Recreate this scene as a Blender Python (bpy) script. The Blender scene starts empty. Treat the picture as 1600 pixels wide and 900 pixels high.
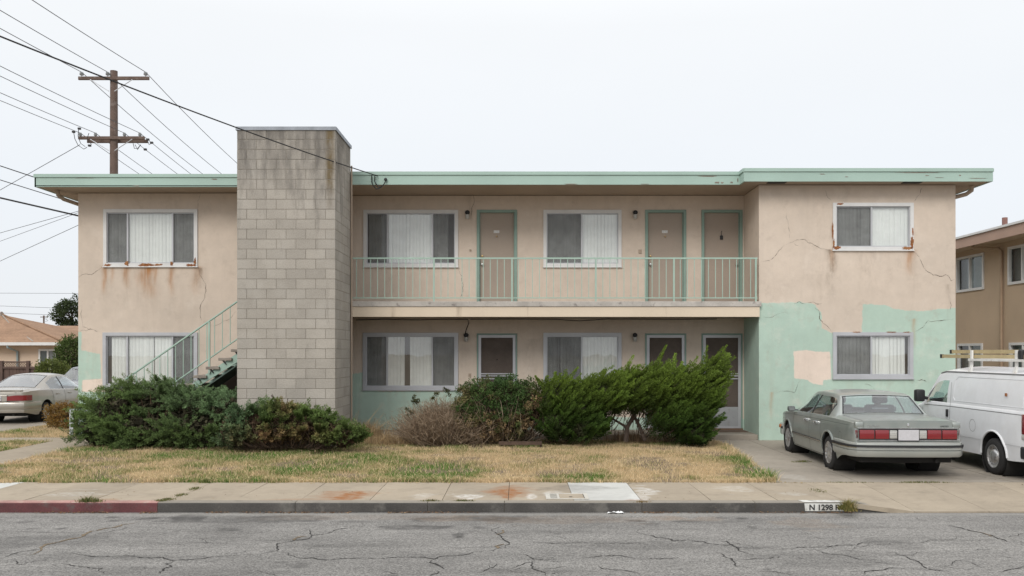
import bpy, bmesh, math, random
import numpy as np
from mathutils import Vector
R = math.radians
random.seed(7)
RNG = np.random.default_rng(11)
scene = bpy.context.scene
col = scene.collection

# ------------------------------------------------------------------ camera
F = 1400.0; VX = 810.0; VY = 550.0; EYE = 1.92       # focal length in photo pixels, vanishing point, eye height
cam = bpy.data.cameras.new('camera')
cam.sensor_width = 36; cam.lens = 36 * F / 1600
cam.shift_x = -(VX - 800) / 1600; cam.shift_y = (VY - 450) / 1600
cam.clip_start = 0.1; cam.clip_end = 3000
co = bpy.data.objects.new('camera', cam); col.objects.link(co)
co.location = (0, 0, EYE); co.rotation_euler = (R(90), 0, 0)
scene.camera = co
scene.render.engine = 'CYCLES'
scene.render.resolution_x = 1024; scene.render.resolution_y = 576

# ------------------------------------------------------------------ world, sun, exposure
SUN_EL, SUN_AZ = 37, 202          # degrees; the sun stands behind the camera, a little to the left, veiled by cloud
world = bpy.data.worlds.new('World'); scene.world = world
world.use_nodes = True
wt = world.node_tree; wt.nodes.clear()
def wn(t, **k):
    n = wt.nodes.new(t)
    for a, b in k.items(): setattr(n, a, b)
    return n
sky = wn('ShaderNodeTexSky', sky_type='NISHITA', sun_disc=False, sun_elevation=R(SUN_EL), sun_rotation=R(SUN_AZ))
tc = wn('ShaderNodeTexCoord'); sep = wn('ShaderNodeSeparateXYZ')
wt.links.new(tc.outputs['Generated'], sep.inputs[0])
ramp = wn('ShaderNodeValToRGB')                       # an overcast sky: brighter towards the zenith
cr = ramp.color_ramp
cr.elements[0].position = 0.0; cr.elements[0].color = (.80, .825, .86, 1)
cr.elements[1].position = 1.0; cr.elements[1].color = (1.62, 1.64, 1.67, 1)
e = cr.elements.new(.16); e.color = (.84, .875, .915, 1)
e = cr.elements.new(.34); e.color = (.905, .925, .945, 1)
e = cr.elements.new(.55); e.color = (1.2, 1.215, 1.23, 1)
wt.links.new(sep.outputs['Z'], ramp.inputs[0])
mp = wn('ShaderNodeMapping'); mp.inputs['Scale'].default_value = (1.2, 1.2, 3.2)
wt.links.new(tc.outputs['Generated'], mp.inputs[0])
nz = wn('ShaderNodeTexNoise'); nz.inputs['Scale'].default_value = 1.6; nz.inputs['Detail'].default_value = 4
wt.links.new(mp.outputs[0], nz.inputs[0])
mr = wn('ShaderNodeMapRange'); mr.inputs[3].default_value = .955; mr.inputs[4].default_value = 1.035
wt.links.new(nz.outputs[0], mr.inputs[0])
mul = wn('ShaderNodeVectorMath', operation='SCALE'); wt.links.new(ramp.outputs[0], mul.inputs[0]); wt.links.new(mr.outputs[0], mul.inputs['Scale'])
skm = wn('ShaderNodeVectorMath', operation='SCALE'); wt.links.new(sky.outputs[0], skm.inputs[0]); skm.inputs['Scale'].default_value = .1
mx = wn('ShaderNodeMix', data_type='RGBA'); mx.inputs[0].default_value = .05
wt.links.new(mul.outputs[0], mx.inputs[6]); wt.links.new(skm.outputs[0], mx.inputs[7])
bg = wn('ShaderNodeBackground'); bg.inputs[1].default_value = 1.0
wt.links.new(mx.outputs[2], bg.inputs[0])
wo = wn('ShaderNodeOutputWorld'); wt.links.new(bg.outputs[0], wo.inputs[0])
sl = bpy.data.lights.new('sun', 'SUN'); sl.energy = 1.5; sl.angle = R(24); sl.color = (1, .965, .91)
so = bpy.data.objects.new('sun', sl); col.objects.link(so)
so.rotation_euler = (R(90 - SUN_EL), 0, R(-22)); so.location = (0, -10, 30)
vs = scene.view_settings
vs.view_transform = 'Standard'; vs.look = 'None'; vs.exposure = 0.10; vs.gamma = 1.0; vs.use_curve_mapping = False

# ------------------------------------------------------------------ helpers
def X(px, Y): return (px - VX) / F * Y
def Z(py, Y): return EYE - (py - VY) / F * Y
def P(px, py, Y): return Vector((X(px, Y), Y, Z(py, Y)))
def G(px, py, z=0.0):
    Y = F * (EYE - z) / (py - VY)
    return Vector((X(px, Y), Y, z))

_perm = np.random.default_rng(3).random((256, 256))
def vnoise(x, y):
    xi = np.floor(x).astype(int); yi = np.floor(y).astype(int)
    fx = x - xi; fy = y - yi
    fx = fx * fx * (3 - 2 * fx); fy = fy * fy * (3 - 2 * fy)
    a = _perm[xi % 256, yi % 256]; b = _perm[(xi + 1) % 256, yi % 256]
    c = _perm[xi % 256, (yi + 1) % 256]; d = _perm[(xi + 1) % 256, (yi + 1) % 256]
    return (a * (1 - fx) + b * fx) * (1 - fy) + (c * (1 - fx) + d * fx) * fy
def fbm(x, y, s=1.0, o=4):
    x = np.asarray(x, float) * s; y = np.asarray(y, float) * s
    r = 0; a = .5; t = 0
    for k in range(o):
        r = r + a * vnoise(x + 17.3 * k, y + 5.1 * k); t += a
        x = x * 2.03; y = y * 2.03; a *= .5
    return r / t

# ---- things and parts
def tag(o, label=None, cat=None, group=None, kind=None):
    if label: o['label'] = label
    if cat: o['category'] = cat
    if group: o['group'] = group
    if kind: o['kind'] = kind
    return o
def thing(name, label, cat, loc=(0, 0, 0), rotz=0, group=None, scale=1.0):
    o = bpy.data.objects.new(name, None); col.objects.link(o)
    o.location = loc; o.rotation_euler = (0, 0, rotz); o.scale = (scale,) * 3
    o.empty_display_size = .2
    return tag(o, label, cat, group)
def org(parent):
    """world origin that a world-coded part of this parent is measured from"""
    p = parent; v = Vector((0, 0, 0))
    while p is not None:
        v += p.location; p = p.parent
    return v
def link(name, me, parent=None, shift=None):
    o = bpy.data.objects.new(name, me); col.objects.link(o)
    if parent is not None: o.parent = parent
    return o

class MB:
    def __init__(s): s.v = []; s.f = []
    def add(s, vs, fs):
        n = len(s.v); s.v += [tuple(v) for v in vs]; s.f += [tuple(i + n for i in f) for f in fs]; return s
    def box(s, x0, x1, y0, y1, z0, z1):
        return s.add([(x0,y0,z0),(x1,y0,z0),(x1,y1,z0),(x0,y1,z0),(x0,y0,z1),(x1,y0,z1),(x1,y1,z1),(x0,y1,z1)],
                     [(0,3,2,1),(4,5,6,7),(0,1,5,4),(1,2,6,5),(2,3,7,6),(3,0,4,7)])
    def bbox(s, x0, x1, y0, y1, z0, z1, b):
        """box with chamfered edges"""
        me = bmesh.new(); bmesh.ops.create_cube(me, size=1)
        for v in me.verts:
            v.co = ((x0+x1)/2 + v.co.x*(x1-x0), (y0+y1)/2 + v.co.y*(y1-y0), (z0+z1)/2 + v.co.z*(z1-z0))
        bmesh.ops.bevel(me, geom=me.edges[:], offset=b, segments=2, affect='EDGES', profile=.5)
        me.verts.index_update()
        s.add([v.co[:] for v in me.verts], [[v.index for v in f.verts] for f in me.faces]); me.free(); return s
    def tube(s, pts, r, n=6, cap=True):
        pts = [Vector(p) for p in pts]; rs = r if isinstance(r, (list, tuple)) else [r]*len(pts)
        base = len(s.v); up = Vector((0, 0, 1)); prev = None
        for i, p in enumerate(pts):
            d = (pts[min(i+1, len(pts)-1)] - pts[max(i-1, 0)])
            if d.length < 1e-9: d = Vector((0, 0, 1))
            d.normalize()
            if prev is None:
                a = d.cross(up if abs(d.z) < .95 else Vector((1, 0, 0))).normalized()
            else:
                a = (prev - d * prev.dot(d)).normalized()
            prev = a; b = d.cross(a)
            for k in range(n):
                t = 2*math.pi*(k+.5)/n
                s.v.append(tuple(p + (a*math.cos(t) + b*math.sin(t))*rs[i]))
        for i in range(len(pts)-1):
            for k in range(n):
                q = base + i*n; s.f.append((q+k, q+(k+1) % n, q+n+(k+1) % n, q+n+k))
        if cap:
            s.f.append(tuple(base+k for k in range(n-1, -1, -1))); q = base+(len(pts)-1)*n
            s.f.append(tuple(q+k for k in range(n)))
        return s
    def prism(s, poly, d):
        """polygon of 3-D points pushed along vector d"""
        n = len(poly); b = len(s.v)
        s.v += [tuple(p) for p in poly] + [tuple(Vector(p)+Vector(d)) for p in poly]
        s.f.append(tuple(b+i for i in range(n-1, -1, -1))); s.f.append(tuple(b+n+i for i in range(n)))
        for i in range(n): s.f.append((b+i, b+(i+1) % n, b+n+(i+1) % n, b+n+i))
        return s
    def lathe(s, prof, c, axis='x', n=24, close=False):
        """prof: list of (along axis, radius)"""
        c = Vector(c); b = len(s.v); m = len(prof)
        for k in range(n):
            t = 2*math.pi*k/n
            for a, r in prof:
                if axis == 'x': s.v.append(tuple(c + Vector((a, r*math.cos(t), r*math.sin(t)))))
                elif axis == 'z': s.v.append(tuple(c + Vector((r*math.cos(t), r*math.sin(t), a))))
                else: s.v.append(tuple(c + Vector((r*math.cos(t), a, r*math.sin(t)))))
        for k in range(n):
            for j in range(m-1 + (1 if close else 0)):
                k2 = (k+1) % n; j2 = (j+1) % m
                s.f.append((b+k*m+j, b+k*m+j2, b+k2*m+j2, b+k2*m+j))
        return s
    def ribbon(s, pts, w, nrm):
        """flat strip along pts, lying on a surface with normal nrm"""
        pts = [Vector(p) for p in pts]; nrm = Vector(nrm); b = len(s.v)
        for i, p in enumerate(pts):
            d = (pts[min(i+1, len(pts)-1)] - pts[max(i-1, 0)]).normalized()
            sd = d.cross(nrm).normalized()
            ww = w[i] if isinstance(w, (list, tuple)) else w
            s.v += [tuple(p - sd*ww/2), tuple(p + sd*ww/2)]
        for i in range(len(pts)-1): s.f.append((b+2*i, b+2*i+1, b+2*i+3, b+2*i+2))
        return s
    def build(s, name, mat, parent=None, smooth=False, local=False, angle=None):
        me = bpy.data.meshes.new(name)
        V = np.array(s.v, float)
        if parent is not None:
            o = Vector((0, 0, 0)) if local else org(parent)
        else:
            o = Vector(((V[:,0].min()+V[:,0].max())/2, (V[:,1].min()+V[:,1].max())/2, V[:,2].min()))
        V = V - np.array(o)
        me.from_pydata(V.tolist(), [], s.f); me.update()
        fix_normals(me)
        if mat is not None: me.materials.append(mat)
        if smooth:
            me.polygons.foreach_set('use_smooth', [True]*len(me.polygons))
            me.set_sharp_from_angle(angle=R(angle or 40))
        ob = link(name, me, parent)
        if parent is None: ob.location = o
        return ob
def fix_normals(me):
    bm = bmesh.new(); bm.from_mesh(me); bmesh.ops.recalc_face_normals(bm, faces=bm.faces); bm.to_mesh(me); bm.free()

def npmesh(name, V, Fc, mat, parent=None, attrs=None, smooth=False, flip=False):
    """fast mesh from arrays; attrs: {name: (n,4) float colours per vertex}; V in world space"""
    V = np.asarray(V, np.float64); Fc = np.asarray(Fc, np.int64)
    o = org(parent) if parent is not None else Vector(((V[:,0].min()+V[:,0].max())/2, (V[:,1].min()+V[:,1].max())/2, V[:,2].min()))
    V = V - np.array(o)
    me = bpy.data.meshes.new(name); m, k = Fc.shape
    me.vertices.add(len(V)); me.vertices.foreach_set('co', V.astype(np.float32).ravel())
    me.loops.add(m*k); me.loops.foreach_set('vertex_index', Fc.astype(np.int32).ravel())
    me.polygons.add(m); me.polygons.foreach_set('loop_start', np.arange(0, m*k, k, dtype=np.int32))
    try: me.polygons.foreach_set('loop_total', np.full(m, k, dtype=np.int32))
    except Exception: pass
    me.update(calc_edges=True)
    for an, A in (attrs or {}).items():
        at = me.color_attributes.new(an, 'FLOAT_COLOR', 'POINT'); at.data.foreach_set('color', np.asarray(A, np.float32).ravel())
    me.polygons.foreach_set('use_smooth', np.full(m, bool(smooth)))
    if mat is not None: me.materials.append(mat)
    ob = link(name, me, parent)
    if parent is None: ob.location = o
    return ob

def copy_part(o, name, parent, loc, rot=None):
    c = o.copy(); c.name = name; col.objects.link(c); c.parent = parent; c.location = loc
    if rot is not None: c.rotation_euler = rot
    return c

# ------------------------------------------------------------------ materials
class SH:
    def __init__(s, name):
        s.m = bpy.data.materials.new(name); s.m.use_nodes = True; s.t = s.m.node_tree
        s.b = s.t.nodes['Principled BSDF']; s.out = s.t.nodes['Material Output']
    def n(s, t, ins=None, **k):
        x = s.t.nodes.new('ShaderNode' + t)
        for a, b in k.items(): setattr(x, a, b)
        for a, b in (ins or {}).items():
            if hasattr(b, 'is_linked') or hasattr(b, 'links'): s.t.links.new(b, x.inputs[a])
            else: x.inputs[a].default_value = b
        return x
    def lk(s, a, b): s.t.links.new(a, b)
    def pos(s):
        if not hasattr(s, '_p'): s._p = s.n('NewGeometry').outputs['Position']
        return s._p
    def noise(s, sc, det=4, rough=.55, vec=None, stretch=None):
        v = vec or s.pos()
        if stretch: v = s.n('Mapping', {0: v, 'Scale': stretch}).outputs[0]
        return s.n('TexNoise', {'Vector': v, 'Scale': sc, 'Detail': det, 'Roughness': rough}).outputs[0]
    def rng(s, v, a, b, c=0., d=1., smooth=False):
        x = s.n('MapRange', {0: v, 1: a, 2: b, 3: c, 4: d}); x.clamp = True
        if smooth: x.interpolation_type = 'SMOOTHSTEP'
        return x.outputs[0]
    def mix(s, f, a, b, mode='MIX'):
        x = s.n('Mix', data_type='RGBA', blend_type=mode)
        for i, v in ((0, f), (6, a), (7, b)):
            if hasattr(v, 'is_linked'): s.lk(v, x.inputs[i])
            elif i == 0: x.inputs[0].default_value = v
            else: x.inputs[i].default_value = (*v, 1) if len(v) == 3 else v
        return x.outputs[2]
    def math(s, op, a, b=0.):
        x = s.n('Math', operation=op)
        for i, v in ((0, a), (1, b)):
            if hasattr(v, 'is_linked'): s.lk(v, x.inputs[i])
            else: x.inputs[i].default_value = v
        x.use_clamp = False
        return x.outputs[0]
    def bump(s, h, strength=.3, dist=.01, nrm=None):
        x = s.n('Bump', {'Height': h, 'Strength': strength, 'Distance': dist})
        if nrm: s.lk(nrm, x.inputs['Normal'])
        return x.outputs[0]
    def fin(s, colr=None, rough=None, nrm=None, metal=None, spec=None):
        for k, v in (('Base Color', colr), ('Roughness', rough), ('Normal', nrm), ('Metallic', metal), ('Specular IOR Level', spec)):
            if v is None: continue
            if hasattr(v, 'is_linked'): s.lk(v, s.b.inputs[k])
            else: s.b.inputs[k].default_value = (*v, 1) if k == 'Base Color' and len(v) == 3 else v
        return s.m

def simple(name, c, rough=.7, var=.12, vs=3.0, fine=.06, fs=60, bump=.15, bs=40, bd=.004, metal=0., spec=.4, dirt=None, coat=0):
    s = SH(name)
    a = s.rng(s.noise(vs, 5), .3, .7, 1-var, 1+var); b = s.rng(s.noise(fs, 3), .3, .7, 1-fine, 1+fine)
    k = s.math('MULTIPLY', a, b)
    cc = s.n('VectorMath', {0: (*c,), 'Scale': k}, operation='SCALE').outputs[0]
    if dirt:
        dm = s.rng(s.noise(dirt[1], 6, .65), dirt[2], dirt[2]+.12); cc = s.mix(s.math('MULTIPLY', dm, dirt[3]), cc, dirt[0])
    if coat: s.b.inputs['Coat Weight'].default_value = coat; s.b.inputs['Coat Roughness'].default_value = .08
    n = s.bump(s.noise(bs, 4), bump, bd) if bump else None
    rr = s.rng(s.noise(vs*2, 4), .3, .7, max(0, rough-.08), min(1, rough+.08))
    return s.fin(cc, rr, n, metal, spec)

def glass_mat(name, tint=(.9, .93, .93), gloss_rough=.015, boost=1.0, dust=.04):
    s = SH(name); s.t.nodes.remove(s.b)
    tr = s.n('BsdfTransparent', {0: (*tint, 1)}); gl = s.n('BsdfGlossy', {'Color': (1, 1, 1, 1), 'Roughness': gloss_rough})
    wav = s.bump(s.noise(1.3, 2), .05, .02); s.lk(wav, gl.inputs['Normal'])
    ior = s.rng(s.n('NewGeometry').outputs['Backfacing'], 0, 1, 1.52, 1/1.52)      # a single sheet: same reflection from both sides
    fr = s.n('Fresnel', {'IOR': ior}).outputs[0]
    fac = s.math('MINIMUM', s.math('MULTIPLY', fr, 1.7*boost), 1.0)
    m1 = s.n('MixShader', {0: fac}); s.lk(tr.outputs[0], m1.inputs[1]); s.lk(gl.outputs[0], m1.inputs[2])
    df = s.n('BsdfDiffuse', {0: (.6, .6, .58, 1)})
    dn = s.rng(s.noise(5, 5), .35, .75, 0, dust*2)
    m2 = s.n('MixShader', {0: dn}); s.lk(m1.outputs[0], m2.inputs[1]); s.lk(df.outputs[0], m2.inputs[2])
    s.lk(m2.outputs[0], s.out.inputs[0])
    return s.m
def screen_mat(name, c, opac):
    s = SH(name); s.t.nodes.remove(s.b)
    tr = s.n('BsdfTransparent', {0: (1, 1, 1, 1)}); df = s.n('BsdfDiffuse', {0: (*c, 1)})
    o = s.rng(s.noise(4, 4), .3, .7, opac-.06, opac+.06)
    m = s.n('MixShader', {0: o}); s.lk(tr.outputs[0], m.inputs[1]); s.lk(df.outputs[0], m.inputs[2]); s.lk(m.outputs[0], s.out.inputs[0])
    return s.m
def foliage_mat(name, rough=.6, trans=.25, gain=1.0):
    s = SH(name)
    a = s.n('Attribute', attribute_name='col').outputs['Color']
    if gain != 1.0: a = s.n('VectorMath', {0: a, 'Scale': gain}, operation='SCALE').outputs[0]
    s.fin(a, rough, None, 0., .25)
    tl = s.n('BsdfTranslucent'); s.lk(a, tl.inputs[0])
    m = s.n('MixShader', {0: trans}); s.lk(s.b.outputs[0], m.inputs[1]); s.lk(tl.outputs[0], m.inputs[2]); s.lk(m.outputs[0], s.out.inputs[0])
    return s.m

BEIGE = (.59, .498, .415); GREEN = (.42, .535, .455); PINK = (.72, .60, .51)
def stucco(name, base=BEIGE):
    s = SH(name)
    at = s.n('Attribute', attribute_name='stain'); sp = s.n('SeparateColor', {0: at.outputs['Color']})
    big = s.rng(s.noise(.55, 5), .3, .7, .93, 1.07); med = s.rng(s.noise(5, 6, .6), .3, .7, .955, 1.045); fin = s.rng(s.noise(110, 2), .25, .75, .94, 1.06)
    k = s.math('MULTIPLY', s.math('MULTIPLY', big, med), fin)
    edge = s.math('MULTIPLY', s.math('SUBTRACT', s.noise(9, 5, .6), .5), .35)
    gm = s.rng(s.math('ADD', sp.outputs[0], edge), .47, .53); pm = s.rng(s.math('ADD', at.outputs['Alpha'], s.math('MULTIPLY', edge, .5)), .47, .53)
    # old green paint wears thin and shows the coat under it
    worn = s.rng(s.noise(6.5, 7, .7), .62, .72)
    gcol = s.mix(s.math('MULTIPLY', worn, .5), GREEN, (.55, .56, .47))
    c = s.mix(gm, base, gcol); c = s.mix(pm, c, PINK)
    warm = s.rng(s.noise(.9, 4), .4, .75, 0, .35); c = s.mix(warm, c, (.93, .95, .97), 'MULTIPLY')
    c = s.n('VectorMath', {0: c, 'Scale': k}, operation='SCALE').outputs[0]
    # faint rain streaks
    st = s.noise(1.3, 5, .6, stretch=(4.0, 4.0, .5)); c = s.mix(s.rng(st, .56, .82, 0, .20), c, (.33, .26, .20))
    blot = s.noise(3.4, 7, .72); c = s.mix(s.rng(blot, .55, .70, 0, .28), c, (.36, .29, .235)); pale = s.noise(2.3, 6, .7, vec=s.n('VectorMath', {0: s.pos(), 1: (7.3, 1.1, 3.7)}, operation='ADD').outputs[0]); c = s.mix(s.rng(pale, .56, .72, 0, .22), c, (.76, .68, .60))
    # rust and grime painted per vertex, broken up by streaky noise
    stk = s.rng(s.noise(7, 6, .65, stretch=(3.0, 3.0, .3)), .30, .62, .35, 1.0)
    c = s.mix(s.math('MINIMUM', s.math('MULTIPLY', s.math('MULTIPLY', sp.outputs[1], stk), 1.25), .95), c, (.40, .175, .055))
    grn = s.rng(s.noise(9, 6, .7, stretch=(1.6, 1.6, .6)), .34, .64, .1, 1.0)
    c = s.mix(s.math('MULTIPLY', sp.outputs[2], grn), c, (.20, .155, .115))
    h = s.math('ADD', s.noise(85, 3, .6), s.math('MULTIPLY', s.noise(14, 4), .8))
    h = s.math('ADD', h, s.math('MULTIPLY', gm, .5))
    return s.fin(c, .88, s.bump(h, .4, .006), 0., .25)

m_stucco = stucco('stucco')
m_soffit = simple('soffit_paint', (.37, .295, .23), .85, .10, 1.2, .04, 50, .2, 30, .004, dirt=((.32, .26, .21), 2.5, .58, .5))
m_fascia = simple('green_fascia_paint', (.345, .465, .41), .6, .06, 1.0, .03, 40, .12, 25, .003, dirt=((.42, .40, .34), 5, .66, .7))
m_green = simple('green_rail_paint', (.335, .455, .385), .5, .08, 3, .04, 60, .1, 40, .002, dirt=((.22, .17, .13), 11, .68, .6))
m_frame_green = simple('green_door_frame_paint', (.215, .305, .26), .55, .08, 3, .04, 60, .1, 40, .002)
m_alu = simple('aluminium_window_frame', (.455, .46, .48), .42, .08, 2, .03, 60, .05, 40, .001, metal=.25, dirt=((.38, .35, .31), 8, .62, .5))
m_white = simple('white_painted_trim', (.64, .635, .625), .5, .06, 3, .03, 60, .08, 40, .001, dirt=((.50, .46, .40), 9, .62, .6))
m_blind = simple('blind_fabric', (.72, .735, .71), .8, .05, 1.5, .02, 80, 0)
m_blind_dark = simple('curtain_brown', (.18, .15, .13), .9, .1, 2, .05, 60, 0)
m_glass = glass_mat('window_glass', (.975, .985, .98), .012, 1.9)
m_screen = screen_mat('insect_screen', (.115, .115, .115), .56)
m_screen_dark = screen_mat('door_screen', (.105, .085, .075), .66)
m_door = simple('door_paint', (.335, .275, .225), .6, .05, 1.5, .04, 70, .08, 30, .002, dirt=((.24, .19, .16), 6, .68, .5))
m_brass = simple('brass', (.55, .38, .16), .35, .1, 20, .05, 90, 0, metal=.9)
m_steel = simple('brushed_steel', (.55, .54, .52), .35, .1, 20, .05, 90, 0, metal=.9)
m_galv = simple('galvanised_flashing', (.55, .57, .60), .5, .14, 4, .06, 40, .1, 30, .002, metal=.35)
m_black = simple('black_plastic', (.022, .022, .024), .55, .1, 6, .05, 60, .1, 60, .001)
m_rubber = simple('tyre_rubber', (.022, .021, .021), .85, .15, 6, .1, 60, .2, 80, .003)
m_wire = simple('black_cable', (.03, .03, .032), .7, .05, 4, .02, 30, 0)
m_line = simple('grey_conductor', (.085, .09, .10), .7, .05, 4, .02, 30, 0)
m_crack = simple('plaster_crack', (.085, .065, .05), .95, .2, 6, .1, 40, 0)  # dark brown of the cracks in the plaster
m_roadcrack = simple('road_crack_dirt', (.030, .028, .026), .97, .3, 4, .2, 30, 0)
m_rust = simple('rust', (.23, .085, .03), .92, .35, 16, .25, 60, .4, 70, .004, dirt=((.40, .21, .09), 14, .5, .7))
m_dark = simple('dark_interior', (.035, .032, .03), .9, .2, 2, .05, 30, 0)
m_interior = simple('room_wall', (.28, .26, .23), .9, .1, 1, .05, 30, 0)
m_deck_edge = simple('weathered_deck_edge', (.42, .39, .355), .8, .16, 4, .08, 50, .35, 35, .005, dirt=((.14, .12, .11), 7, .56, .75))
m_tread = simple('weathered_tread', (.27, .235, .20), .9, .2, 6, .1, 50, .4, 35, .006, dirt=((.14, .11, .09), 9, .55, .6))

m_alu_dull = simple('dull_aluminium_panel', (.36, .365, .38), .5, .1, 2, .03, 60, .05, 40, .001, metal=.3, dirt=((.25, .23, .21), 6, .58, .5))
# ------------------------------------------------------------------ ground and street materials
def concrete_mat(name, c=(.40, .365, .315), dark=.5, attr=True):
    s = SH(name)
    rnd = s.n('ObjectInfo').outputs['Random']
    k = s.math('MULTIPLY', s.rng(rnd, 0, 1, .93, 1.06), s.math('MULTIPLY', s.rng(s.noise(.8, 5), .3, .7, .9, 1.1), s.rng(s.noise(9, 6, .65), .3, .7, .94, 1.06)))
    k = s.math('MULTIPLY', k, s.rng(s.noise(140, 2), .25, .75, .9, 1.1))
    cc = s.n('VectorMath', {0: c, 'Scale': k}, operation='SCALE').outputs[0]
    cc = s.mix(s.rng(s.noise(2.6, 6, .7), .52, .72, 0, .45), cc, (c[0]*dark, c[1]*dark, c[2]*dark))
    cc = s.mix(s.rng(s.noise(1.7, 6, .6, stretch=(.5, 2.2, 1)), .62, .82, 0, .35), cc, (.52, .49, .43))
    if attr:
        at = s.n('Attribute', attribute_name='stain'); sp = s.n('SeparateColor', {0: at.outputs['Color']})
        br = s.rng(s.noise(8, 6, .65), .25, .6, .25, 1)
        cc = s.mix(s.math('MULTIPLY', s.math('MULTIPLY', sp.outputs[0], br), .95), cc, (.27, .115, .042))
        cc = s.mix(s.math('MULTIPLY', sp.outputs[1], s.rng(s.noise(9, 6, .7, stretch=(1, 2.5, 1)), .42, .60, 0, .7)), cc, (.66, .655, .63))
        cc = s.mix(s.math('MULTIPLY', sp.outputs[2], br), cc, (.09, .08, .07))
    h = s.math('ADD', s.noise(120, 3), s.noise(20, 4))
    return s.fin(cc, .9, s.bump(h, .3, .004), 0., .25)
m_conc = concrete_mat('sidewalk_concrete', (.335, .282, .215))
m_drive = concrete_mat('driveway_concrete', (.30, .265, .22), .55)
m_curb = concrete_mat('curb_concrete', (.25, .225, .19), .45, attr=False)
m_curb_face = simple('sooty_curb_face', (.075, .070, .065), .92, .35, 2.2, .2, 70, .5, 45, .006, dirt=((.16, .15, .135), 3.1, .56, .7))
m_newslab = concrete_mat('new_pale_concrete', (.50, .495, .465), .8)
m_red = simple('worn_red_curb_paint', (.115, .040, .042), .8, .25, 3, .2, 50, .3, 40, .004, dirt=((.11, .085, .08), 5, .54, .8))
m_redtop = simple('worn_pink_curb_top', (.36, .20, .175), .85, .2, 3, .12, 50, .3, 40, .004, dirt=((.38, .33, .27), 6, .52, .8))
m_mortar = simple('mortar', (.255, .23, .195), .95, .15, 4, .1, 60, .3, 40, .004)

def asphalt():
    s = SH('asphalt')
    at = s.n('Attribute', attribute_name='stain'); sp = s.n('SeparateColor', {0: at.outputs['Color']})
    vo = s.n('TexVoronoi', {'Vector': s.pos(), 'Scale': 75.0}); agg = s.n('SeparateColor', {0: vo.outputs['Color']}).outputs[0]
    k = s.math('MULTIPLY', s.rng(agg, 0, 1, .58, 1.45), s.rng(s.noise(.5, 5), .3, .7, .88, 1.1))
    k = s.math('MULTIPLY', k, s.rng(s.noise(2.2, 6, .68, stretch=(.22, 1.3, 1)), .3, .7, .80, 1.14))
    k = s.math('MULTIPLY', k, s.rng(s.noise(260, 2), .25, .75, .86, 1.14))
    c = s.n('VectorMath', {0: (.208, .199, .186), 'Scale': k}, operation='SCALE').outputs[0]
    c = s.mix(s.math('MULTIPLY', sp.outputs[0], s.rng(s.noise(5, 5, .6), .25, .6, .3, 1)), c, (.050, .047, .045))
    c = s.mix(s.math('MULTIPLY', sp.outputs[1], s.rng(s.noise(9, 6, .7), .3, .6, .1, 1)), c, (.24, .165, .105))
    c = s.mix(s.math('MULTIPLY', sp.outputs[2], .6), c, (.30, .285, .26))
    h = s.math('ADD', s.math('MULTIPLY', vo.outputs['Distance'], -1.2), s.noise(200, 2))
    return s.fin(c, .86, s.bump(h, .45, .006), 0., .3)
m_asphalt = asphalt()

def block_mat():
    s = SH('concrete_block')
    rnd = s.n('ObjectInfo').outputs['Random']; sx = s.n('SeparateXYZ', {0: s.pos()})
    k = s.math('MULTIPLY', s.rng(rnd, 0, 1, .91, 1.08), s.math('MULTIPLY', s.rng(s.noise(2.2, 5), .3, .7, .92, 1.08), s.rng(s.noise(55, 4, .75), .3, .7, .76, 1.2)))
    c = s.n('VectorMath', {0: (.368, .338, .298), 'Scale': k}, operation='SCALE').outputs[0]
    c = s.mix(s.rng(s.noise(1.1, 4), .45, .75, 0, .35), c, (.40, .385, .36))
    # black weathering running down from the wet top courses
    z = sx.outputs[2]; top = s.rng(z, 4.2, 6.35, 0, 1)
    w = s.noise(3.2, 6, .6, stretch=(1.6, 1.6, .35))
    wm = s.rng(s.math('ADD', w, s.math('MULTIPLY', top, .34)), .60, .90, 0, .72)
    c = s.mix(wm, c, (.10, .092, .085))
    # a rusty brown run near the right corner
    dx = s.math('ABSOLUTE', s.math('ADD', sx.outputs[0], 3.74)); run = s.math('MULTIPLY', s.rng(dx, .02, .13, 1, 0, True), s.math('MULTIPLY', s.rng(z, 4.6, 5.4, 0, 1), s.rng(s.noise(8, 5, .6, stretch=(1, 1, .4)), .3, .6, .2, 1)))
    c = s.mix(s.math('MULTIPLY', run, .8), c, (.13, .09, .035))
    h = s.math('ADD', s.noise(70, 5, .75), s.noise(18, 3))
    return s.fin(c, .95, s.bump(h, .55, .008), 0., .15)
m_block = block_mat()

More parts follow.
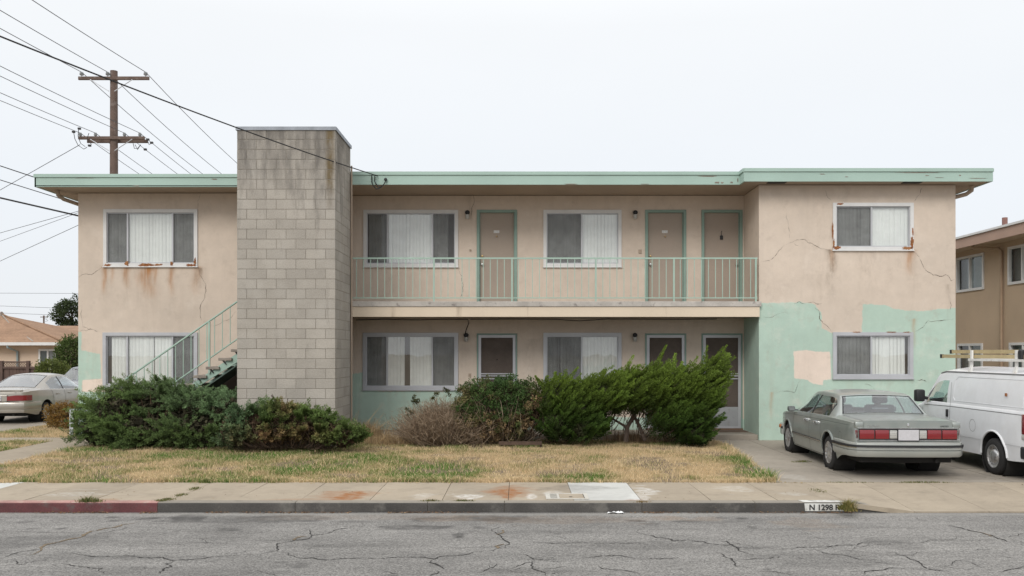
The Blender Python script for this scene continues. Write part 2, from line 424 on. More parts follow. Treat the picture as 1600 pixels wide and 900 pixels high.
# ------------------------------------------------------------------ shapes on walls
def seg_dist(px, pz, poly):
    d = np.full(px.shape, 1e9); inside = np.zeros(px.shape, bool); n = len(poly)
    for i in range(n):
        (x1, z1), (x2, z2) = poly[i], poly[(i+1) % n]
        ex, ez = x2-x1, z2-z1; L = ex*ex+ez*ez+1e-12
        t = np.clip(((px-x1)*ex+(pz-z1)*ez)/L, 0, 1)
        d = np.minimum(d, np.hypot(px-x1-t*ex, pz-z1-t*ez))
        c = ((z1 > pz) != (z2 > pz)) & (px < (x2-x1)*(pz-z1)/((z2-z1) if abs(z2-z1) > 1e-9 else 1e-9)+x1)
        inside ^= c
    return np.where(inside, d, -d)
def paint_wall(xs, zs, Y, greens=(), patches=(), rust=(), grime=()):
    st = np.zeros((len(xs), 4), np.float32)
    def m(polys):
        r = np.zeros(len(xs))
        for p in polys:
            q = [(X(a, Y), Z(b, Y)) for a, b in p]
            r = np.maximum(r, np.clip(.5+seg_dist(xs, zs, q)/.3, 0, 1))
        return r
    st[:, 0] = m(greens); st[:, 3] = m(patches)
    for ch, lst in ((1, rust), (2, grime)):
        for (px, y0, y1, hw, a) in lst:
            xc = X(px, Y); w = hw/F*Y; za, zb = Z(y0, Y), Z(y1, Y)
            t = np.clip((za-zs)/(za-zb), 0, 1); ok = (zs <= za+.02)
            wob = .35*w*np.sin(zs*9+px)
            v = a*np.exp(-((xs-xc-wob)/w)**2)*(1-t)**.7*ok
            st[:, ch] = np.maximum(st[:, ch], v)
    return st
def wall_grid(name, mat, parent, x0, x1, z0, z1, Y, holes=(), step=.03, depth=.16, paint=None):
    """front wall facing -Y with real openings; holes: (x0,x1,z0,z1)"""
    def cuts(a, b, es):
        c = list(np.linspace(a, b, max(2, int((b-a)/step)+1)))
        c = [v for v in c if all(abs(v-e) > step*.4 for e in es)] + [e for e in es if a <= e <= b]
        return np.array(sorted(set([round(v, 5) for v in c+[a, b]])))
    xs = cuts(x0, x1, [h[0] for h in holes]+[h[1] for h in holes]); zs = cuts(z0, z1, [h[2] for h in holes]+[h[3] for h in holes])
    XX, ZZ = np.meshgrid(xs, zs); n, mm = XX.shape
    V = np.stack([XX.ravel(), np.full(XX.size, Y), ZZ.ravel()], 1)
    i = np.arange(n-1)[:, None]*mm + np.arange(mm-1)[None]
    cx = (xs[:-1]+xs[1:])/2; cz = (zs[:-1]+zs[1:])/2; CX, CZ = np.meshgrid(cx, cz)
    keep = np.ones(CX.shape, bool)
    for h in holes: keep &= ~((CX > h[0]) & (CX < h[1]) & (CZ > h[2]) & (CZ < h[3]))
    Fc = np.stack([i, i+1, i+mm+1, i+mm], -1)[keep]
    A = paint(V[:, 0], V[:, 2]) if paint else np.zeros((len(V), 4))
    ev, ef, ea = [], [], []; b = len(V)
    for (a0, a1, c0, c1) in holes:                       # reveals
        q = [(a0, c0), (a1, c0), (a1, c1), (a0, c1)]
        for k in range(4):
            (p, r), (p2, r2) = q[k], q[(k+1) % 4]
            ev += [(p, Y, r), (p2, Y, r2), (p2, Y+depth, r2), (p, Y+depth, r)]; ef.append([b, b+1, b+2, b+3]); b += 4
    if ev:
        V = np.vstack([V, np.array(ev)]); Fc = np.vstack([Fc, np.array(ef)]); A = np.vstack([A, np.zeros((len(ev), 4))])
    return npmesh(name, V, Fc, mat, parent, {'stain': A})
def jag(pts, n=5, amp=.02, seed=0, nrm='y'):
    """broken line with fractal wobble between given points"""
    r = random.Random(seed); pts = [Vector(p) for p in pts]
    for _ in range(n):
        out = [pts[0]]
        for a, b in zip(pts, pts[1:]):
            m = (a+b)/2; L = (b-a).length; k = amp*min(1, L/.4)*r.uniform(-1, 1)*3
            d = (b-a).normalized() if L > 0 else Vector((1, 0, 0))
            side = d.cross(Vector((0, 1, 0)) if nrm == 'y' else Vector((0, 0, 1)))
            out += [m+side*k*.5, b]
        pts = out; amp *= .62
    return pts
def wall_crack(parent, Y, pix, w=.012, seed=0, n=3):
    pts = jag([(X(a, Y), Y-.0025, Z(b, Y)) for a, b in pix], 4, .05, seed)
    ws = [w*max(.12, .35+1.3*(vnoise(np.array(i*.23+seed*7.1), np.array(.5)).item()-.3))*random.uniform(.6, 1.1)*(min(1, 4*min(i+1, len(pts)-i)/len(pts))) for i in range(len(pts))]
    o = MB().ribbon(pts, ws, (0, -1, 0)).build('crack', m_crack, parent)
    return o

# ------------------------------------------------------------------ the apartment building
YL, YW, YR, YB, YFR, YFL = 20.5, 20.8, 19.5, 19.43, 19.07, 19.69
XL, XR, XJ = -10.07, 9.514, 5.237
ZS, ZF1, ZT = 5.55, 5.755, 5.83
DECK = 3.017
apt = thing('apartment_building', 'two-storey beige stucco apartment building with mint green trim and block chimney tower', 'building', (0, 20.5, 0))

def pxrect(a0, a1, b0, b1, Y): return (X(a0, Y), X(a1, Y), Z(b1, Y), Z(b0, Y))
WIN = {'lu': pxrect(162, 309, 327, 416.5, YL), 'll': pxrect(161, 309, 519.5, 606, YL),
       'c1u': pxrect(568, 716, 328, 417, YW), 'c2u': pxrect(849, 971, 328, 417, YW),
       'c1l': pxrect(567, 716, 520, 609, YW), 'c2l': pxrect(849, 971, 520, 609, YW),
       'ru': pxrect(1301, 1427, 317, 391, YR), 'rl': pxrect(1301, 1426.5, 519, 591.5, YR)}
DX = [(X(745, YW), X(808, YW)), (X(1008, YW), X(1072, YW)), (X(1096, YW), X(1160, YW))]
DTOPU, DTOPL = Z(328, YW), Z(521, YW)
IN = .035
def hole(w): return (w[0]+IN, w[1]-IN, w[2]+IN, w[3]-IN)
dholes = [(a+.02, b-.02, DECK+.01, DTOPU-.02) for a, b in DX] + [(a+.02, b-.02, .125, DTOPL-.02) for a, b in DX]

wl = wall_grid('wall', m_stucco, apt, XL, -4.2, -.05, ZS, YL, [hole(WIN['lu']), hole(WIN['ll'])],
    paint=lambda x, z: paint_wall(x, z, YL,
        [[(118, 520), (127, 519), (127, 548), (141, 550), (156, 553), (158, 592), (128, 594), (128, 612), (380, 612), (380, 720), (118, 720)]],
        [[(129, 594), (160, 592), (160, 611), (129, 612)]],
        [(163, 417, 462, 3.5, .85), (175, 417, 447, 2.5, .5), (198, 416, 452, 4.5, .75), (230, 416, 468, 11, .85), (243, 417, 450, 3, .6), (268, 417, 465, 4, .65), (307, 417, 462, 6, .5)],
        [(228, 416, 500, 16, .35), (198, 416, 490, 7, .35), (312, 420, 452, 7, .75), (268, 416, 500, 6, .3), (165, 416, 500, 6, .3)]))
tag(wl, 'left wing wall with rust streaks under its upper window')
wc = wall_grid('wall', m_stucco, apt, -4.2, XJ, -.05, ZS, YW,
    [hole(WIN[k]) for k in ('c1u', 'c2u', 'c1l', 'c2l')] + dholes,
    paint=lambda x, z: paint_wall(x, z, YW,
        [[(540, 585), (556, 583), (567, 582), (567, 609), (600, 612), (650, 611), (700, 612), (716, 607), (745, 640), (845, 650), (1165, 655), (1165, 720), (540, 720)]],
        [], [], [(735, 300, 355, 6, .35), (860, 520, 640, 18, .12), (830, 530, 640, 12, .25), (725, 540, 640, 9, .2), (900, 300, 420, 40, .08)]))
tag(wc, 'recessed gallery wall behind the balcony')
wr = wall_grid('wall', m_stucco, apt, XJ, XR, -.05, ZS, YR, [hole(WIN['ru']), hole(WIN['rl'])],
    paint=lambda x, z: paint_wall(x, z, YR,
        [[(1180, 474), (1250, 472), (1272, 476), (1283, 487), (1284, 513), (1300, 521), (1347, 521), (1348, 475), (1385, 477), (1400, 484), (1450, 486), (1472, 482), (1500, 481), (1500, 720), (1180, 720)]],
        [[(1240, 549), (1262, 547), (1280, 550), (1297, 549), (1299, 593), (1287, 594), (1286, 602), (1270, 600), (1262, 594), (1241, 591)]],
        [(1301, 390, 425, 4, .55), (1422, 390, 432, 6, .7), (1428, 500, 545, 3, .4), (1205, 615, 660, 2.5, .35)],
        [(1299, 391, 478, 7, .8), (1424, 391, 470, 7, .3), (1360, 391, 480, 14, .22), (1345, 392, 470, 6, .25), (1482, 445, 500, 3, .4), (1280, 430, 480, 16, .18)]))
tag(wr, 'right wing wall half covered in peeling mint green paint')
# return wall between recess and right wing, side walls, back wall
def yz_wall(x, y0, y1, z0, z1, green_top=None):
    ys = np.linspace(y0, y1, 24); zs = np.linspace(z0, z1, 90); YY, ZZ = np.meshgrid(ys, zs)
    V = np.stack([np.full(YY.size, x), YY.ravel(), ZZ.ravel()], 1); mm = len(ys); i = np.arange(len(zs)-1)[:, None]*mm+np.arange(mm-1)[None]
    A = np.zeros((len(V), 4)); 
    if green_top: A[:, 0] = np.clip(.5+(green_top-V[:, 2])/.3, 0, 1)
    return npmesh('wall', V, np.stack([i, i+1, i+mm+1, i+mm], -1).reshape(-1, 4), m_stucco, apt, {'stain': A})
yz_wall(XJ, YR, YW, -.05, ZS, 2.93)
yz_wall(XL, YL, 31, -.05, ZS, 1.4)
yz_wall(XR, YR, 31, -.05, ZS, 2.9)
yz_wall(-4.2, YL, YW, -.05, ZS)
MB().box(XL+.01, XR-.01, 31, 31.15, -.05, ZS).build('back_wall', m_interior, apt)
MB().box(XL+.02, XR-.02, YW+.9, YW+.98, 0, ZS).build('inner_wall', m_interior, apt)
MB().box(XL+.02, XR-.02, YW+.02, YW+.9, 2.72, 2.9).build('floor_slab', m_interior, apt)

# cracks in the plaster
for i, (w, Y, pix, wd) in enumerate([
    (wl, YL, [(122, 437), (127, 430), (143, 429), (153, 422), (160, 417)], .011),
    (wl, YL, [(311, 420), (317, 437), (322, 455), (315, 473), (313, 490), (316, 506)], .016),
    (wl, YL, [(122, 519), (135, 517), (146, 515), (156, 517)], .012), (wl, YL, [(129, 470), (129, 510), (135, 512), (142, 516)], .009),
    (wl, YL, [(330, 510), (348, 502), (368, 486)], .008), (wl, YL, [(313, 301), (309, 314), (308, 326)], .007),
    (wc, YW, [(737, 294), (740, 306), (737, 326), (736, 345)], .014), (wc, YW, [(716, 420), (722, 432), (724, 445), (721, 462), (720, 470)], .011),
    (wr, YR, [(1288, 296), (1299, 313)], .009), (wr, YR, [(1441, 293), (1436, 305), (1428, 316)], .012),
    (wr, YR, [(1427, 393), (1436, 401), (1446, 422), (1458, 430), (1478, 429), (1486, 439), (1492, 437)], .016),
    (wr, YR, [(1299, 391), (1284, 389), (1268, 380), (1257, 374), (1242, 376), (1226, 383)], .011), (wr, YR, [(1226, 383), (1215, 395), (1206, 405), (1188, 408)], .011),
    (wr, YR, [(1229, 327), (1232, 352), (1234, 374)], .007), (wr, YR, [(1240, 380), (1248, 384)], .007),
    (wr, YR, [(1272, 480), (1281, 492), (1286, 505), (1299, 519)], .014), (wr, YR, [(1427, 519), (1441, 512), (1450, 501), (1475, 500), (1491, 498)], .014),
    (wr, YR, [(1190, 497), (1208, 495), (1232, 489)], .008), (wr, YR, [(1252, 593), (1245, 605), (1241, 614), (1230, 611), (1212, 615)], .010),
    (wr, YR, [(1284, 474), (1279, 475), (1271, 472), (1262, 473)], .011), (wr, YR, [(1260, 474), (1249, 471), (1240, 475)], .011),
    (wr, YR, [(1433, 594), (1440, 593), (1448, 597)], .018), (wr, YR, [(1484, 470), (1485, 484)], .010), (wr, YR, [(1350, 600), (1366, 609)], .006),
    (wr, YR, [(1215, 690), (1240, 689), (1262, 690)], .020)]):
    wall_crack(w, Y, pix, wd, i)

# ---- windows
def window(key, Y, bays, trim=m_white, tw=.075, label=None, rust=()):
    """bays: list of (fraction from, to, kind); kinds: blind, screen, curtain"""
    x0, x1, z0, z1 = WIN[key]; t = tw
    m = MB()
    for q in ([(x0, z0), (x1, z0), (x1-t, z0+t), (x0+t, z0+t)], [(x0, z1), (x0+t, z1-t), (x1-t, z1-t), (x1, z1)],
              [(x0, z0), (x0+t, z0+t), (x0+t, z1-t), (x0, z1)], [(x1, z0), (x1, z1), (x1-t, z1-t), (x1-t, z0+t)]):
        m.prism([(a, Y-.028, b) for a, b in q], (0, .06, 0))
    w = m.build('window', trim, apt)
    if label: tag(w, label)
    MB().box(x0-.012, x1+.012, Y-.045, Y-.0, z0-.018, z0-.001).build('sill', trim, w)
    a0, a1, c0, c1 = x0+t, x1-t, z0+t, z1-t; W = a1-a0
    al = m_alu
    fr = MB(); f = .022
    fr.box(a0, a1, Y+.004, Y+.05, c0, c0+f); fr.box(a0, a1, Y+.004, Y+.05, c1-f, c1)
    fr.box(a0, a0+f, Y+.004, Y+.05, c0+f, c1-f); fr.box(a1-f, a1, Y+.004, Y+.05, c0+f, c1-f)
    fr.build('sash_frame', al, w)
    for i, (u, v, kind) in enumerate(bays):
        b0, b1 = a0+W*u, a0+W*v
        if i: MB().box(b0-.018, b0+.018, Y-.002, Y+.045, c0+f, c1-f).build('mullion', al, w)
        MB().add([(b0, Y+.032, c0), (b1, Y+.032, c0), (b1, Y+.032, c1), (b0, Y+.032, c1)], [(0, 1, 2, 3)]).build('pane', m_glass, w)
        if kind[0] == 's':
            MB().add([(b0+.01, Y+.016, c0+.01), (b1-.01, Y+.016, c0+.01), (b1-.01, Y+.016, c1-.01), (b0+.01, Y+.016, c1-.01)], [(0, 1, 2, 3)]).build('insect_screen', m_screen, w)
    r = random.Random(hash(key) % 1000 if False else sum(map(ord, key)))
    return w, (a0, a1, c0, c1), r
def blinds(w, Y, box, spans, mat=None, r=None, gap=.0):
    a0, a1, c0, c1 = box; m = MB(); W = a1-a0
    for (u, v, tilt) in spans:
        x = a0+W*u
        while x < a0+W*v-.02:
            s = .088; t = tilt+r.uniform(-.10, .10)+(r.uniform(-.7, .7) if r.random() < .07 else 0); y = Y+.065
            dx = s*.5*math.cos(t); dy = s*.5*math.sin(t); sg = r.uniform(-.006, .006); bot = r.uniform(0, .05)*(r.random() < .25)
            n = 3; vs = []
            for k in range(n+1):
                q = k/n*2-1; bow = .007*(1-q*q)
                vs += [(x+s/2+dx*q+sg, y+dy*q-bow, c0-.03+bot), (x+s/2+dx*q, y+dy*q-bow, c1+.05)]
            m.add(vs, [(2*k, 2*k+2, 2*k+3, 2*k+1) for k in range(n)])
            x += .080
    return m.build('vertical_blind', mat or m_blind, w)
LT = .18
w, b, r = window('lu', YL, [(0, .235, 's'), (.235, .75, 'g'), (.75, 1, 's')], label='upper left window with rusted sill'); blinds(w, YL, b, [(0, .535, LT), (.55, 1, LT)], r=r)
win_lu = w
w, b, r = window('ll', YL, [(0, .235, 'g'), (.235, .75, 'g'), (.75, 1, 's')], m_alu); blinds(w, YL, b, [(.05, .50, LT), (.54, 1, LT)], r=r)
w, b, r = window('c1u', YW, [(0, .235, 's'), (.235, .745, 'g'), (.745, 1, 's')]); blinds(w, YW, b, [(.02, .9, .14)], r=r)
MB().box(b[0]+(b[1]-b[0])*.89, b[1]+.03, YW+.20, YW+.22, b[2], b[3]).build('curtain', m_blind_dark, w)
w, b, r = window('c2u', YW, [(0, .49, 's'), (.49, 1, 'g')]); blinds(w, YW, b, [(0, 1, .1)], r=r)
w, b, r = window('c1l', YW, [(0, .235, 's'), (.235, .745, 'g'), (.745, 1, 's')], m_alu); blinds(w, YW, b, [(0, .43, .14), (.49, 1, .14)], r=r)
w, b, r = window('c2l', YW, [(0, .49, 's'), (.49, 1, 'g')], m_alu); blinds(w, YW, b, [(0, 1, .15)], r=r)
w, b, r = window('ru', YR, [(0, .48, 's'), (.48, 1, 'g')], label='upper right window rusted at its lower corners'); blinds(w, YR, b, [(0, 1, .06)], r=r)
win_ru = w
w, b, r = window('rl', YR, [(0, .48, 's'), (.48, 1, 'g')], m_alu); blinds(w, YR, b, [(0, .93, .15)], r=r)
win_rl = w
# rust on frames, as thin flaked patches
def rust_patch(w, Y, px0, px1, py0, py1, seed):
    r = random.Random(seed); n = 30; x0, x1, z0, z1 = X(px0, Y), X(px1, Y), Z(py1, Y), Z(py0, Y); pts = []
    for k in range(n):
        t = 2*math.pi*k/n; c, s = math.cos(t), math.sin(t); q = max(abs(c), abs(s))**.6; e = r.uniform(.45, 1.0)
        pts.append(((x0+x1)/2+c/q*(x1-x0)/2*e, Y-.0305, (z0+z1)/2+s/q*(z1-z0)/2*e))
    MB().prism(pts, (0, .0022, 0)).build('rust_patch', m_rust, w)
for i, a in enumerate([(216, 243, 411, 417), (162, 176, 412, 417), (195, 203, 407, 417), (290, 309, 412, 417), (303, 308, 402, 415), (240, 256, 412, 416), (266, 272, 408, 416)]): rust_patch(win_lu, YL, *a, i)
for i, a in enumerate([(1300, 1314, 384, 391), (1300, 1304, 372, 390), (1299, 1302, 345, 376), (1421, 1427, 366, 391), (1408, 1427, 385, 391), (1306, 1318, 317, 321), (1424, 1427, 355, 370)]): rust_patch(win_ru, YR, *a, 20+i)
for i, a in enumerate([(1330, 1345, 518, 520), (1382, 1402, 518, 520), (1408, 1424, 518, 520)]): rust_patch(win_rl, YR, *a, 40+i)

# ---- doors
def knob(parent, x, y, z, mat, r=.028, nm='knob'):
    MB().lathe([(0, .012), (-.02, .012), (-.03, r*.9), (-.048, r), (-.064, r*.7), (-.068, .001)], (x, y, z), 'y', 12).build(nm, mat, parent, True)
txt = {'font': None}
def plate(parent, x, y, z, w, h, s):
    pl = MB().bbox(x-w/2, x+w/2, y-.006, y, z-h/2, z+h/2, .002).build('number_plate', m_white, parent)
for i, (a, b) in enumerate(DX):
    # upper flush door
    z0 = DECK+.01; z1 = DTOPU; fw = .062
    d = MB().box(a+fw, b-fw, YW+.062, YW+.10, z0+.035, z1-fw).build('door', m_door, apt)
    fr = MB(); fr.box(a, a+fw, YW-.022, YW+.12, z0, z1); fr.box(b-fw, b, YW-.022, YW+.12, z0, z1); fr.box(a+fw, b-fw, YW-.022, YW+.12, z1-fw, z1)
    fr.box(a+fw-.001, a+fw+.016, YW+.045, YW+.061, z0, z1-fw); fr.box(b-fw-.016, b-fw+.001, YW+.045, YW+.061, z0, z1-fw)
    fr.build('door_frame', m_frame_green, d)
    MB().box(a+fw, b-fw, YW-.01, YW+.12, z0, z0+.03).build('threshold', m_alu, d)
    kx = a+fw+.065 if i < 2 else b-fw-.065
    knob(d, kx, YW+.062, z0+.93, m_steel, .033)
    if i < 2:
        knob(d, kx, YW+.062, z0+1.12, m_brass, .022, 'deadbolt')
        plate(d, (a+b)/2-.01, YW+.061, Z(361.5, YW), .13, .062, '')
        dg = MB()
        for q in range(3):                                    # figures on the plate: not legible in the photograph
            x = (a+b)/2-.045+q*.036; zc = Z(361.5, YW)
            dg.box(x-.009, x+.009, YW+.0535, YW+.0548, zc+.012, zc+.018); dg.box(x-.009, x-.004, YW+.0535, YW+.0548, zc-.018, zc+.012) if q != 1 else dg.box(x+.004, x+.009, YW+.0535, YW+.0548, zc-.018, zc+.012)
            dg.box(x-.003, x+.009, YW+.0535, YW+.0548, zc-.018, zc-.012) if q != 1 else None
        dg.build('plate_figures', simple('plate_figures', (.35, .33, .30), .7), d)
        knob(d, (a+b)/2-.005, YW+.075, Z(369, YW), m_brass, .016, 'peephole')
    else:
        MB().bbox((a+b)/2-.035, (a+b)/2+.035, YW+.03, YW+.063, Z(374, YW), Z(367.5, YW), .012).build('door_knocker', m_black, d)
        MB().tube([((a+b)/2, YW+.056, Z(368, YW)), ((a+b)/2-.004, YW+.056, Z(363, YW)), ((a+b)/2+.012, YW+.056, Z(360, YW))], .006, 6).build('hook', m_black, d)
    # lower door with screen door in front
    z0 = .125; z1 = DTOPL
    d = MB().box(a+fw, b-fw, YW+.075, YW+.11, z0, z1-fw).build('door', m_door, apt)
    fr = MB(); g = .034
    fr.box(a, a+g, YW-.02, YW+.115, z0, z1); fr.box(b-g, b, YW-.02, YW+.115, z0, z1); fr.box(a+g, b-g, YW-.02, YW+.115, z1-g, z1)
    fr.build('door_frame', m_frame_green, d)
    s0, s1, t1, sw = a+g+.004, b-g-.004, z1-g-.004, .062
    sc = MB(); sc.box(s0, s0+sw, YW-.012, YW+.018, z0+.02, t1); sc.box(s1-sw, s1, YW-.012, YW+.018, z0+.02, t1); sc.box(s0+sw, s1-sw, YW-.012, YW+.018, t1-sw, t1)
    sc.box(s0+sw, s1-sw, YW-.012, YW+.018, z0+.02, z0+.07)
    sd = sc.build('screen_door', m_alu, d)
    MB().box(s0+sw, s1-sw, YW-.004, YW+.010, z0+.07, z0+.52).build('kick_panel', m_alu_dull, d)
    MB().add([(s0+sw, YW+.003, z0+.52), (s1-sw, YW+.003, z0+.52), (s1-sw, YW+.003, t1-sw), (s0+sw, YW+.003, t1-sw)], [(0, 1, 2, 3)]).build('insect_screen', m_screen_dark, d)
    for zz in (1.415, 1.365, 1.30):
        MB().box(s0+sw, s1-sw, YW-.010, YW+.016, zz-.012, zz+.012).build('push_bar', m_alu, d)
    MB().bbox(s0+.012, s0+.045, YW-.05, YW-.012, 1.12, 1.24, .006).build('handle', m_steel, d)
    MB().box(a, b, YW-.06, YW-.02, z0-.01, z0+.028).build('threshold', simple('sill_brown', (.16, .10, .07), .8), d)
    if i == 0:
        MB().lathe([(0, .016), (-.012, .016), (-.014, .001)], ((a+b)/2, YW+.076, Z(562, YW)), 'y', 10).build('peephole', m_black, d)
# wall lamps
def wall_lamp(px, py, Y):
    x, z = X(px, Y), Z(py, Y)
    base = MB().lathe([(0, .001), (.004, .035), (.03, .052), (.055, .058), (.085, .045), (.10, .015), (.102, .001)], (x, Y-.075, z), 'z', 14).box(x-.03, x+.03, Y-.05, Y, z+.0, z+.07).build('wall_lamp', m_black, apt, True)
    MB().lathe([(-.105, .001), (-.10, .03), (-.075, .045), (-.02, .048), (.002, .046)], (x, Y-.075, z), 'z', 14).build('lamp_glass', simple('frosted_glass', (.42, .41, .38), .35, .1), base, True)
for px, py in ((730.5, 336), (992, 336), (728.5, 527), (991.5, 527)): wall_lamp(px, py, YW)
for px, py, w_, h_ in ((735, 391, 3, 3), (1000, 393, 5, 6), (734, 586, 4, 5)):
    x, z = X(px, YW), Z(py, YW); MB().bbox(x-w_/134, x+w_/134, YW-.02, YW, z-h_/134, z+h_/134, .004).build('door_bell', m_soffit, apt)
# loose cable stapled under the balcony
pts = []
for a, b in ((556, 500), (600, 499), (650, 500), (690, 499), (731, 499), (732.5, 505), (728, 516), (727, 523)): pts.append((X(a, YW), YW-.018, Z(b, YW)))
MB().tube(pts, .009, 5).build('cable', m_wire, apt)
pts = [(X(a, YW), YW-.016, Z(b, YW)) for a, b in ((735, 499), (800, 498.5), (870, 499), (905, 501.5), (950, 498.5), (1060, 499), (1120, 498.5))]
MB().tube(pts, .008, 5).build('cable', m_wire, apt)

# ---- balcony
MB().box(-5.0, XJ-.004, YB+.06, YW-.004, 2.70, DECK-.006).build('balcony_floor', m_soffit, apt)
be = MB(); be.bbox(-3.64, XJ+.03, YB-.02, YB+.05, 2.905, DECK+.0, .006)
de = be.build('deck_edge', m_deck_edge, apt)
s = SH('balcony_beam_paint'); 
_k = s.math('MULTIPLY', s.rng(s.noise(.8, 5), .3, .7, .94, 1.06), s.rng(s.noise(90, 2), .25, .75, .95, 1.05))
_c = s.n('VectorMath', {0: (.63, .53, .415), 'Scale': _k}, operation='SCALE').outputs[0]
_c = s.mix(s.rng(s.noise(1.6, 6, .65, stretch=(2.2, 1, .25)), .60, .74, 0, .55), _c, (.22, .16, .11))
m_beam = s.fin(_c, .85, s.bump(s.noise(60, 4), .2, .004), 0, .25)
MB().box(-3.64, XJ-.005, YB, YB+.058, 2.684, 2.902).build('balcony_beam', m_beam, apt)
s_ = m_soffit
rail = MB(); zt, zb_ = Z(403.5, YB), Z(465.5, YB)
x_a, x_b = -3.63, X(1183.5, YB)
rail.box(x_a, x_b, YB-.008, YB+.022, zt-.016, zt+.016); rail.box(x_a, x_b, YB-.004, YB+.018, zb_-.011, zb_+.011)
rl = rail.build('balcony_railing', m_green, apt)
posts = [548.5, 678, 800, 931, 1053, 1181]
bal = None; pst = None; px = 557.0
while px < 1180:
    if min(abs(px-q) for q in posts) > 4.5:
        x = X(px, YB)
        if bal is None:
            bal = MB().box(-.007, .007, -.007, .007, zb_+.011-apt.location.z, zt-.016).build('baluster', m_green, rl, local=True); bal.location = (x, YB+.007-20.5, 0)
        else: copy_part(bal, 'baluster', rl, (x, YB+.007-20.5, 0))
    px += 11.0
for q in posts:
    x = X(q, YB)
    if pst is None:
        pst = MB().box(-.017, .017, -.017, .017, DECK-.06, zt-.016).build('post', m_green, rl, local=True); pst.location = (x, YB+.007-20.5, 0)
    else: copy_part(pst, 'post', rl, (x, YB+.007-20.5, 0))

# ---- porch slab on the ground
MB().bbox(-3.4, XJ-.004, 19.56, YW-.004, -.1, .115, .012).build('porch_slab', m_drive, apt)
MB().box(X(1098, YW), X(1158, YW), 20.15, 20.6, .116, .128).build('door_mat', simple('door_mat', (.13, .09, .065), .95, .2, 20, .2, 90, .5, 90, .006), apt)

# ---- roof: fascia boards, drip edge, soffit, sheathing
plan = [(-10.63, YFL), (-5.0, YFL), (-5.0, YB), (4.8, YB), (4.8, YFR), (10.095, YFR), (10.095, 32), (-10.63, 32)]
MB().prism([(x, y, ZS+.012) for x, y in plan], (0, 0, .02)).build('soffit', m_soffit, apt)
rin = [(x + (.05 if x < 0 else -.05) * (abs(x) > 9), y+.04, ZT-.03) for x, y in plan]
rf = MB().prism(rin, (0, 0, .02)).build('roof', simple('roof_gravel', (.30, .29, .27), .95, .2), apt)
def board(a, b, z0, z1, th, off):
    a, b = Vector((*a, 0)), Vector((*b, 0)); d = (b-a).normalized(); n = Vector((d.y, -d.x, 0))
    p = a+n*off; q = b+n*off
    return [(p.x, p.y, z0), (q.x, q.y, z0), (q.x-n.x*th, q.y-n.y*th, z0), (p.x-n.x*th, p.y-n.y*th, z0)], (0, 0, z1-z0)
runs = [(plan[0], plan[1]), (plan[2], plan[3]), (plan[3], plan[4]), (plan[4], plan[5]), (plan[5], plan[6]), (plan[7], plan[0])]
fas = MB(); drp = MB()
for k, (a, b) in enumerate(runs):
    fas.prism(*board(a, b, ZS, ZF1, .035, 0.0 + .0015*k)); drp.prism(*board(a, b, ZF1+.003, ZT, .06, .022 + .0015*k))
MBf = fas.build('fascia', m_fascia, apt); drp.build('roof_edge', m_fascia, apt)
# flaking and splits along the fascia
r = random.Random(5)
m_bare = simple('bare_weathered_wood', (.21, .165, .135), .95, .3, 20, .2, 70, .3, 50, .004)
def flake(Y, px0, px1, py0, py1, seed):
    rr = random.Random(seed); n = 12; x0, x1, z0, z1 = X(px0, Y), X(px1, Y), Z(py1, Y), Z(py0, Y); pts = []
    for k in range(n):
        t = 2*math.pi*k/n; c_, s_2 = math.cos(t), math.sin(t); q = max(abs(c_), abs(s_2))**.5; e_ = rr.uniform(.5, 1.0)
        pts.append(((x0+x1)/2+c_/q*(x1-x0)/2*e_, Y, (z0+z1)/2+s_2/q*(z1-z0)/2*e_))
    MB().prism(pts, (0, .003, 0)).build('paint_flake', m_bare, MBf)
for i, a in enumerate([(1088, 1122, 274.2, 276.2), (1116, 1125, 283.5, 287), (1126, 1131, 284, 287), (1140, 1146, 283.5, 286.5), (1152, 1154, 276, 286), (880, 905, 287, 288.2), (1000, 1015, 287, 288)]): flake(YB-.006, *a, i)
for i, a in enumerate([(112, 150, 277.5, 278.6), (205, 222, 289.5, 291.5), (300, 330, 276, 277), (330, 340, 279, 281)]): flake(YFL-.004, *a, 30+i)
for i, a in enumerate([(1280, 1290, 271, 273), (1395, 1480, 269, 270.3), (1320, 1326, 275.5, 277), (1445, 1452, 273.5, 275), (1498, 1502, 273, 275), (1510, 1545, 278, 279), (1460, 1475, 277, 278)]): flake(YFR-.008, *a, 50+i)
# soffit vents and roof gravel stop lumps
for px in (1213, 1424): 
    MB().box(X(px-14, 19.25), X(px+14, 19.25), 19.12, 19.32, ZS-.004, ZS+.011).build('soffit_vent', m_dark, apt)
for px, w_ in ((1077, 8), (1068, 3), (1000, 2)):
    MB().bbox(X(px-w_, YB), X(px+w_, YB), YB+.02, YB+.2, ZT-.01, ZT+.015, .004).build('roof_patch', m_galv, apt)
# drain elbows at both ends
MB().tube([(-10.36, 20.15, ZS-.0), (-10.36, 20.17, ZS-.10), (-10.30, 20.3, ZS-.17), (-10.05, 20.9, ZS-.26)], .045, 8).build('drain_pipe', m_soffit, apt, True)
MB().tube([(9.90, 19.55, ZS), (9.90, 19.57, ZS-.10), (9.82, 19.65, ZS-.17), (9.50, 19.78, ZS-.25)], .045, 8).build('drain_pipe', m_soffit, apt, True)

